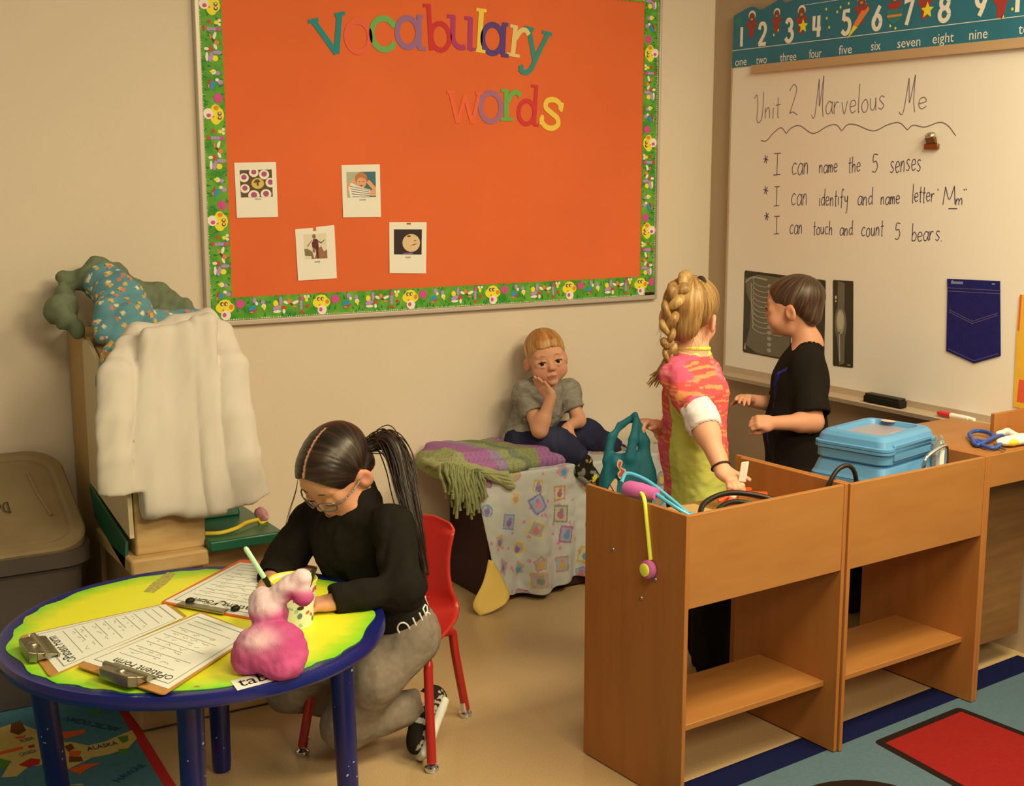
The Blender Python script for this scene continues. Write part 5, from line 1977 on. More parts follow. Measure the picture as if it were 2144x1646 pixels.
shade_ = noise(V_, 9, 3)[:, None]
cc = cc * (1 - .18 * np.clip(shade_, 0, 1)) + np.array(ph(50, 104, 108, 0.9)) * (.18 * np.clip(shade_, 0, 1))
cell = .021
for k in range(260):
    p_ = V_[rs.randint(len(V_))]
    d_ = np.linalg.norm(V_ - p_, axis=1)
    cc[d_ < .0062] = ph(*((206, 150, 52), (214, 186, 120), (190, 110, 60))[k % 3], 0.8)
    d2_ = np.linalg.norm(V_ - p_ - np.array((.005, -.004, .004)), axis=1)
    cc[d2_ < .0032] = ph(226, 206, 160, .8)
    d3_ = np.linalg.norm(V_ - p_ - np.array((-.006, -.003, -.003)), axis=1)
    cc[d3_ < .0022] = ph(50, 56, 50, .8)
bl = soft('patterned_top', V_, Q_, M_blue_print, None, cc)
tag(bl, 'blue costume top with little yellow figures, draped over the cabinet top', 'clothing')

# toy stethoscope on the green counter
M_yel = mat('yellow_plastic_tube', ph(226, 186, 36, 0.85), 0.35, 0.5)
ts = thing('toy_stethoscope', (-2.22, -.62, .494), 'yellow tubed toy stethoscope lying on the green kitchen counter', 'toy stethoscope')
b = MB()
b.tube(crom([(-2.318, -.640, .503), (-2.28, -.655, .503), (-2.23, -.640, .505), (-2.19, -.610, .508), (-2.1448,-0.585,0.5058)], 8), .006, 10)
b.build('tube', M_yel, ts)
b = MB()
Mh = Matrix.Translation((-2.1273,-0.57,0.5142)) @ Matrix.Rotation(.9, 4, 'Y') @ Matrix.Rotation(.5, 4, 'X')
b.lathe([(.0, -.012), (.020, -.012), (.024, -.006), (.024, .006), (.019, .012), (.0, .012)], 20, Mh, caps=False)
b.build('chest_piece', mat('grey_pink_plastic', ph(176, 140, 120, .8), .4, color2=ph(170, 70, 60, .8), vscale=40), ts)
b = MB()
b.tube([(-2.1448,-0.585,0.5058), (-2.1397,-0.59,0.4949), (-2.1141,-0.58,0.4974)], .005, 8)
b.build('clip', M_yel, ts)



# ------------------------------------------------------------------ clipboards on the table
M_hardboard = mat('brown_hardboard', ph(196, 132, 58, 1.0), 0.55, 0.3, var=.12, vscale=30)
M_orange_board = mat('orange_plastic_board', ph(226, 90, 30, 1.0), 0.4, 0.4)
M_paper = mat('white_paper', ph(240, 226, 178, 1.06), 0.6, 0.2)
M_print_l = mat('printed_grey_line', ph(150, 134, 100, 0.9), 0.7, 0.1)
M_print_d = mat('printed_black', (0.03, 0.025, 0.02), 0.7, 0.1)
M_steel = mat('worn_steel', ph(150, 132, 90, 0.8), 0.28, 0.6, metal=0.9)


def quad_frame(P0, P1, P2, P3, z):
    """u from P0 to P1, v from P0 to P3; plane points on the table top"""
    A, B, C_, D = [Vector(p[:2]) for p in (P0, P1, P2, P3)]
    def f(u, v, w=0):
        q = A.lerp(B, u).lerp(D.lerp(C_, u), v)
        return Vector((q.x, q.y, z + w))
    return f


def form(f, title, big, t):
    """a printed patient form, v runs from the clip down the page"""
    m = MB()
    fr = lambda u, v, w=0: f(u, v, w)
    def frame_(i, w_):
        for a, e in (((i, i), (1 - i, i)), ((1 - i, i), (1 - i, 1 - i)), ((1 - i, 1 - i), (i, 1 - i)), ((i, 1 - i), (i, i))):
            m.stroke([a, e], w_, .0003, fr)
    frame_(.055, .008)
    for k, v in enumerate((.22, .30, .36, .45, .52, .60, .67, .74, .82, .88)):
        m.stroke([(.12, v), (.12 + (.70, .42, .74, .5, .72, .46, .7, .6, .72, .5)[k], v)], .004, .0003, fr)
    m.build('printed_lines', M_print_l, t, smooth=False)
    m = MB()
    V, Fc = text_polys(title, 1.0)
    x0, x1 = min(a[0] for a in V), max(a[0] for a in V)
    k = .62 / (x1 - x0)
    m.add([fr(.82 - (a[0] - x0) * k * 1.0, .155 - a[1] * k * .9, .0005) for a in V], Fc)
    m.stroke(arc(.87, .125, .034, .026, 0, 360, 14)[:-1], .007, .0004, fr, closed=True)
    m.build('printed_title', M_print_d, t, smooth=False)
    m = MB()
    rr_ = random.Random(int(big * 100))
    for v in (.285, .345, .435, .505, .585, .655, .73):
        x = .2
        while x < .75:
            n = rr_.randint(2, 5)
            pts = [(x + i * .02, v - .012 + rr_.uniform(-.014, .012)) for i in range(n + 1)]
            m.stroke(crom(pts, 3), .004, .0004, fr)
            x += n * .02 + rr_.uniform(.04, .2)
    m.build('pencil_writing', mat('pencil_grey', ph(172, 152, 110, 0.95), .7), t, smooth=False)


def bulldog(f, t, u0, u1, flip=False):
    """big steel spring clip at the v = 0 edge of a board"""
    def g(u, v, w):
        return f(u, v, w)
    b_ = MB()
    um = (u0 + u1) / 2
    b_.hexa([g(u0, .13, .003), g(u1, .13, .003), g(u1, .115, .003), g(u0, .115, .003)], [g(u0, .13, .010), g(u1, .13, .010), g(u1, .115, .012), g(u0, .115, .012)])
    b_.hexa([g(u0, .115, .009), g(u1, .115, .009), g(u1 - .05, -.01, .006), g(u0 + .05, -.01, .006)], [g(u0, .115, .012), g(u1, .115, .012), g(u1 - .05, -.01, .024), g(u0 + .05, -.01, .024)])
    b_.hexa([g(u0 + .05, -.01, .003), g(u1 - .05, -.01, .003), g(u1 - .09, -.06, .006), g(u0 + .09, -.06, .006)], [g(u0 + .05, -.01, .024), g(u1 - .05, -.01, .024), g(u1 - .09, -.06, .028), g(u0 + .09, -.06, .028)])
    b_.build('clip_jaw', M_steel, t, bevel=.0015)
    b_ = MB()
    b_.tube([g(u0 - .01, .05, .016), g(u1 + .01, .05, .016)], .007, 10)
    b_.ball(g(um, .0, .022), (.012, .012, .009), 12)
    b_.build('clip_spring', M_steel, t)


def clipboard(label, z, board, mboard, paper, title, seed):
    P = [Vector(p) for p in board]
    c_ = sum(P, Vector((0, 0, 0))) / 4
    t = thing('clipboard', (c_.x, c_.y, z), label, 'clipboard', 'clipboards on the round table')
    f = quad_frame(*board, z)
    b_ = MB()
    b_.poly(rounded([(p.x, p.y) for p in P], .014), .0028, flat_at(z))
    b_.build('board', mboard, t, smooth=False)
    fp = quad_frame(*paper, z + .0032)
    b_ = MB()
    b_.poly([tuple(fp(u, v).xy) for u, v in ((0, 0), (1, 0), (1, 1), (0, 1))], .0008, flat_at(z + .0030))
    b_.build('form_sheet', M_paper, t, smooth=False)
    form(lambda u, v, w=0: fp(u, v, w + .0008), title, seed, t)
    return t, f


A_board = [(-2.9186,-1.2197,0.503), (-2.9127,-1.4933,0.503), (-2.5753,-1.2842,0.503), (-2.5849,-1.1711,0.503)]
A_paper = [(-2.9035,-1.2245,0.506), (-2.8929,-1.4789,0.506), (-2.5795,-1.2915,0.506), (-2.5883,-1.1792,0.506)]
tA, fA = clipboard('brown clipboard with a patient form at the table\'s far left, partly under another', .5012, A_board, M_hardboard, A_paper, 'Patient Form', .3)
bulldog(fA, tA, .22, .72)
B_board = [(-2.8563,-1.4744,0.505), (-2.7472,-1.7125,0.505), (-2.48,-1.4837,0.505), (-2.5373,-1.2837,0.505)]
B_paper = [(-2.839,-1.4574,0.508), (-2.7312,-1.69,0.508), (-2.4815,-1.4854,0.508), (-2.5428,-1.2978,0.508)]
tB, fB = clipboard('brown clipboard with a patient form nearest the table\'s front edge', .5062, B_board, M_hardboard, B_paper, 'Patient Form', .6)
bulldog(fB, tB, .28, .78)
C_board = [(-2.5945,-1.1574,0.503), (-2.4215,-1.421,0.503), (-2.1689,-1.0847,0.503), (-2.3171,-0.9279,0.503)]
C_paper = [(-2.5833,-1.1584,0.506), (-2.4232,-1.4079,0.506), (-2.1892,-1.1024,0.506), (-2.3295,-0.956,0.506)]
tC, fC = clipboard('orange clipboard under the writing girl\'s hands', .5012, C_board, M_orange_board, C_paper, 'Patient Form', .9)
b = MB()
b.hexa([fC(.17, -.02, .003), fC(.60, -.02, .003), fC(.60, .06, .003), fC(.17, .06, .003)], [fC(.17, -.02, .010), fC(.60, -.02, .010), fC(.60, .055, .008), fC(.17, .055, .008)])
b.build('clip_bar', M_steel, tC, bevel=.002)
b = MB()
for u in (.24, .66):
    b.ball(fC(u, .06, .011), (.012, .008, .007), 12)
b.build('rubber_feet', mat('black_rubber', (.012, .011, .01), .5), tC)
b = MB()
b.tube(crom([fC(.24, .06, .011), fC(.34, .12, .010), (fC(.40, .07, .010)), fC(.50, .14, .010), fC(.58, .09, .010), fC(.66, .06, .011)], 5), .0016, 6)
b.build('clip_wire', M_steel, tC)
b = MB()
for k in range(7):
    b.poly(disc(.42 + .03 * (k % 4), .90 + .02 * (k // 4), .022, .014, 8, k), .0006 + k * .0001, lambda u, v, w=0: quad_frame(*C_paper, .5062)(u, v, w))
b.build('printed_emblem', M_print_d, tC, smooth=False)

# word card stuck to the front rim
card = thing('word_card', (-2.5584,-1.7157,0.5), 'white word card stuck on the table edge beneath the pink soft toy', 'word card')
fw2 = quad_frame((-2.6121,-1.7477,0.5), (-2.5007,-1.7333,0.5), (-2.4904,-1.6805,0.5), (-2.6082,-1.6942,0.5), .5006)
b = MB()
b.poly([(0, 0), (1, 0), (1, 1), (0, 1)], .0008, fw2)
b.build('card', M_paper, card, smooth=False)
b = MB()
put_text(b, 'table', 1.1, fw2, .52, .22, width=.86, w=.0012)
b.build('lettering', M_print_d, card, smooth=False)

# ------------------------------------------------------------------ cup with pens
CX_, CY_ = (-2.3772,-1.4525,0.5)[0], (-2.3772,-1.4525,0.5)[1]
cup = thing('pencil_cup', (CX_, CY_, .5012), 'white patterned paper cup with a yellow rim, holding pens on the table', 'cup')
Mc = Matrix.Translation((CX_, CY_, .5012))
b = MB()
b.lathe([(.002, .0), (.040, .0), (.041, .002), (.0525, .103), (.0505, .103), (.039, .004), (.002, .004)], 40, Mc)
b.build('cup_wall', mat('cup_white', ph(226, 214, 166, 1.0), .4, .4), cup)
b = MB()
b.lathe([(.0522, .100), (.0545, .102), (.0548, .105), (.0530, .107), (.0510, .105), (.0495, .095), (.0482, .085)], 40, Mc, caps=False)
b.build('rim', mat('cup_yellow', ph(238, 206, 30, 1.0), .35, .4), cup)
b = MB()
def on_cup(u, v, w=0):
    r_ = .041 + .0115 * v / .101 + .0004 + w
    a = u / .047
    return Vector((CX_ + r_ * math.cos(a), CY_ + r_ * math.sin(a), .5012 + v))
pm = [mat('cup_blot_grey', ph(96, 104, 100, .9), .5), mat('cup_blot_red', ph(196, 84, 50, .9), .5), mat('cup_blot_black', (.03, .03, .03), .5), mat('cup_blot_green', ph(150, 170, 110, .9), .5)]
rr = random.Random(8)
for k in range(60):
    b.cur = k % 4
    u, v = rr.uniform(-.14, .14), rr.uniform(.008, .09)
    b.poly(disc(u, v, rr.uniform(.003, .010), rr.uniform(.0015, .006), 10, rr.uniform(0, 3)), .0003 + (k % 9) * .00004, on_cup)
b.build('printed_blots', pm, cup, smooth=False)


def pen(name, a, e, cut, r, m1, m2, label):
    a, e = Vector(a), Vector(e)
    t = thing(name, e, label, 'pen')
    mid = a.lerp(e, cut)
    q = MB()
    q.tube([a, a.lerp(mid, .06), mid], [r * .6, r, r], 10)
    q.build('barrel', m1, t)
    q = MB()
    q.tube([mid, mid.lerp(e, .9), e], [r * 1.15, r * 1.1, r * .5], 10)
    q.build('grip', m2, t)
    return t


M_greenw = mat('green_white_marker', ph(190, 220, 150, .95), .35, .4)
M_blackp = mat('black_plastic', (.012, .011, .010), .4, .4)
pen('marker_pen', (-2.4832,-1.4483,0.6949), Vector((CX_ - .012, CY_ - .004, .520)), .42, .0058, M_greenw, M_blackp, 'green and white marker with a black grip leaning left in the cup')
pen('ballpoint_pen', (-2.37,-1.5703,0.664), Vector((CX_ + .004, CY_ - .006, .515)), .18, .0045, M_blackp, M_blackp, 'slim black pen leaning against the right of the cup rim')

# ------------------------------------------------------------------ pink soft toy on the table
v = Vol((-2.70, -1.86, .49), (-2.26, -1.38, .76), .0033)
v.ell((-2.521,-1.6792,0.5528), (.068, .058, .050), k=.015)
v.ell((-2.4885,-1.7059,0.547), (.036, .040, .048), k=.02)
v.ell((-2.5646,-1.6749,0.5317), (.032, .034, .034), k=.02)
v.ell((-2.5096,-1.727,0.526), (.042, .036, .030), k=.02)
v.ell((-2.5054,-1.6424,0.6057), (.040, .042, .034), k=.010)
v.ell((-2.5051,-1.6268,0.6256), (.032, .036, .032), k=.012)
v.chain([(-2.4857,-1.6421,0.6369), (-2.4634,-1.6562,0.6636), (-2.4422,-1.6666,0.6752)], [.024, .025, .0245], k=.006)
v.ell((-2.4444,-1.6804,0.6469), (.021, .021, .019), k=.006)
v.cut((0, 0, -1), (0, 0, .5014))
V_, Q_ = v.mesh(2)
V_ = V_ + vnormals(V_, Q_) * (noise(V_, 30, 1) * .0035 + noise(V_, 90, 5) * .0012)[:, None]
V_ = folds(V_, Q_, .0030, 48, (1, .3, 0), .3, 4)
V_[:, 2] = np.maximum(V_[:, 2], .5014)
cP, cW, cD = [np.array(ph(*c_, 1.0)) for c_ in ((200, 84, 108), (230, 188, 156), (180, 58, 92))]
nz_ = noise(V_, 16, 2)
def dist_to(p, rx, rz):
    d_ = V_ - np.array(p)
    return d_ @ np.array(CAM_RIGHT) / rx, d_[:, 2] / rz
# dyed cloth: deep pink bands, paler patches between them
a1, z1 = dist_to((-2.5258,-1.6759,0.5547), .07, .05)
a2, z2 = dist_to((-2.5061,-1.6397,0.6173), .04, .045)
a3, z3 = dist_to((-2.4442,-1.6753,0.6556), .03, .03)
pale1 = np.exp(-((a1 + .25 - .3 * z1) / .65) ** 2 - ((z1 - .55) / .35) ** 2)
pale2 = 1 / (1 + np.exp(-(z2 - .05 + .15 * nz_) * 9))
pale3 = 1 / (1 + np.exp(-(z3 - .05 + .15 * nz_) * 9))
zw = np.clip((V_[:, 2] - .598) / .012, 0, 1)
right = np.clip((V_ - np.array((-2.4696,-1.6551,0.6501))) @ np.array(CAM_RIGHT) / .02 + .3, 0, 1)
tt = (pale1 * .8 * (1 - zw) + zw * (pale2 * (1 - right) + pale3 * right)).clip(0, 1)[:, None]
cc = cP * (1 - tt) + cW * tt
dk = (np.clip(noise(V_, 14, 9) * 1.8 - .1, 0, 1)[:, None] * (1 - tt))
cc = cc * (1 - .7 * dk) + cD * .7 * dk
toy = soft('soft_toy', V_, Q_, mat('tie_dyed_plush', (1, 1, 1), .95, .05, attr='tint', bump=.25, bscale=260), None, cc)
tag(toy, 'pink and white tie-dyed soft toy standing on the table in front of the cup', 'soft toy')

# ------------------------------------------------------------------ things in and on the wooden units
M_toypink = mat('toy_pink', ph(216, 104, 140, 1.1), .35, .45)
M_toyyel = mat('toy_yellow', ph(226, 216, 60, .9), .35, .45)
M_toyblue = mat('toy_aqua', ph(84, 170, 166, 1.1), .35, .45)
st_ = thing('toy_stethoscope', uw(0, .22, .726), 'pink, yellow and aqua toy stethoscope hooked over the left wooden unit\'s side', 'toy stethoscope')
b = MB()
b.tube(crom([(-1.566,-1.6498,0.7429), (-1.578,-1.6813,0.7326), (-1.578,-1.6921,0.6836), (-1.577,-1.6996,0.6384), (-1.576,-1.7072,0.5907)], 6), .0050, 10)
b.build('tube', M_toyyel, st_)
b = MB()
ctr = Vector((-1.576,-1.7079,0.5685))
Mx = Matrix.Translation(ctr) @ Matrix.Rotation(UA, 4, 'Z') @ Matrix.Rotation(math.radians(-90), 4, 'Y')
b.lathe([(.0, .0), (.0215, .0), (.0225, .004), (.0215, .014), (.014, .017), (.0, .017)], 24, Mx, caps=False)
b.build('chest_piece', M_toypink, st_)
b = MB()
b.lathe([(.0, .0172), (.0155, .0172), (.0155, .021), (.012, .0225), (.0, .0225)], 24, Mx, caps=False)
b.build('diaphragm', M_toyyel, st_)
b = MB()
p0, p1 = Vector(uw(.006, .232, .745)), Vector(uw(.030, .140, .742))
b.tube([p0, p0.lerp(p1, .12), p0.lerp(p1, .5), p1], [.012, .019, .020, .015], 14, flat=.8)
b.build('junction', M_toypink, st_)
b = MB()
b.tube(crom([uw(.012, .25, .752), uw(.035, .255, .770), uw(.065, .215, .755), uw(.085, .150, .720), uw(.10, .100, .690)], 6), .0048, 8)
b.tube(crom([uw(.030, .140, .742), uw(.050, .085, .715), uw(.085, .055, .690), uw(.125, .050, .672)], 6), .0048, 8)
b.build('ear_tubes', M_toyblue, st_)
for q in (uw(.102, .098, .686), uw(.130, .066, .680)):
    b = MB()
    b.ball(q, .0115, 14)
    b.build('ear_tip', mat('toy_blue', ph(52, 140, 176, .9), .35, .45), st_)

cable = thing('cuff_tubing', uw(.31, .09, .624), 'coil of black rubber tubing in the left wooden unit', 'tubing')
b = MB()
b.tube(crom([uw(.16, .05, .63), uw(.15, .10, .650), uw(.20, .16, .685), uw(.30, .17, .700), uw(.40, .12, .680), uw(.42, .06, .645), uw(.33, .035, .632), uw(.22, .035, .630)], 8, closed=True), .0072, 10, closed=True)
b.tube(crom([uw(.17, .06, .638), uw(.22, .13, .672), uw(.31, .15, .680), uw(.40, .08, .650)], 8), .0066, 10)
b.build('coil', M_blackp, cable)
b = MB()
b.ball(uw(.29, .075, .655), (.030, .018, .016), 16)
b.build('bulb', M_blackp, cable)
b = MB()
b.tube([uw(.23, .06, .662), uw(.32, .12, .69)], .0028, 8)
b.build('metal_rod', M_steel, cable)

fc = thing('toy_forceps', uw(.40, .25, .624), 'red-orange plastic toy forceps beside the standing girl\'s hand in the unit', 'toy forceps')
b = MB()
M_redor = mat('red_orange_plastic', ph(222, 70, 24, .9), .35, .45)
b.tube([uw(.33, .20, .660), uw(.40, .255, .672), uw(.49, .285, .660)], [.006, .010, .006], 10, flat=.7)
b.tube([uw(.34, .25, .656), uw(.40, .245, .668), uw(.50, .235, .655)], [.006, .009, .007], 10, flat=.7)
b.build('arms', M_redor, fc)
b = MB()
b.ball(uw(.365, .225, .672), .011, 12)
b.build('pivot', M_white_plastic, fc)
b = MB()
b.box(uw(.15, .19, .6225), uw(.33, .33, .6225) + Vector((0, 0, .012)))
bx = b.build('wooden_tray', M_birch, bevel=.003)
tag(bx, 'thin pale wooden tray lying in the left wooden unit', 'tray')

hose = thing('black_hose', uw(.56, .03, .70), 'black rubber hose looping over the divider between the two left units', 'hose')
b = MB()
b.tube(crom([uw(.50, .06, .640), uw(.525, .045, .715), uw(.552, .04, .752), uw(.588, .035, .758), uw(.615, .035, .725), uw(.622, .035, .65)], 8), .0062, 10)
b.build('hose', M_blackp, hose)

# stacked blue cases
M_case = mat('blue_case_plastic', ph(98, 150, 160, 1.15), .38, .4, var=.05, vscale=12)
M_window = mat('grey_case_window', ph(146, 130, 112, .9), .3, .5)
KA = math.radians(13.5)
KC = Vector((-.665, -1.548, 0))


def kw(u, v, z):
    return Vector((KC.x + u * math.cos(KA) - v * math.sin(KA), KC.y + u * math.sin(KA) + v * math.cos(KA), z))


def case(hu, hv, z0, z1, label, lid):
    t = thing('plastic_case', kw(0, 0, z0), label, 'case', 'stacked blue plastic cases')
    zm = z0 + (z1 - z0) * .52
    def shell(rows, name, mt, cap_top=True):
        m = MB()
        R_ = []
        for ins, z in rows:
            R_.append([kw(u, v, z) for u, v in rrect(-hu + ins, hu - ins, -hv + ins, hv - ins, .03 if ins < .02 else .022)])
        n = len(R_[0])
        for i in range(len(R_) - 1):
            m.add(R_[i] + R_[i + 1], [(k, (k + 1) % n, n + (k + 1) % n, n + k) for k in range(n)])
        m.add(R_[0], [tuple(reversed(range(n)))])
        if cap_top:
            m.add(R_[-1], [tuple(range(n))])
        return m.build(name, mt, t, angle=35)
    shell([(.012, z0), (.004, z0 + .006), (.004, zm - .010), (-.001, zm - .008), (-.001, zm - .001), (.004, zm)], 'base', M_case)
    if lid:
        shell([(.004, zm), (-.001, zm + .001), (-.001, zm + .008), (.005, zm + .010), (.009, z1 - .012), (.018, z1 - .002), (.026, z1), (.040, z1), (.046, z1 - .014)], 'lid', M_case)
        m = MB()
        m.poly([tuple(kw(u, v, 0).xy) for u, v in rrect(-hu + .066, hu - .048, -hv + .048, hv - .048, .02)], .0012, flat_at(z1 - .0135))
        m.build('window', M_window, t, smooth=False)
        m = MB()
        m.poly([tuple(kw(u, v, 0).xy) for u, v in ((-.06, -.070), (.05, -.070), (.03, -.045), (-.06, -.05))], .001, flat_at(z1 - .012))
        m.poly([tuple(kw(u, v, 0).xy) for u, v in disc(.10, .02, .016, .022, 16)], .001, flat_at(z1 + .0003))
        m.build('stickers', mat('case_sticker', ph(222, 190, 140, .95), .5, color2=ph(206, 120, 80, .9), vscale=60), t, smooth=False)
        m = MB()
        m.hexa([kw(-.105, -hv - .001, z0 + .012), kw(.10, -hv - .001, z0 + .012), kw(.10, -hv + .008, z0 + .012), kw(-.105, -hv + .008, z0 + .012)],
               [kw(-.105, -hv - .001, zm + .018), kw(.10, -hv - .001, zm + .018), kw(.10, -hv + .008, zm + .018), kw(-.105, -hv + .008, zm + .018)])
        m.build('front_rib', M_case, t, bevel=.003)
    else:
        shell([(.004, zm), (-.001, zm + .001), (.004, zm + .010), (.012, z1 - .006), (.02, z1)], 'lid', M_case)
    return t


case(.152, .122, .6235, .7115, 'lower blue plastic case, mostly hidden inside the middle unit', False)
case(.146, .116, .7125, .792, 'light blue plastic case with a window in its lid, on top of the other case', True)

hnd = thing('metal_handle', uw(.93, .03, .7), 'chromed curved handle sticking up at the front of the middle unit', 'handle')
b = MB()
b.tube(crom([uw(.885, .035, .700), uw(.893, .035, .735), uw(.915, .037, .747), uw(.965, .045, .757), uw(1.005, .055, .757), uw(1.02, .06, .735), uw(1.02, .06, .68)], 6), .0055, 10)
b.build('handle_bar', M_chrome, hnd)
b = MB()
b.box(uw(.985, .055, .66), uw(1.003, .07, .745))
b.build('white_tab', M_white_plastic, hnd, bevel=.002)
M_clear = mat('clear_bottle', ph(200, 196, 150, .9), .12, .5, transmission=.75)
bo = thing('toy_bottle', uw(1.055, .10, .623), 'clear toy baby bottle standing in the middle unit near the counter', 'bottle')
Mb = Matrix.Translation(uw(1.050, .105, .6235))
b = MB()
b.lathe([(.001, 0), (.020, 0), (.022, .004), (.022, .085), (.020, .095)], 24, Mb)
b.build('body', M_clear, bo)
b = MB()
b.lathe([(.0225, .094), (.0225, .104), (.019, .118), (.010, .130), (.006, .136), (.0065, .143), (.004, .149), (.0005, .150)], 24, Mb, caps=False)
b.build('nipple_cap', M_clear, bo)

# counter at the right
bs_ = thing('stethoscope', (-0.3031,-1.6252,0.728), 'blue tubed stethoscope coiled on the right wooden counter', 'stethoscope')
M_bluetube = mat('blue_rubber_tube', ph(48, 76, 126, 1.0), .4, .4)
b = MB()
b.tube(crom([(-0.2009,-1.6509,0.733), (-0.2312,-1.6277,0.735), (-0.3177,-1.6564,0.738), (-0.3941,-1.6755,0.733), (-0.3484,-1.6211,0.735), (-0.2999,-1.5706,0.738), (-0.2537,-1.5602,0.74), (-0.2481,-1.5968,0.74), (-0.2702,-1.6317,0.737), (-0.3326,-1.6588,0.733), (-0.3421,-1.6296,0.733)], 7), .0058, 10)
b.tube(crom([(-0.3317,-1.6041,0.733), (-0.3884,-1.694,0.733), (-0.3843,-1.7265,0.733), (-0.3328,-1.7081,0.735)], 7), .0058, 10)
b.build('tube', M_bluetube, bs_)
b = MB()
b.tube([(-0.3492,-1.6983,0.735), (-0.3723,-1.7525,0.731)], .0035, 8)
b.build('ear_piece', M_steel, bs_)
mask = thing('play_mask', (-0.2486,-1.6818,0.728), 'white and yellow play face mask lying on the right counter', 'mask')
v = Vol(np.array((-0.2486,-1.6818,0.728)) - (.13, .13, .02), np.array((-0.2486,-1.6818,0.728)) + (.13, .13, .06), .004)
v.ell((-0.293,-1.7026,0.738), (.045, .030, .014), k=.01)
v.ell((-0.2456,-1.7111,0.74), (.035, .030, .012), k=.01)
v.chain([(-0.2274,-1.6143,0.738), (-0.2081,-1.6324,0.742), (-0.2309,-1.6996,0.742)], [.010, .012, .010], k=.008)
v.cut((0, 0, -1), (0, 0, .7255))
V_, Q_ = v.mesh(1)
V_ = folds(V_, Q_, .003, 40, (1, 0, 0), .4, 3)
V_[:, 2] = np.maximum(V_[:, 2], .7255)
cc = np.where((noise(V_, 25, 2) > .15)[:, None], ph(226, 176, 50, .9), ph(226, 206, 160, .9))
soft('mask_cloth', V_, Q_, mat('mask_cloth', (1, 1, 1), .8, .1, attr='tint'), mask, cc)

# low dark cart and green bin by the taupe wall
block = thing('low_block', (-.15, -1.25, 0), 'dark brown low cart between the counter and the taupe wall', 'block')
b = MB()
b.box((-.26, -1.315, .10), (-.03, -1.17, .60))  # plain dark brown box, raised on four square legs
b.build('cabinet', M_bench, block, bevel=.004)
for x, y in ((-.24, -1.30), (-.05, -1.30), (-.24, -1.185), (-.05, -1.185)):
    b = MB()
    b.box((x - .012, y - .012, .001), (x + .012, y + .012, .10))
    b.build('leg', M_bench, block)
b = MB()
b.ball((-.17, -1.235, .642), (.045, .045, .041), 20)
gb = b.build('green_ball', mat('olive_green_ball', ph(112, 104, 40, .6), .5, .3))
tag(gb, 'olive green ball on the dark cart behind the blue case', 'ball')
bin_ = thing('green_crate', (-.10, -.93, 0), 'dark green plastic crate on the floor under the whiteboard', 'crate')
b = MB()
b.hexa([(-.20, -1.04, .002), (-.03, -1.04, .002), (-.03, -.84, .002), (-.20, -.84, .002)], [(-.22, -1.06, .17), (-.02, -1.06, .17), (-.02, -.82, .17), (-.22, -.82, .17)])
b.build('crate_body', mat('dark_crate', ph(40, 34, 20, .6), .6), bin_, bevel=.004)
b = MB()
b.box((-.225, -1.065, .17), (-.015, -.815, .20))
b.build('crate_rim', mat('crate_green', ph(20, 74, 34, .6), .4), bin_, bevel=.004)
b = MB()
b.ball((-.40, -.955, .0085), (.010, .008, .008), 10)
tag(b.build('paper_scrap', M_paper), 'small white paper scrap on the floor seen through the middle unit', 'paper scrap')



# ------------------------------------------------------------------ people
def axes(fwd, up=(0, 0, 1)):
    """columns: person's left, forward, up"""
    f = nrm(fwd)
    u = np.asarray(up, float)
    u = nrm(u - f * u.dot(f))
    return np.stack([np.cross(u, f), f, u], 1)


def rot_about(R, axis, deg):
    a = nrm(R[:, axis])
    t = math.radians(deg)
    K = np.array([[0, -a[2], a[1]], [a[2], 0, -a[0]], [-a[1], a[0], 0]])
    return (np.eye(3) + math.sin(t) * K + (1 - math.cos(t)) * K @ K) @ R


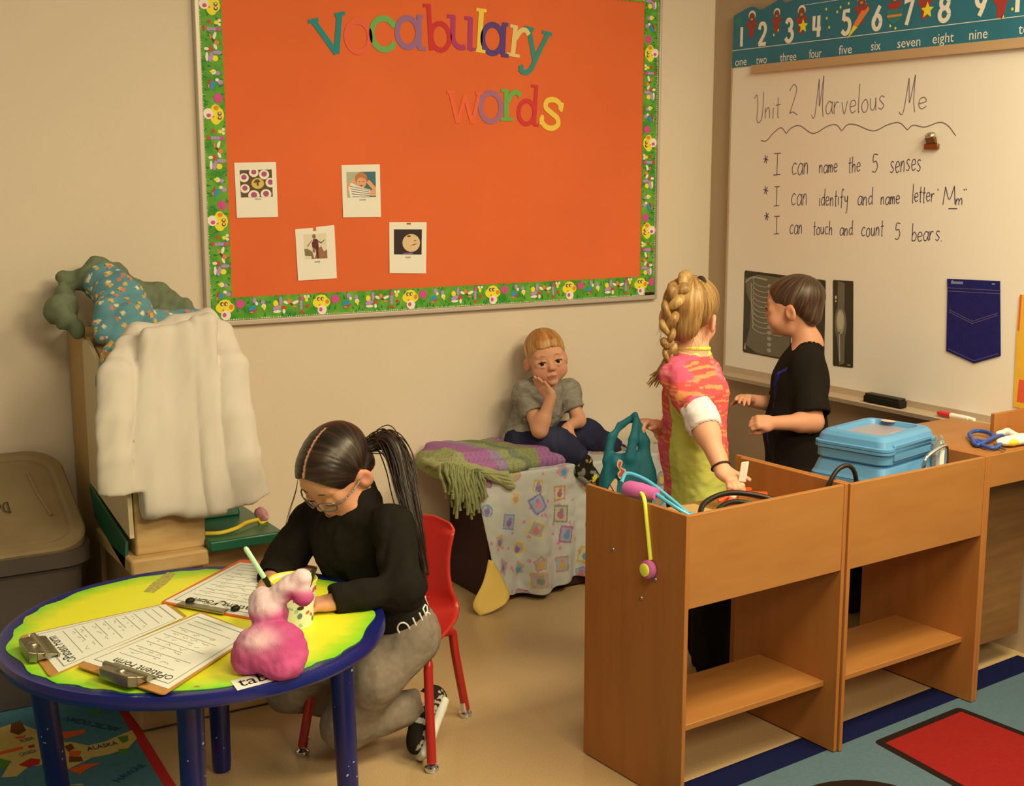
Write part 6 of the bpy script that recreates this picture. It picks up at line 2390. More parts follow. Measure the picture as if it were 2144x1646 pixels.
class Head:
    def __init__(self, c, R, s=1.0):
        self.c, self.R, self.s = np.asarray(c, float), np.asarray(R, float), s

    def P(self, *l):
        return self.c + self.s * (self.R @ np.asarray(l, float))

    def local(self, V):
        return (V - self.c) @ self.R / self.s

    def e(self, v, l, r, k=.01, mode='add', R=None):
        v.ell(self.P(*l), np.asarray(r) * self.s, self.R if R is None else self.R @ R, k * self.s, mode)

    def cp(self, v, a, b, ra, rb=None, k=.008, mode='add'):
        v.cap(self.P(*a), self.P(*b), ra * self.s, (ra if rb is None else rb) * self.s, k * self.s, mode)

    def skull(self, v, closed=False):
        self.e(v, (0, -.012, .026), (.0695, .086, .0705), .01)
        self.e(v, (0, .028, .026), (.058, .051, .054), .02)
        self.e(v, (0, .026, -.030), (.0590, .052, .061), .025)
        self.e(v, (0, .028, -.066), (.040, .038, .029), .02)
        self.e(v, (0, .065, -.082), (.017, .0125, .0125), .014)
        for q in (-1, 1):
            self.e(v, (q * .034, .051, -.043), (.028, .024, .027), .018)
            self.e(v, (q * .025, .0675, .017), (.021, .0060, .0060), .016)
            self.e(v, (q * .0460, .0570, -.008), (.011, .015, .015), .010)
            self.e(v, (q * .0290, .0925, -.0075), (.0180, .012, .0100), .012, 'sub')
        self.cp(v, (0, .0735, .000), (0, .0840, -.0255), .0050, .0078, .012)
        self.e(v, (0, .0868, -.0285), (.0090, .0082, .0074), .007)
        for q in (-1, 1):
            self.e(v, (q * .0085, .0805, -.0320), (.0060, .0068, .0052), .005)
            # lids round the eyeballs
            lid = .0005 if not closed else -.009
            self.cp(v, (q * .0165, .0775, lid - .003), (q * .0290, .0825, lid + .0015), .0026, .0030, .005)
            self.cp(v, (q * .0290, .0825, lid + .0015), (q * .0420, .0735, lid - .003), .0030, .0026, .005)
            self.cp(v, (q * .0175, .0750, -.0188), (q * .0290, .0775, -.0210), .0020, .0022, .008)
            self.cp(v, (q * .0290, .0775, -.0210), (q * .0410, .0705, -.0188), .0022, .0020, .008)
            if closed:
                self.e(v, (q * .029, .0715, -.010), (.0135, .0125, .0110), .003)
        self.cp(v, (-.0130, .0755, -.0555), (0, .0785, -.0540), .0036, .0044, .006)
        self.cp(v, (0, .0785, -.0540), (.0130, .0755, -.0555), .0044, .0036, .006)
        self.cp(v, (-.0090, .0755, -.0632), (.0090, .0755, -.0632), .0048, .0048, .007)

    def ears(self, v, out=1.0):
        for q in (-1, 1):
            a = math.radians(22 * q * out)
            Re = np.array([[math.cos(a), -math.sin(a), 0], [math.sin(a), math.cos(a), 0], [0, 0, 1]])
            b = math.radians(-14)
            Rx = np.array([[1, 0, 0], [0, math.cos(b), -math.sin(b)], [0, math.sin(b), math.cos(b)]])
            self.e(v, (q * .0715, -.010, -.018), (.0078, .0180, .0265), .006, R=Re @ Rx)
            self.e(v, (q * .0665, -.002, -.018), (.010, .010, .018), .008)
            self.e(v, (q * .0805, -.007, -.016), (.0056, .0105, .0165), .003, 'sub', R=Re @ Rx)

    def neck(self, v, base, r0=.034, r1=.040):
        v.cap(self.P(0, -.026, -.045), base, r0 * .92 * self.s, r1 * .88 * self.s, .012)

    def face_colour(self, V, col, lip, blush, brow=None):
        L = self.local(V)
        def g(c, r):
            return np.exp(-(((L - np.array(c)) / np.array(r)) ** 2).sum(1))[:, None]
        front = (L[:, 1] > .03)[:, None]
        for q in (-1, 1):
            w = .50 * g((q * .036, .068, -.040), (.019, .03, .016))
            col = col * (1 - w) + blush * w
            w = .40 * g((q * .075, -.008, -.016), (.018, .022, .026))
            col = col * (1 - w) + blush * w
        w = .35 * g((0, .092, -.031), (.013, .012, .009))
        col = col * (1 - w) + blush * w
        bow = .0018 * np.cos(L[:, 0] / .006)
        mouth = np.clip(1.6 - ((L[:, 0] / .0175) ** 2 + ((L[:, 2] + .0588) / (.0080 * (1.02 - (L[:, 0] / .024) ** 2).clip(.2))) ** 2) * 1.6, 0, 1)[:, None] * (L[:, 1] > .06)[:, None]
        col = col * (1 - .75 * mouth) + lip * .75 * mouth
        line = (np.exp(-((L[:, 2] + .0592 + .0016 * (L[:, 0] / .02) ** 2 * -1) / .0016) ** 2) * (np.abs(L[:, 0]) < .0190) * (L[:, 1] > .06))[:, None]
        col = col * (1 - .60 * line) + lip * .30 * line * .6
        for q in (-1, 1):
            w = (np.exp(-((L[:, 0] - q * .0055) / .0022) ** 2 - ((L[:, 2] + .0385) / .0016) ** 2) * (L[:, 1] > .07))[:, None]
            col = col * (1 - .7 * w)
            w = .08 * g((q * .029, .078, -.009), (.017, .02, .010))
            col = col * (1 - w) + blush * .75 * w
        return col

    def eyes(self, parent, gaze=(0, 1, 0), iris=(0.05, 0.09, 0.12)):
        for q in (-1, 1):
            b_ = MB()
            c_ = Vector(self.P(q * .029, .0656, -.0092))
            r_ = .0126 * self.s
            b_.ball(c_, r_, 20)
            gz = nrm(self.R @ nrm(np.asarray(gaze, float)))
            F_ = frame(gz, self.R[:, 0])
            M_ = Matrix(((F_[0, 0], F_[0, 1], F_[0, 2], c_.x), (F_[1, 0], F_[1, 1], F_[1, 2], c_.y), (F_[2, 0], F_[2, 1], F_[2, 2], c_.z), (0, 0, 0, 1)))
            b_.cur = 1
            prof_ = [(.0, 1.03), (.28, 1.0), (.58, .85)]
            b_.lathe([(p_ * r_, z_ * r_) for p_, z_ in reversed(prof_)], 16, M_, caps=False)
            b_.cur = 2
            b_.lathe([(.32 * r_, 1.010 * r_), (.18 * r_, 1.045 * r_), (.0005, 1.05 * r_)], 12, M_, caps=False)
            b_.build('eye', [mat('eye_white', (.74, .70, .66), .2, .5), mat('iris_%d_%d_%d' % tuple(int(x * 100) for x in iris), iris, .15, .6), mat('pupil', (.004, .004, .004), .1, .6)], parent, angle=180)

    def brows(self, parent, m, th=.0030, lift=0.0, y0=.0820):
        for q in (-1, 1):
            b_ = MB()
            pts = crom([self.P(q * .0150, y0 - .0010, .0165 + lift), self.P(q * .024, y0 - .0020, .0185 + lift), self.P(q * .034, y0 - .006, .0175 + lift), self.P(q * .043, y0 - .0145, .0130 + lift)], 5)
            n_ = len(pts)
            b_.tube(pts, [th * self.s * (.55 + .6 * math.sin(math.pi * (.15 + .8 * i / (n_ - 1)))) for i in range(n_)], 8, flat=.6)
            b_.build('eyebrow', m, parent, angle=180)

    def lashes(self, parent, m, z=.0005):
        for q in (-1, 1):
            b_ = MB()
            pts = crom([self.P(q * .0170, .0790, z - .0058), self.P(q * .0240, .0835, z - .0026), self.P(q * .0300, .0840, z - .0024), self.P(q * .0370, .0805, z - .0040), self.P(q * .0425, .0745, z - .0072)], 4)
            b_.tube(pts, [.0013 * self.s] * len(pts), 6)
            b_.build('eyelashes', m, parent, angle=180)


def hand(v, wrist, fdir, palm, thumb_side, s=1.0, curl=(15, 15, 15, 15), bend=(1.0, 1.0, .8), spread=.06, thumb=(.55, .75, .35), thumb_curl=20, lens=(.036, .041, .038, .030), k=.0035):
    """palm, four fingers and a thumb; palm = direction the palm faces; returns fingertips"""
    f = nrm(fdir)
    p = nrm(np.asarray(palm, float) - f * np.dot(palm, f))
    l = np.cross(f, p) * thumb_side
    w = np.asarray(wrist, float)
    R = np.stack([l, f, p], 1)
    v.box(w + f * .030 * s, np.array((.0235, .030, .0105)) * s, R, rad=.010 * s, k=.012 * s)
    v.ell(w + f * .020 * s + l * .015 * s + p * .004 * s, np.array((.013, .021, .012)) * s, R, .012 * s)
    v.ell(w + f * .022 * s - l * .014 * s + p * .003 * s, np.array((.011, .022, .010)) * s, R, .012 * s)
    tips = []
    for i, (off, ln) in enumerate(zip((.0185, .0062, -.0062, -.0180), lens)):
        b = w + f * (.056 - .004 * abs(i - 1.2)) * s + l * off * s
        d = nrm(f + l * (1.3 - i) * spread)
        a = 0
        q = b
        n = nrm(p - d * np.dot(p, d))
        rad = (.0070, .0066, .0062, .0056)
        for j, (fr_, bd) in enumerate(zip((.44, .31, .25), bend)):
            a += math.radians(curl[i] * bd)
            dd = d * math.cos(a) + n * math.sin(a)
            e = q + dd * ln * 1.18 * fr_ * s * 1.15
            sc_ = (.92 if i == 3 else 1.0) * s
            v.cap(q, e, rad[j] * sc_, rad[j + 1] * sc_, k * s)
            q = e
        tips.append(q)
    b = w + f * .016 * s + l * .019 * s + p * .003 * s
    d = nrm(f * thumb[0] + l * thumb[1] + p * thumb[2])
    e = b + d * .030 * s
    v.cap(b, e, .0092 * s, .0078 * s, .008 * s)
    n = nrm(f * .8 - l * .5 + p * .4)
    t = math.radians(thumb_curl)
    d2 = nrm(d * math.cos(t) + n * math.sin(t))
    e2 = e + d2 * .026 * s
    v.cap(e, e2, .0076 * s, .0060 * s, .003 * s)
    tips.append(e2)
    return tips


def hair_streaks(V, centre, crown, c1, c2, c3, freq=60, seed=0):
    """strand-like colour variation running away from the crown"""
    d = V - centre
    a = nrm(crown)
    x = nrm(np.cross(a, (0.3, .2, .93)))
    y = np.cross(a, x)
    ph_ = np.arctan2(d @ y, d @ x)
    th = np.arccos(np.clip((d @ a) / (np.linalg.norm(d, axis=1) + 1e-9), -1, 1))
    Pn = np.stack([np.cos(ph_) * freq / 6, np.sin(ph_) * freq / 6, th * 1.6], 1)
    n1 = noise(Pn, 1.0, seed) * .6 + noise(Pn, 2.3, seed + 2) * .4
    t = np.clip(.5 + .8 * n1, 0, 1)[:, None]
    c = np.where(t < .5, c1 * (1 - 2 * t) + c2 * 2 * t, c2 * (2 - 2 * t) + c3 * (2 * t - 1))
    return c, n1


M_skin = mat('child_skin', (1, 1, 1), .5, .35, attr='tint', bump=.04, bscale=500)
_b = M_skin.node_tree.nodes['Principled BSDF']
_b.inputs['Subsurface Weight'].default_value = .12
_b.inputs['Subsurface Radius'].default_value = (.010, .004, .002)
_b.inputs['Subsurface Scale'].default_value = .6
M_hair = mat('child_hair', (1, 1, 1), .42, .45, attr='tint')
M_cloth = mat('child_clothing', (1, 1, 1), .9, .12, attr='tint', bump=.15, bscale=420)
M_denim = mat('dark_denim', (1, 1, 1), .85, .15, attr='tint', bump=.25, bscale=500)
SKIN = np.array(ph(208, 142, 92, .92))
BLUSH = np.array(ph(200, 106, 78, .92))
LIP = np.array(ph(176, 92, 74, .92))


def flat_col(V, c):
    return np.ones((len(V), 3)) * np.asarray(c)


def person(V, Q, col, loc, label):
    o = soft('person', V, Q, M_skin, None, col, loc)
    return tag(o, label, 'person')


def shoe(v, heel, toe, up, s=1.0, sole=False):
    """child's shoe from heel to toe; up is the direction the foot's top faces"""
    heel, toe, u = np.asarray(heel, float), np.asarray(toe, float), nrm(up)
    f = nrm(toe - heel)
    u = nrm(u - f * np.dot(u, f))
    l = np.cross(f, u)
    L = np.linalg.norm(toe - heel)
    R = np.stack([l, f, u], 1)
    mid = (heel + toe) / 2
    if sole:
        v.box(mid + u * .008 * s, np.array((.030 * s, L / 2, .009 * s)), R, rad=.008 * s, k=.004)
        v.ell(heel + f * .028 * s + u * .008 * s, np.array((.030, .030, .010)) * s, R, .008)
        v.ell(toe - f * .034 * s + u * .009 * s, np.array((.037, .036, .010)) * s, R, .01)
    else:
        v.ell(heel + f * .034 * s + u * .032 * s, np.array((.029, .034, .032)) * s, R, .02)
        v.ell(mid + u * .026 * s, np.array((.032 * s, L * .42, .026 * s)), R, .02)
        v.ell(toe - f * .036 * s + u * .024 * s, np.array((.035, .036, .020)) * s, R, .02)
    return R



# ---- small boy on the bench, cheek resting in his hand
def boy_on_bench():
    hc = np.array((-0.8803,-0.155,0.8352))
    toward = np.array(CAM) - hc
    hf = nrm((toward[0], toward[1], 0))
    right_im = np.array(CAM_RIGHT)
    H = Head(hc, axes(hf * 1.0 + right_im * .20 + np.array((0, 0, .00))), 1.01)
    H.R = rot_about(H.R, 1, 9)
    lo, hi = np.array((-1.16, -.52, .36)), np.array((-.48, .02, 1.0))
    v = Vol(lo, hi, .0032)
    neck = np.array((-0.8667,-0.125,0.7115))
    chest = np.array((-0.8768,-0.115,0.6484))
    belly = np.array((-0.9264,-0.105,0.5529))
    hipR, hipL = np.array((-0.9757,-0.135,0.5223)), np.array((-0.8656,-0.075,0.5048))
    kneeR, ankR = np.array((-0.8701,-0.235,0.5254)), np.array((-0.815,-0.315,0.467))
    kneeL, ankL = np.array((-0.6774,-0.125,0.5247)), np.array((-0.5705,-0.2,0.4565))
    shR, shL = np.array((-0.9596,-0.135,0.7052)), np.array((-0.7479,-0.105,0.6928))
    elR, wrR = np.array((-0.9629,-0.245,0.5898)), np.array((-0.9258,-0.262,0.7071))
    elL, wrL = np.array((-0.742,-0.165,0.5893)), np.array((-0.8332,-0.235,0.587))
    H.skull(v)
    H.ears(v)
    H.neck(v, neck, .031, .036)
    v.chain([neck, chest, belly], [.045, .070, .070], k=.04)
    v.cap(shR, shL, .036, .036, k=.04)
    v.ell((hipR + hipL) / 2, (.085, .075, .065), k=.04)
    v.chain([shR, elR, wrR], [.030, .027, .0185], k=.02)
    v.ell(elR * .7 + wrR * .3, .025, k=.02)
    v.chain([shL, elL, wrL], [.030, .025, .018], k=.02)
    for h_, kn, an in ((hipR, kneeR, ankR), (hipL, kneeL, ankL)):
        v.chain([h_, kn, an], [.058, .044, .026], k=.03)
    # right hand props the cheek, left hand lies in the lap
    upd = nrm(np.array((-1.0091,-0.215,0.8144)) - wrR)
    toface = nrm(hc - (wrR + upd * .05))
    hand(v, wrR, upd, toface, -1, .86, (-4, 0, 4, 10), spread=.05, thumb=(.95, .25, -.15), thumb_curl=4)
    fd = nrm(np.array((-0.8715,-0.262,0.5516)) - wrL)
    hand(v, wrL, fd, nrm(np.array((.2, .6, -.8))), 1, .82, (24, 26, 28, 30), spread=.07)
    V, Q = v.mesh(1)
    col = flat_col(V, SKIN)
    col = H.face_colour(V, col, LIP, BLUSH)
    body = person(V, Q, col, (-.93, -.16, .46), 'small blond boy in a grey T-shirt sitting on the bench, cheek propped on his hand')
    H.eyes(body, (-.16, 1, -.05), (.035, .045, .045))
    H.brows(body, mat('blond_brow', ph(166, 112, 56, .9), .8), .0019)
    H.lashes(body, mat('brown_lash', (.05, .025, .012), .7))

    # hair: short and combed forward over the forehead
    v = Vol(hc - .14, hc + .16, .0030)
    H.e(v, (0, -.012, .030), (.0728, .0905, .0755), .01)
    H.e(v, (0, .026, .030), (.0615, .0565, .0580), .015)
    H.e(v, (0, .070, -.052), (.090, .060, .104), .004, 'sub')
    for q in (-1, 1):
        H.e(v, (q * .080, .036, -.060), (.030, .040, .075), .004, 'sub')
        H.e(v, (q * .079, -.006, -.034), (.022, .024, .034), .006, 'sub')
    v.cut(-(H.R @ np.array((0, .42, 1))), H.P(0, -.07, -.050))
    for x0, x1, zt in ((-.036, -.031, .050), (-.025, -.020, .046), (-.014, -.010, .045), (-.003, .003, .040), (.008, .015, .043), (.020, .026, .047), (.031, .036, .051)):
        H.cp(v, (x0, .066 - 5 * x0 * x0, .066), (x1, .0785 - 7 * x1 * x1, zt), .0085, .0022, .010)
    V, Q = v.mesh(1)
    c, n1 = hair_streaks(V, H.P(0, -.01, .0), H.R @ np.array((.05, -.45, .9)), *[np.array(ph(*x, .9)) for x in ((128, 78, 32), (178, 118, 52), (206, 156, 84))], 70)
    V = V + vnormals(V, Q) * (.0016 * n1)[:, None]
    L = H.local(V)
    dark = np.clip((L[:, 2] - .055) / .04, 0, 1)[:, None] * .35
    c = c * (1 - dark) + np.array(ph(138, 78, 34, .9)) * dark
    soft('hair', V, Q, M_hair, body, c)
    # heather grey T-shirt
    v = Vol(lo, hi, .0040)
    v.chain([neck + (0, 0, -.006), chest, belly], [.050, .078, .082], k=.04)
    v.cap(shR, shL, .042, .042, k=.04)
    v.ell(belly + (-.01, -.0, -.045), (.098, .092, .065), k=.05)
    v.cut((.1, 0, -1), belly + (0, 0, -.085))
    tR = shR * .42 + elR * .58
    v.cap(shR, tR, .039, .043, k=.025, flat=(0, 1))
    tL = shL * .38 + elL * .62
    v.cap(shL, tL, .039, .041, k=.025, flat=(0, 1))
    v.cap(shR * .3 + elR * .7, elR, .036, .034, .002, 'sub')
    v.cap(shL * .3 + elL * .7, elL, .034, .034, .002, 'sub')
    v.cap(H.P(0, -.02, -.04), neck + (.002, -.012, -.006), .038, .040, .004, 'sub')
    v.cut((.0, .8, .0), (0, -.008, 0))
    V, Q = v.mesh(1)
    V = folds(V, Q, .0080, 22, (.5, -.3, .8), .25, 1)
    V = folds(V, Q, .0030, 46, (.9, -.2, -.3), .3, 4)
    c = flat_col(V, ph(132, 118, 88, .86)) * (1 + .22 * noise(V * np.array((1, 1, 3.2)), 60, 3))[:, None]
    shirt = soft('t_shirt', V, Q, M_cloth, body, c)
    b = MB()
    pk_ = np.array((-0.8248,-0.196,0.6632))
    b.poly([(0, .016), (.016, .016), (.016, -.012), (.008, -.018), (0, -.012)], .002, lambda x, z, w=0: Vector(pk_ + np.array((x, -w - .002 + x * .3, z))))
    b.build('pocket', mat('grey_pocket', ph(110, 98, 72, .9), .9), body, smooth=False)

    # dark jeans
    v = Vol(lo, hi, .0040)
    v.ell((hipR + hipL) / 2 + (0, 0, -.006), (.094, .086, .068), k=.04)
    for h_, kn, an in ((hipR, kneeR, ankR), (hipL, kneeL, ankL)):
        v.chain([h_, kn], [.066, .054], k=.03)
        e_ = kn + (an - kn) * .92
        v.cap(kn, e_, .053, .040, k=.03, flat=(0, 1))
        v.cap(kn + (an - kn) * .82, an + (an - kn) * .1, .031, .030, .002, 'sub')
    v.cut((0, 1, 0), (0, -.008, 0))
    V, Q = v.mesh(1)
    V = folds(V, Q, .0045, 30, (.3, .6, .8), .3, 8)
    c = flat_col(V, ph(40, 38, 48, 1.0)) * (1 + .25 * noise(V, 30, 3))[:, None]
    kk = np.exp(-(np.linalg.norm(V - (kneeR + (-.05, -.02, .04)), axis=1) / .06) ** 2)[:, None] * .4
    c = c * (1 - kk) + np.array(ph(84, 84, 88, 1.0)) * kk
    soft('jeans', V, Q, M_denim, body, c)

    # sneakers, black with yellow flashes
    for an, d_, nm in ((ankR, nrm((.75, -.25, -.62)), 0), (ankL, nrm((.8, -.1, -.55)), 1)):
        u_ = nrm(np.array((.55, -.35, .75)))
        heel = an + np.array((-.012, .0, -.020)) - u_ * .03
        toe = heel + d_ * .150
        v = Vol(np.minimum(heel, toe) - .08, np.maximum(heel, toe) + .08, .0032)
        shoe(v, heel, toe, u_, .95)
        v.cap(an, heel + u_ * .02, .030, .032, .01)
        V, Q = v.mesh(1)
        L = (V - heel) @ d_
        c = flat_col(V, (.018, .016, .014))
        s_ = (np.sin(L * 150) > .35) & (noise(V, 40, 5) > .05)
        c[s_] = ph(206, 176, 50, .9)
        c[(noise(V, 70, 2) > .45)] = ph(120, 110, 80, .9)
        sh = soft('sneaker', V, Q, M_cloth, body, c)
        v = Vol(np.minimum(heel, toe) - .08, np.maximum(heel, toe) + .08, .0032)
        shoe(v, heel - u_ * .004, toe - u_ * .004, u_, 1.0, True)
        V, Q = v.mesh(1)
        soft('sole', V, Q, mat('grey_rubber_sole', ph(108, 100, 78, .85), .7), sh)
    return body


boy_on_bench()



# ---- girl standing behind the left unit, seen from the side and behind
def girl_standing():
    fx = np.array((.955, -.30, 0))          # her body faces along the units
    fx = nrm(fx)
    lf = np.array((-fx[1], fx[0], 0))       # her left, away from the camera
    hc = np.array((-1.0635,-1.2034,1.105))
    look = nrm(np.array(CAM_FORWARD) * (1, 1, 0))
    ri = np.array(CAM_RIGHT)
    H = Head(hc, axes(look * .90 + ri * .44 + np.array((0, 0, -.10))), 1.03)
    H.R = rot_about(H.R, 1, 7)
    lo, hi = np.array((-1.48, -1.78, -.002)), np.array((-.72, -.90, 1.26))
    neck = np.array((-1.0635,-1.2141,0.9925))
    chest = np.array((-1.064,-1.2359,0.8824))
    waist = np.array((-1.0653,-1.2331,0.7149))
    hip = np.array((-1.0566,-1.2402,0.5882))
    shR = np.array((-1.1487,-1.2561,0.9403))
    shL = np.array((-0.9838,-1.1817,0.9211))
    elR = np.array((-1.1637,-1.3869,0.8342))
    wrR = np.array((-1.1804,-1.4949,0.718))
    elL = np.array((-1.0526,-1.0824,0.7364))
    wrL = np.array((-1.1392,-1.1526,0.776))
    v = Vol(lo, hi, .0036)
    H.skull(v)
    H.ears(v)
    H.neck(v, neck, .032, .037)
    v.chain([neck, chest], [.045, .072], k=.04)
    for o in (-.045, .045):
        v.chain([chest + lf * o, waist + lf * o, hip + lf * o], [.064, .060, .066], k=.05)
    v.cap(shR, shL, .038, .038, k=.04)
    v.chain([shR, elR, wrR], [.035, .0335, .0215], k=.02)
    v.ell(elR * .72 + wrR * .28, .0335, k=.02)
    v.chain([shL, elL, wrL], [.034, .028, .020], k=.02)
    legs = []
    for q, (kx, ky, ax, ay) in ((-1, (-.985, -1.235, -.975, -1.225)), (1, (-.930, -1.115, -.905, -1.105))):
        h_ = hip + lf * .052 * q + np.array((0, 0, -.02))
        kn = np.array((kx, ky, .30))
        an = np.array((ax, ay, .07))
        v.chain([h_, kn, an], [.066, .047, .032], k=.03)
        v.chain([an, an + fx * .10 + np.array((0, 0, -.045))], [.03, .022], k=.02)
        legs.append((h_, kn, an))
    # right hand pinches the white stick over the tray
    fd = nrm(np.array((-1.184,-1.5687,0.6936)) - wrR)
    hand(v, wrR, fd, nrm(np.array((.1, .35, -.9))), 1, .98, (30, 34, 38, 42), spread=.05, thumb=(.75, .55, -.1), thumb_curl=25)
    # left hand hooks the bag's handles
    fdl = nrm(np.array((-1.2359,-1.1577,0.8145)) - wrL)
    hand(v, wrL, fdl, nrm(np.array((-.3, -.2, -.9))), 1, .95, (40, 36, 34, 8), spread=.14, thumb=(.7, .5, .35), thumb_curl=30)
    V, Q = v.mesh(1)
    col = H.face_colour(V, flat_col(V, SKIN * np.array((1.04, 1.05, 1.06))), LIP, BLUSH)
    body = person(V, Q, col, (-1.0, -1.2, 0), 'girl with a blond braid in a pink and lime shirt standing at the left unit')
    H.eyes(body, (0, 1, 0), (.08, .10, .12))

    # smoothed-back hair
    v = Vol(hc - .15, hc + .15, .0030)
    H.e(v, (0, -.013, .028), (.0750, .0925, .0765), .01)
    H.e(v, (0, .018, .030), (.0660, .0620, .0630), .015)
    H.e(v, (0, -.060, -.035), (.050, .034, .045), .02)
    H.e(v, (0, .085, -.055), (.095, .062, .102), .004, 'sub')
    for q in (-1, 1):
        H.e(v, (q * .082, .030, -.058), (.032, .045, .060), .004, 'sub')
        H.e(v, (q * .080, -.008, -.022), (.018, .022, .032), .005, 'sub')
    v.cut(-(H.R @ np.array((0, .25, 1))), H.P(0, -.085, -.072))
    V, Q = v.mesh(1)
    cs = [np.array(ph(*x, .9)) for x in ((92, 58, 24), (142, 98, 44), (190, 142, 70))]
    knot = np.array((-1.0714,-1.252,1.1931))
    c, n1 = hair_streaks(V, H.P(0, -.01, .01), H.R @ np.array((-.02, -.32, .94)), *cs, 90, 4)
    V = V + vnormals(V, Q) * (.0022 * n1)[:, None]
    L = H.local(V)
    lowd = np.clip((-.015 - L[:, 2]) / .05, 0, 1)[:, None] * .45
    c = c * (1 - lowd) + np.array(ph(96, 58, 24, .9)) * lowd
    soft('hair', V, Q, M_hair, body, c)
    # braid from the crown down the back of the left side
    path = crom([(-1.0811,-1.2257,1.2064), (-1.1359,-1.2441,1.1861), (-1.1672,-1.2511,1.1458), (-1.1804,-1.2526,1.0989), (-1.1835,-1.2538,1.054), (-1.1747,-1.2543,1.0187), (-1.177,-1.2477,0.9859), (-1.1868,-1.2313,0.9495), (-1.1956,-1.2087,0.9173)], 10)
    path = [np.array(p) for p in path]
    n_ = len(path)
    rr = random.Random(6)
    b = MB()
    lobes = MB()
    M_br = mat('braid_hair', ph(166, 118, 54, .95), .42, .45, color2=ph(122, 80, 34, .95), vscale=120, stretch=(1, 1, .3))
    M_br2 = mat('braid_hair_light', ph(190, 144, 72, .95), .42, .45, color2=ph(146, 102, 46, .95), vscale=120, stretch=(1, 1, .3))
    nseg = 11
    for i in range(nseg):
        t = i / nseg * .72
        k0 = min(n_ - 3, int(t * n_))
        k1 = min(n_ - 2, k0 + 9)
        w_ = .0245 * (1 - .52 * t) if i > 1 else .027
        tang = nrm(path[k1] - path[k0])
        view = nrm(np.array(CAM) - path[k0])
        side = np.cross(tang, view) * (1 if i % 2 == 0 else -1)
        pts = crom([path[k0] + side * w_ * .95, path[(k0 + k1) // 2] + side * w_ * .62 + view * .012, path[k1] - side * w_ * .25 + view * .004], 5)
        m_ = len(pts)
        tgt = b if i % 3 else lobes
        tgt.tube(pts, [w_ * (.30 + .42 * math.sin(math.pi * (.12 + .80 * j / (m_ - 1)))) for j in range(m_)], 10, flat=.75)
        for s_ in range(4):     # fine strands riding on each lobe
            o_ = side * w_ * rr.uniform(-.3, .3) + view * w_ * .40
            tgt.tube([np.array(p) + o_ * math.sin(math.pi * j / (m_ - 1)) for j, p in enumerate(pts)], [.0010 + .0022 * math.sin(math.pi * j / (m_ - 1)) for j in range(m_)], 5)
    k0 = int(.70 * n_)
    tail = path[k0:]
    for s_ in range(26):
        o_ = np.array([rr.uniform(-1, 1) for _ in range(3)]) * .006
        sp = np.array([rr.uniform(-1, 1) for _ in range(3)]) * .016
        m_ = len(tail)
        b.tube([p + o_ * min(1, 3 * j / m_ + .3) + sp * (j / m_) ** 2 for j, p in enumerate(tail)], [.0042 * (1 - .8 * j / m_) for j in range(m_)], 5)
    br = b.build('braid', M_br, body, angle=180)
    lobes.build('braid_strand', M_br2, br, angle=180)
    b = MB()
    b.tube([knot + np.array((.010 * math.cos(a), .004, .014 * math.sin(a))) @ H.R.T for a in [i * .42 for i in range(15)]], .0075, 8, closed=True)
    b.build('hair_tie', mat('dark_hair_tie', ph(46, 34, 24, .8), .7), body, angle=180)
    b = MB()
    for s_ in range(26):     # loose wisps at the neck
        a = H.P(rr.choice((-1, 1)) * rr.uniform(.02, .066), -.060 + rr.uniform(-.02, .03), -.055 + rr.uniform(-.01, .02))
        dn = np.array((rr.uniform(-.02, .02), rr.uniform(-.02, .02), -rr.uniform(.02, .06)))
        b.tube([a, a + dn * .5 + np.array((rr.uniform(-.01, .01), 0, 0)), a + dn], [.0005, .0005, .0002], 4)
    b.build('loose_hair', M_br2, body, angle=180)

    # shirt: lime side panels, pink front and back
    v = Vol(lo, hi, .0042)
    v.chain([neck + np.array((0, 0, -.010)), chest], [.052, .080], k=.04)
    for o in (-.045, .045):
        v.chain([chest + lf * o, waist + lf * o, hip + lf * o + np.array((0, 0, -.01))], [.073, .070, .080], k=.05)
    v.cap(shR, shL, .045, .045, k=.04)
    v.cut((0, 0, -1), np.array((-1.127,-1.3213,0.5624)))
    mR = shR + (elR - shR) * .80
    v.cap(shR, mR, .043, .043, k=.022, flat=(0, 1))
    mL = shL * .3 + elL * .7
    v.cap(shL, mL, .043, .042, k=.022, flat=(0, 1))
    v.cap(H.P(0, -.022, -.04), neck + np.array((.0, 0, .004)), .039, .043, .004, 'sub')
    V, Q = v.mesh(1)
    ax_ = nrm(elR - shR)
    rel = V - shR
    ts = rel @ ax_
    rad = np.linalg.norm(rel - np.outer(ts, ax_), axis=1)
    sleeve = (rad < .060) & (ts > -.01) & (((V - chest) @ (-lf)) > .055)
    V2 = folds(V, Q, .0050, 22, (.1, 0, 1), .22, 1)
    V3 = folds(V, Q, .0062, 30, np.cross(ax_, lf), .25, 5)
    V = np.where(sleeve[:, None], V3, V2)
    V = folds(V, Q, .0020, 60, (1, 0, .2), .3, 7)
    d = V - waist
    sx = d @ fx
    sl = d @ (-lf)
    lime, limed = np.array(ph(186, 176, 70, .80)), np.array(ph(196, 184, 74, .85))
    pk1, pk2, pk3 = [np.array(ph(*x, .92)) for x in ((206, 78, 62), (212, 92, 112), (222, 132, 70))]
    nz = noise(V * np.array((.8, .8, 5.0)), 38, 2)[:, None]
    nz2 = noise(V * np.array((1, 1, 3.0)), 14, 8)[:, None]
    pink = np.where(nz > .18, pk3, pk1)
    pink = np.where(nz2 > .25, pk2 * .5 + pink * .5, pink)
    zt = V[:, 2] - waist[2]
    seam_b = np.interp(zt, [-.12, -.04, .05, .2], [-.058, -.064, -.072, -.074])      # back edge of the lime panel
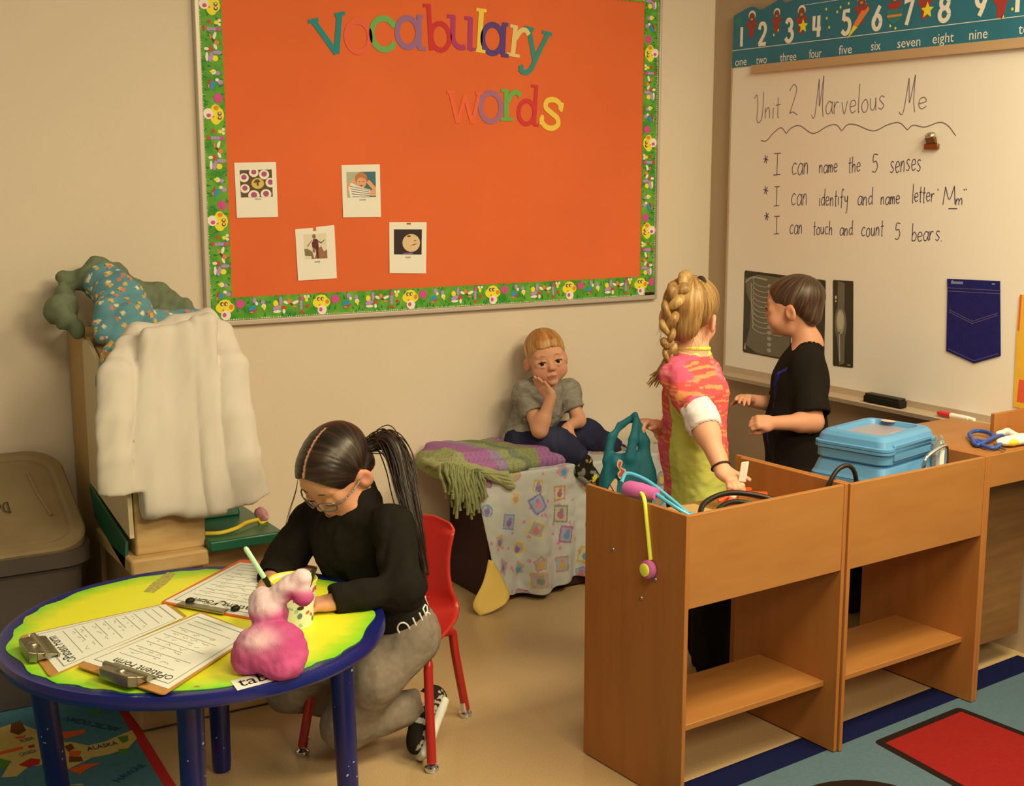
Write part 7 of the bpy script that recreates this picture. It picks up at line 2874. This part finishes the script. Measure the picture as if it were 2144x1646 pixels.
    seam_f = np.interp(zt, [-.12, -.006, .11, .2], [.058, .036, -.012, -.030])
    ang = np.degrees(np.arctan2(sl, sx))
    front_edge = np.interp(zt, [-.12, -.006, .10, .19], [38, 58, 100, 118])
    is_lime = (ang > front_edge) & (ang < 168) & (zt < .185) & ~sleeve
    c = np.where(is_lime[:, None], lime * (1 + .06 * nz), pink)
    cb = MB()
    Fn = frame(nrm(np.array((.02, .0, 1)) + look * .10))
    cn_ = neck + np.array((0, 0, .012))
    cb.tube([cn_ + (Fn[:, 0] * math.cos(a) + Fn[:, 1] * math.sin(a)) * .0475 for a in [i * .2618 for i in range(24)]], .0062, 8, closed=True)
    cb.build('lime_collar', mat('lime_collar', ph(196, 186, 64, .92), .9, .1), body, angle=180)
    coll = np.linalg.norm(V - (neck + np.array((0, 0, .006))), axis=1) < .056
    c[coll & (V[:, 2] > neck[2] - .012)] = limed
    soft('shirt', V, Q, M_cloth, body, c)

    # white undersleeve bunched at the elbow
    v = Vol(np.minimum(shR, wrR) - .09, np.maximum(shR, wrR) + .09, .0032)
    a0, a1 = shR + (elR - shR) * .72, elR + (wrR - elR) * .12
    v.cap(a0, elR, .044, .046, k=.02, flat=(1, 0))
    v.cap(elR, a1, .046, .043, k=.02, flat=(0, 1))
    v.cap(elR + (wrR - elR) * .02, elR + (wrR - elR) * .3, .037, .036, .002, 'sub')
    V, Q = v.mesh(1)
    V = folds(V, Q, .0048, 42, np.cross(ax_, lf), .2, 3)
    soft('undersleeve', V, Q, M_cloth, body, flat_col(V, ph(226, 202, 176, .95)))

    # black trousers
    v = Vol(lo, hi, .0045)
    for o in (-.045, .045):
        v.chain([waist + lf * o + np.array((0, 0, -.04)), hip + lf * o], [.056, .062], k=.05)
    for h_, kn, an in legs:
        v.chain([h_, kn, an + np.array((0, 0, -.015))], [.072, .058, .056], k=.03)
    v.cut((0, 0, -1), (0, 0, .045))
    V, Q = v.mesh(1)
    V = folds(V, Q, .006, 22, (.2, 0, 1), .35, 3)
    soft('trousers', V, Q, M_cloth, body, flat_col(V, (.012, .010, .009)))
    for h_, kn, an in legs:
        heel = np.array((an[0], an[1], .004)) - fx * .045
        toe = heel + fx * .175
        v = Vol(np.minimum(heel, toe) - .07, np.maximum(heel, toe) + .10, .0035)
        shoe(v, heel, toe, (0, 0, 1), 1.05)
        v.cut((0, 0, -1), (0, 0, .003))
        V, Q = v.mesh(1)
        soft('sneaker', V, Q, M_cloth, body, flat_col(V, (.015, .013, .012)))
    # dark band round the wrist
    b = MB()
    u_ = nrm(wrR - elR)
    F_ = frame(u_)
    cen = wrR - u_ * .012
    b.tube([cen + (F_[:, 0] * math.cos(a) + F_[:, 1] * math.sin(a)) * .0250 for a in [i * .3142 for i in range(20)]], .0028, 8, closed=True)
    b.build('wristband', mat('brown_cord', ph(58, 34, 22, .8), .7), body, angle=180)
    return body, wrR, fd, wrL, fdl


g2 = girl_standing()
b = MB()
b.hexa([(-1.1765,-1.5542,0.6999), (-1.1606,-1.5643,0.6975), (-1.1519,-1.5582,0.6951), (-1.1678,-1.5481,0.6976)], [(-1.1745,-1.5626,0.7526), (-1.1582,-1.5719,0.7551), (-1.1495,-1.5658,0.7529), (-1.1657,-1.5565,0.7504)])
stick = b.build('toy_thermometer', M_white_plastic, bevel=.002)
tag(stick, 'small white plastic toy held in the standing girl\'s right hand', 'toy')

# teal bag hanging from her other hand
M_bag = mat('teal_bag_plastic', ph(20, 86, 80, .90), .6, .25, var=.18, vscale=9)
v = Vol((-1.52, -1.42, .44), (-1.08, -.98, .86), .0036)
YB = 3.66
th_ = nrm(np.array(CAM_FORWARD) * (1, 1, 0))
for (x0, x1, y_, r_) in ((1292, 1338, 958, .026), (1282, 1346, 985, .030), (1276, 1350, 1012, .033), (1274, 1350, 1040, .034), (1276, 1346, 1068, .032)):
    for f_b in (0, .5, 1):
        p_a = np.array((-1.2787,-1.155,0.6993)) * 0
for (a_, e_, r0, r1) in (((-1.2818,-1.155,0.6899), (-1.2233,-1.1895,0.694), .024, .024), ((-1.2964,-1.1529,0.6565), (-1.2144,-1.201,0.6632), .028, .030), ((-1.304,-1.155,0.623), (-1.2153,-1.2077,0.627), .030, .032), ((-1.3076,-1.1609,0.5828), (-1.2262,-1.21,0.5828), .030, .030)):
    v.cap(a_, e_, r0, r1, .03, squash=(th_, .75))
# two handle loops meeting in the hand
v.chain([(-1.3051,-1.1409,0.6899), (-1.28,-1.1369,0.7559), (-1.2555,-1.1392,0.7884), (-1.2252,-1.148,0.8063)], [.014, .013, .012, .010], k=.012, squash=(th_, .55))
v.chain([(-1.215,-1.201,0.691), (-1.2096,-1.1878,0.7435), (-1.2127,-1.1729,0.7787), (-1.2179,-1.156,0.818)], [.020, .019, .014, .010], k=.012, squash=(th_, .55))
v.chain([(-1.2603,-1.1894,0.701), (-1.2434,-1.1832,0.7533), (-1.2229,-1.1677,0.8037)], [.020, .014, .010], k=.012, squash=(th_, .5))
V_, Q_ = v.mesh(2)
V_ = folds(V_, Q_, .0050, 26, (0, 0, 1), .25, 6)
bag = soft('shopping_bag', V_, Q_, M_bag)
tag(bag, 'teal plastic bag with printed figures hanging from the standing girl\'s hand', 'bag')
b = MB()
def on_bag(u, v_, w=0):
    return Vector(np.array((-1.2945,-1.1966,0.6513)) + np.array(CAM_RIGHT) * u + np.array((0, 0, 1)) * v_ - th_ * w)
b.cur = 1
b.poly(crom([(-.008, .052), (.004, .046), (.000, .030), (.014, .022), (.010, .004), (-.004, -.002), (-.010, .012), (-.004, .022), (-.012, .036)], 4, True), .0060, on_bag)
b.cur = 0
b.poly(crom([(-.005, .047), (.001, .044), (-.003, .030), (.009, .020), (.007, .007), (-.003, .003), (-.006, .012), (.000, .020), (-.008, .036)], 4, True), .0066, on_bag)
b.build('red_print', [mat('bag_red', ph(178, 64, 44, .85), .5), mat('bag_cream', ph(190, 150, 100, .85), .5)], bag, smooth=False)
b = MB()
b.poly(crom([(-.030, -.020), (-.018, -.004), (-.010, -.008), (-.012, -.030), (-.016, -.060), (-.040, -.060), (-.038, -.040)], 4, True), .0066, on_bag)
b.build('cream_print', mat('bag_cream', ph(190, 150, 100, .85), .5), bag, smooth=False)
b = MB()
for k in range(6):
    b.stroke([(-.030 + .004 * (k % 3), -.020 - .007 * k), (-.026 + .004 * (k % 3), -.028 - .007 * k)], .0022, .0074, on_bag)
b.build('black_print', M_print_d, bag, smooth=False)



# ---- boy in black by the whiteboard, face in profile
def boy_standing():
    ri = np.array(CAM_RIGHT)
    aw = nrm(np.array(CAM_FORWARD) * (1, 1, 0))
    hc = np.array((-0.3608,-0.878,1.0595))
    fh_ = nrm(-ri * .90 + aw * .46)
    H = Head(hc, axes(fh_ + np.array((0, 0, -.06))), 1.04)
    fb = nrm(-ri * .99 - aw * .10)
    lf = np.cross((0, 0, 1), fb)            # his left, towards the camera
    lo, hi = np.array((-.98, -1.34, -.002)), np.array((-.10, -.55, 1.24))
    v = Vol(lo, hi, .0036)
    neck = np.array((-0.3242,-0.9144,0.9292))
    chest = np.array((-0.357,-0.9193,0.8062))
    waist = np.array((-0.3874,-0.9326,0.6486))
    hip = np.array((-0.3924,-0.9451,0.5123))
    shL = np.array((-0.3962,-0.9876,0.8794))
    shR = np.array((-0.285,-0.8223,0.8564))
    elL, wrL = np.array((-0.4379,-1.069,0.7025)), np.array((-0.5966,-1.0427,0.711))
    elR, wrR = np.array((-0.3157,-0.7877,0.7005)), np.array((-0.5064,-0.8297,0.7446))
    H.skull(v)
    H.ears(v)
    H.neck(v, neck, .034, .040)
    v.chain([neck, chest], [.046, .074], k=.04)
    for o in (-.045, .045):
        v.chain([chest + lf * o, waist + lf * o, hip + lf * o], [.066, .064, .068], k=.05)
    v.cap(shL, shR, .040, .040, k=.04)
    v.chain([shL, elL, wrL], [.036, .031, .0215], k=.02)
    v.ell(elL * .72 + wrL * .28, .032, k=.02)
    v.chain([shR, elR, wrR], [.036, .030, .021], k=.02)
    hand(v, wrL, nrm(np.array((-0.693,-1.0292,0.7247)) - wrL), nrm(np.array((.1, .5, -.6)) + aw * .5), 1, .98, (62, 64, 66, 68), (1, 1.15, .8), .03, thumb=(.6, .25, .7), thumb_curl=45)
    hand(v, wrR, nrm(np.array((-0.6747,-0.949,0.8248)) - wrR), nrm(-ri * .2 + np.array((0, 0, -.6)) - aw * .5), -1, .96, (14, 20, 26, 30), spread=.05, thumb=(.6, .5, .4), thumb_curl=30)
    legs = []
    for q in (-1, 1):
        h_ = hip + lf * .055 * q + np.array((0, 0, -.02))
        kn = h_ * np.array((1, 1, 0)) + fb * .02 + np.array((0, 0, .30))
        an = h_ * np.array((1, 1, 0)) - fb * .01 + np.array((0, 0, .07))
        if q == 1:
            kn, an = kn + fb * .02, an + fb * .03
        v.chain([h_, kn, an], [.068, .048, .033], k=.03)
        v.chain([an, an + fb * .10 + np.array((0, 0, -.045))], [.03, .022], k=.02)
        legs.append((h_, kn, an))
    V, Q = v.mesh(1)
    col = H.face_colour(V, flat_col(V, SKIN * np.array((.95, .90, .86))), LIP, BLUSH)
    body = person(V, Q, col, (-.36, -.90, 0), 'dark-haired boy in a black T-shirt standing in profile by the whiteboard')
    H.eyes(body, (0, 1, -.1), (.05, .035, .02))
    M_brow = mat('dark_brow', ph(60, 36, 22, .9), .8)
    H.brows(body, M_brow, .0026)
    H.lashes(body, mat('brown_lash', (.05, .025, .012), .7))
    v = Vol(hc - .16, hc + .16, .0030)
    H.e(v, (0, -.013, .028), (.0722, .0895, .0738), .01)
    H.e(v, (0, .028, .030), (.0610, .0555, .0570), .015)
    H.e(v, (0, -.060, -.026), (.048, .030, .042), .02)
    H.e(v, (0, .083, -.040), (.090, .064, .100), .004, 'sub')
    for q in (-1, 1):
        H.e(v, (q * .082, .042, -.058), (.032, .042, .076), .004, 'sub')
        H.e(v, (q * .080, -.008, -.030), (.022, .024, .038), .006, 'sub')
    v.cut(-(H.R @ np.array((0, .35, 1))), H.P(0, -.08, -.074))
    V, Q = v.mesh(1)
    c, n1 = hair_streaks(V, H.P(0, -.01, .0), H.R @ np.array((.05, -.4, .9)), *[np.array(ph(*x, .9)) for x in ((44, 28, 16), (66, 42, 24), (98, 66, 40))], 90, 9)
    V = V + vnormals(V, Q) * (.0007 * n1)[:, None]
    soft('hair', V, Q, M_hair, body, c)
    # black T-shirt with a blue print on the chest
    v = Vol(lo, hi, .0042)
    v.chain([neck + np.array((0, 0, -.012)), chest], [.054, .082], k=.04)
    for o in (-.045, .045):
        v.chain([chest + lf * o, waist + lf * o, hip + lf * o + np.array((0, 0, -.03))], [.078, .080, .086], k=.05)
    v.cap(shL, shR, .048, .048, k=.04)
    v.cut((0, 0, -1), hip + np.array((0, 0, -.07)))
    for s_, e_ in ((shL, elL), (shR, elR)):
        m_ = s_ + (e_ - s_) * .86
        v.cap(s_, m_, .048, .056, k=.025, flat=(0, 1))
        v.cap(s_ + (e_ - s_) * .72, e_, .046, .048, .002, 'sub')
    v.cap(H.P(0, -.022, -.05), neck + np.array((0, 0, .002)), .042, .046, .004, 'sub')
    V, Q = v.mesh(1)
    V = folds(V, Q, .0050, 20, (.2, 0, 1), .28, 1)
    c = flat_col(V, (.014, .012, .0105))
    d = V - chest
    fr_, up_, si_ = d @ fb, d[:, 2], d @ lf
    pr = (fr_ > .045) & (np.abs(si_ - .022) < .014) & (up_ < .04) & (up_ > -.20) & (noise(V * np.array((1, 1, 1.6)), 60, 3) > -.05)
    c[pr] = ph(34, 34, 96, .8)
    ln_ = (np.abs(up_ - .045 - .5 * (si_ - .04)) < .005) & (fr_ > .03) & (si_ > .015) & (si_ < .065)
    c[ln_] = ph(52, 54, 130, .8)
    soft('t_shirt', V, Q, M_cloth, body, c)
    v = Vol(lo, hi, .0048)
    for o in (-.045, .045):
        v.chain([waist + lf * o, hip + lf * o], [.066, .076], k=.05)
    for h_, kn, an in legs:
        v.chain([h_, kn, an], [.078, .060, .052], k=.03)
    v.cut((0, 0, -1), (0, 0, .055))
    V, Q = v.mesh(1)
    V = folds(V, Q, .005, 22, (.2, 0, 1), .35, 3)
    soft('trousers', V, Q, M_cloth, body, flat_col(V, (.013, .012, .012)))
    for h_, kn, an in legs:
        heel = np.array((an[0], an[1], .012)) - fb * .045
        toe = heel + fb * .178
        v = Vol(np.minimum(heel, toe) - .07, np.maximum(heel, toe) + .10, .0035)
        shoe(v, heel, toe, (0, 0, 1), 1.05)
        V, Q = v.mesh(1)
        sh = soft('sneaker', V, Q, M_cloth, body, flat_col(V, ph(36, 44, 58, .7)))
        v = Vol(np.minimum(heel, toe) - .06, np.maximum(heel, toe) + .06, .0035)
        shoe(v, heel - np.array((0, 0, .009)), toe - np.array((0, 0, .009)), (0, 0, 1), 1.08, True)
        v.cut((0, 0, -1), (0, 0, .002))
        V, Q = v.mesh(1)
        soft('sole', V, Q, mat('pale_rubber_sole', ph(196, 186, 160, .85), .6), sh)
    return body


boy_standing()



# ---- girl with glasses bent over the table, writing
def girl_writing():
    hz = nrm((-.93, -.36, 0))
    lf = np.array((-hz[1], hz[0], 0))       # her left, towards the camera
    hc = np.array((-2.1448,-1.1637,0.7683))
    f_ = hz * .76 + np.array((0, 0, -.65))
    H = Head(hc, axes(f_), 1.10)
    H.R = rot_about(H.R, 1, -3)
    lo, hi = np.array((-2.62, -1.66, -.002)), np.array((-1.66, -.78, .96))
    neck = np.array((-2.0873,-1.173,0.6881))
    chest = np.array((-2.1005,-1.1762,0.574))
    belly = np.array((-2.0478,-1.1914,0.4501))
    pel = np.array((-2.0163,-1.1869,0.36))
    shL = np.array((-2.0649,-1.312,0.6536))
    shR = np.array((-2.1459,-1.0072,0.6002))
    elL, wrL = np.array((-2.101,-1.4388,0.5334)), np.array((-2.2573,-1.4174,0.5243))
    elR, wrR = np.array((-2.2435,-1.0375,0.5101)), np.array((-2.3179,-1.1464,0.5119))
    hipL, hipR = pel + lf * .062, pel - lf * .062
    knL, anL = np.array((-2.1505,-1.2026,0.115)), np.array((-1.9217,-1.2341,0.135))
    knR, anR = np.array((-2.2212,-0.9988,0.155)), np.array((-2.0361,-0.9922,0.0603))
    def mid_(a_, e_):
        return (a_ + e_) / 2 + np.array((-.030, -.040, .012))
    v = Vol(lo, hi, .0038)
    H.skull(v, True)
    H.ears(v)
    H.neck(v, neck, .034, .040)
    v.chain([neck, chest], [.045, .076], k=.04)
    for o in (-.045, .045):
        v.chain([chest + lf * o, belly + lf * o, pel + lf * o], [.058, .052, .050], k=.05)
    v.cap(shL, shR, .040, .040, k=.04)
    v.chain([shL, elL, wrL], [.037, .032, .022], k=.02)
    v.chain([shR, elR, wrR], [.037, .031, .022], k=.02)
    for h_, kn, an in ((hipL, knL, anL), (hipR, knR, anR)):
        v.chain([h_, mid_(h_, kn), kn, an], [.056, .055, .048, .030], k=.03)
    hand(v, wrL, nrm(np.array((-2.3202,-1.404,0.5201)) - wrL), (0, .1, -1), -1, 1.0, (14, 16, 18, 22), spread=.06, thumb=(.7, .55, .1))
    fR = nrm(np.array((-2.3611,-1.2034,0.5111)) - wrR)
    hand(v, wrR, fR, nrm(np.array((.3, -.5, -.7))), -1, 1.0, (42, 46, 50, 54), (1, 1.1, .7), .04, thumb=(.85, .25, .45), thumb_curl=30)
    V, Q = v.mesh(1)
    skin = SKIN * np.array((.98, .93, .88))
    col = H.face_colour(V, flat_col(V, skin), LIP, BLUSH * np.array((1, .9, .9)))
    body = person(V, Q, col, (-2.0, -1.15, 0), 'dark-haired girl with glasses and a black sweater writing at the round table')
    M_brow = mat('black_brow', (.02, .012, .008), .8)
    H.brows(body, M_brow, .0015)
    H.lashes(body, M_brow, -.0125)

    # parted, tied-back dark hair
    v = Vol(hc - .17, hc + .17, .0032)
    H.e(v, (0, -.013, .028), (.0740, .0920, .0760), .01)
    H.e(v, (0, .030, .030), (.0630, .0570, .0590), .015)
    H.e(v, (0, -.060, -.030), (.050, .034, .045), .02)
    H.e(v, (0, .080, -.050), (.080, .060, .112), .004, 'sub')
    for q in (-1, 1):
        H.e(v, (q * .082, .032, -.060), (.030, .040, .066), .004, 'sub')
        H.e(v, (q * .081, -.008, -.024), (.019, .022, .032), .005, 'sub')
    v.cut(-(H.R @ np.array((0, .25, 1))), H.P(0, -.085, -.076))
    # the parting is a narrow groove
    part = crom([H.P(.0, .078, .072), H.P(-.002, .045, .097), H.P(-.003, .0, .112), H.P(-.002, -.035, .108)], 8)
    for a_, e_ in zip(part, part[1:]):
        v.cap(a_, e_, .0050, .0050, .004, 'sub')
    V, Q = v.mesh(1)
    tieL = H.P(.058, -.070, .012)
    cs = [np.array(ph(*x, .9)) for x in ((20, 12, 7), (34, 20, 11), (62, 40, 24))]
    c, n1 = hair_streaks(V, H.P(0, .0, -.01), H.R @ np.array((.99, -.1, .05)), *cs, 80, 6)
    V = V + vnormals(V, Q) * (.0012 * n1)[:, None]
    pd = np.min([np.linalg.norm(V - np.array(p), axis=1) for p in part], axis=0)
    L = H.local(V)
    pl = (np.abs(L[:, 0] + .002) < .0026) & (L[:, 2] > .03) & (L[:, 1] > -.045)
    V = V - vnormals(V, Q) * (.0016 * np.exp(-((L[:, 0] + .002) / .003) ** 2) * (L[:, 2] > .03) * (L[:, 1] > -.05))[:, None]
    c[pl] = skin * .95
    M_dh = mat('dark_hair', (1, 1, 1), .36, .5, attr='tint')
    soft('hair', V, Q, M_dh, body, c)
    b = MB()
    M_tail = mat('dark_ponytail', ph(26, 15, 9, .9), .36, .5, color2=ph(50, 30, 18, .9), vscale=100, stretch=(1, 1, .3))
    rr = random.Random(4)
    tie = np.array((-2.0453,-1.1708,0.8254))
    main = [np.array(p) for p in crom([(-2.0661,-1.1783,0.8144), tie, (-2.0126,-1.1886,0.8349), (-1.9984,-1.2234,0.7932), (-2.0033,-1.2687,0.7298), (-2.0074,-1.3166,0.6561), (-2.0038,-1.3439,0.5896), (-1.9995,-1.3593,0.5262)], 6)]
    m_ = len(main)
    for s_ in range(300):
        o_ = np.array([rr.gauss(0, 1) for _ in range(3)])
        o2 = np.array([rr.gauss(0, 1) for _ in range(3)])
        n_ = m_ - rr.randint(0, 9)
        pts = []
        for j in range(n_):
            t = j / (m_ - 1)
            w_ = .0050 + .0125 * math.sin(math.pi * min(1, t * 1.15)) + .004 * t
            pts.append(main[j] + (o_ * .62 + o2 * .30 * math.sin(t * 5 + s_)) * w_)
        b.tube(pts, [.0017 * (1 - .75 * (j / (n_ - 1)) ** 3) for j in range(n_)], 4)
    b.tube(main, [.011 + .0185 * math.sin(math.pi * min(1, j / (m_ - 1) * 1.1)) * (1 - .7 * j / (m_ - 1)) for j in range(m_)], 10)
    tail = b.build('ponytail', M_tail, body, angle=180)
    b = MB()
    d_ = nrm(main[8] - main[4])
    F_ = frame(d_)
    b.tube([tie + (F_[:, 0] * math.cos(a) + F_[:, 1] * math.sin(a)) * .0150 for a in [i * .35 for i in range(18)]], .0050, 8, closed=True)
    b.build('hair_tie', mat('black_hair_tie', (.012, .010, .010), .8), tail, angle=180)
    b = MB()
    for s_ in range(16):     # loose hair at the far side and over the forehead
        j = rr.uniform(-4, 4)
        pts = crom([(-2.2123,-1.081,0.7414), (-2.2206,-1.0831,0.7059), (-2.2349,-1.0732,0.6535), (-2.2435,-1.0653,0.6079)], 4)
        b.tube([np.array(p) + np.array((.001, .001, 0)) * j * (i / 12) * 1.6 for i, p in enumerate(pts)], [.0005 * (1 - .8 * i / 12) for i in range(len(pts))], 4)
    b.build('loose_hair', M_tail, body, angle=180)

    # glasses
    b = MB()
    M_gl = mat('glasses_metal', ph(120, 104, 88, .9), .25, .6, metal=.7)
    gy = .0945
    for q in (-1, 1):
        ring = []
        for i in range(28):
            a = 2 * math.pi * i / 28
            cx_ = math.copysign(abs(math.cos(a)) ** .75, math.cos(a)) * .0215
            cz_ = math.copysign(abs(math.sin(a)) ** .75, math.sin(a)) * .0150
            x = q * .0300 + cx_
            ring.append(H.P(x, gy - 5.5 * x * x * 1.0, -.0135 + cz_))
        b.tube(ring, .0016 * 1.1, 6, closed=True)
    b.tube(crom([H.P(-.0085, gy, -.0085), H.P(0, gy + .003, -.006), H.P(.0085, gy, -.0085)], 4), .0015, 6)
    gl = b.build('glasses', M_gl, body, angle=180)
    for q in (-1, 1):
        b = MB()
        b.tube([H.P(q * .0515, gy - .015, -.0105), H.P(q * .062, .070, -.009), H.P(q * .0735, .040, -.008), H.P(q * .0755, .010, -.006), H.P(q * .0745, -.006, -.008)], [.0022, .0024, .0022, .0020, .0016], 8)
        b.build('temple_arm', mat('leopard_temple', ph(176, 150, 116, .9), .4, .4, color2=ph(40, 30, 24, .9), vscale=260), gl, angle=180)
        b = MB()
        lens = []
        for i in range(24):
            a = 2 * math.pi * i / 24
            x = q * .0300 + .0205 * math.copysign(abs(math.cos(a)) ** .75, math.cos(a))
            lens.append(H.P(x, gy - 5.5 * x * x, -.0135 + .0140 * math.copysign(abs(math.sin(a)) ** .75, math.sin(a))))
        b.add(lens, [tuple(range(24))])
        b.build('lens', mat('glasses_lens', (.9, .9, .9), .05, .5, alpha=.10), gl, smooth=False)

    # black sweater with a ribbed neck
    v = Vol(lo, hi, .0044)
    v.chain([neck + np.array((.0, .0, -.004)), chest], [.054, .088], k=.04)
    for o in (-.048, .048):
        v.chain([chest + lf * o, belly + lf * o, pel + lf * o + np.array((0, 0, .012))], [.080, .080, .077], k=.05)
    v.cap(shL, shR, .050, .050, k=.04)
    v.cap(neck, neck + (H.P(0, -.024, -.05) - neck) * .22, .054, .049, k=.02)
    n_up = nrm(chest - pel)
    v.cut(-n_up, pel + n_up * .074)
    for s_, e_, w_ in ((shL, elL, wrL), (shR, elR, wrR)):
        v.chain([s_, e_], [.050, .047], k=.025)
        v.cap(e_, w_ + nrm(w_ - e_) * .012, .046, .033, k=.025, flat=(0, 1))
        v.cap(w_ - nrm(w_ - e_) * .012, w_ + nrm(w_ - e_) * .05, .026, .026, .002, 'sub')
    v.cap(H.P(0, -.025, -.055), neck + (H.P(0, -.024, -.05) - neck) * .10, .040, .041, .003, 'sub')
    V, Q = v.mesh(1)
    V = folds(V, Q, .0062, 18, (.3, .2, 1), .28, 1)
    V = folds(V, Q, .0040, 34, (1, .4, .2), .25, 6)
    M_sweat = mat('black_knit', (.016, .0145, .012), .95, .08, bump=.3, bscale=300)
    soft('sweater', V, Q, M_sweat, body)

    # grey leggings with a lettered waistband
    v = Vol(lo, hi, .0044)
    v.ell(pel + np.array((0, 0, -.02)), (.112, .084, .075), axes(hz), .03)
    for o in (-.045, .045):
        v.chain([pel + n_up * .02 + lf * o, pel + lf * o], [.072, .076], k=.05)
    v.cut(n_up, pel + n_up * .012)
    for h_, kn, an in ((hipL, knL, anL), (hipR, knR, anR)):
        v.chain([h_ - n_up * .035, mid_(h_, kn), kn], [.074, .070, .061], k=.03)
        e_ = kn + (an - kn) * .86
        v.cap(kn, e_, .060, .044, k=.03, flat=(0, 1))
        v.cap(kn + (an - kn) * .80, an, .034, .034, .002, 'sub')
    V, Q = v.mesh(1)
    V = folds(V, Q, .0035, 22, (.2, .3, 1), .25, 8)
    V = folds(V, Q, .0015, 50, (.7, .3, .2), .3, 9)
    V[:, 2] = np.maximum(V[:, 2], .006)
    c = flat_col(V, ph(128, 108, 76, .86)) * (1 + .14 * noise(V, 120, 3))[:, None]
    soft('leggings', V, Q, M_cloth, body, c)
    v = Vol(lo, hi, .0044)
    for o in (-.045, .045):
        v.cap(pel + n_up * -.01 + lf * o, pel + n_up * .085 + lf * o, .0800, .0790, k=.05)
    v.cut(n_up, pel + n_up * .082)
    v.cut(-n_up, pel + n_up * -.004)
    V, Q = v.mesh(1)
    band = soft('waistband', V, Q, mat('black_waistband', (.014, .013, .012), .8, .2), body)
    # white letters laid on the band's near side
    dep = None
    from mathutils.bvhtree import BVHTree
    tree = BVHTree.FromPolygons([tuple(p) for p in V], [tuple(q) for q in Q.tolist()])
    side_dir = nrm(lf * .93 + hz * -.05 + np.array((0, 0, .12)))
    b = MB()
    strokes = {'O': [arc(.35, .5, .32, .5, 0, 360, 16)], 'U': [[(0, 1), (0, .35)] + arc(.33, .33, .33, .33, 180, 360, 8) + [(.66, 1)]],
               'R': [[(0, 0), (0, 1), (.45, 1), (.62, .76), (.45, .5), (.05, .5)], [(.3, .5), (.66, 0)]], 'T': [[(0, 1), (.72, 1)], [(.36, 1), (.36, 0)]]}
    along = nrm(hz * -1 - n_up * np.dot(hz * -1, n_up))
    x = -.060
    for ch in 'OURT':
        for st in strokes[ch]:
            pts = []
            st2 = [((1 - t) * a_[0] + t * e_[0], (1 - t) * a_[1] + t * e_[1]) for a_, e_ in zip(st, st[1:]) for t in (0, .34, .67)] + [st[-1]]
            for u_, w_ in st2:
                o_ = pel + n_up * (.018 + .036 * w_) + along * (x + u_ * .034) + lf * .25
                hit = tree.ray_cast(Vector(o_), Vector(-lf))
                if hit[0] is not None:
                    pts.append(np.array(hit[0]) + np.array(hit[1]) * (.0015 if np.dot(np.array(hit[1]), lf) > 0 else -.0015))
            if len(pts) > 2:
                b.tube(pts, .0024, 6)
        x += .040
    b.build('band_lettering', mat('white_lettering', ph(226, 208, 170, .9), .7), band, angle=180)

    # pink socks and black sneakers tucked under the chair
    for kn, an, nm in ((knL, anL, 0), (knR, anR, 1)):
        d_ = nrm(an - kn)
        ft = nrm(np.array((.05, -.15, -1.0)) + d_ * .12)       # toes point at the floor
        heel = np.array((-1.8908,-1.2421,0.1258)) if nm == 0 else an + d_ * .030 + np.array((0, 0, .012))
        toe = np.array((-1.9775,-1.2932,0.016)) if nm == 0 else np.array((heel[0] + .02, heel[1] - .02, .016))
        ln_ = np.linalg.norm(toe - heel)
        ft = (toe - heel) / ln_
        v = Vol(np.minimum(kn, an) - .08, np.maximum(kn, an) + .10, .0036)
        v.cap(kn + (an - kn) * .80, an, .032, .030, .01)
        V, Q = v.mesh(1)
        soft('sock', V, Q, M_cloth, body, flat_col(V, ph(150, 40, 52, .8)))
        u_ = nrm(-d_ - ft * np.dot(-d_, ft))
        v = Vol(np.minimum(heel, toe) - .09, np.maximum(heel, toe) + .09, .0034)
        shoe(v, heel, toe, u_, 1.22)
        v.cap(an + d_ * .005, heel + u_ * .03, .038, .038, .01)
        v.cut((0, 0, -1), (0, 0, .004))
        V, Q = v.mesh(1)
        cc_ = flat_col(V, (.020, .018, .015))
        side = np.abs((V - heel) @ np.cross(ft, u_)) > .024
        spots = (noise(V, 150, 4) > .12) & side & (((V - heel) @ u_) < .030)
        cc_[spots] = ph(170, 150, 110, .9)
        strap = np.abs((V - heel) @ ft - ln_ * .48) < .007
        cc_[strap] = ph(190, 176, 140, .9)
        sh = soft('sneaker', V, Q, M_cloth, body, cc_)
        v = Vol(np.minimum(heel, toe) - .09, np.maximum(heel, toe) + .09, .0034)
        shoe(v, heel - u_ * .006 - ft * .012, toe - u_ * .006 + ft * .004, u_, 1.35, True)
        v.cut((0, 0, -1), (0, 0, .003))
        V, Q = v.mesh(1)
        soft('sole', V, Q, mat('white_rubber_sole', ph(206, 192, 150, .85), .6), sh)
    return body


girl_writing()
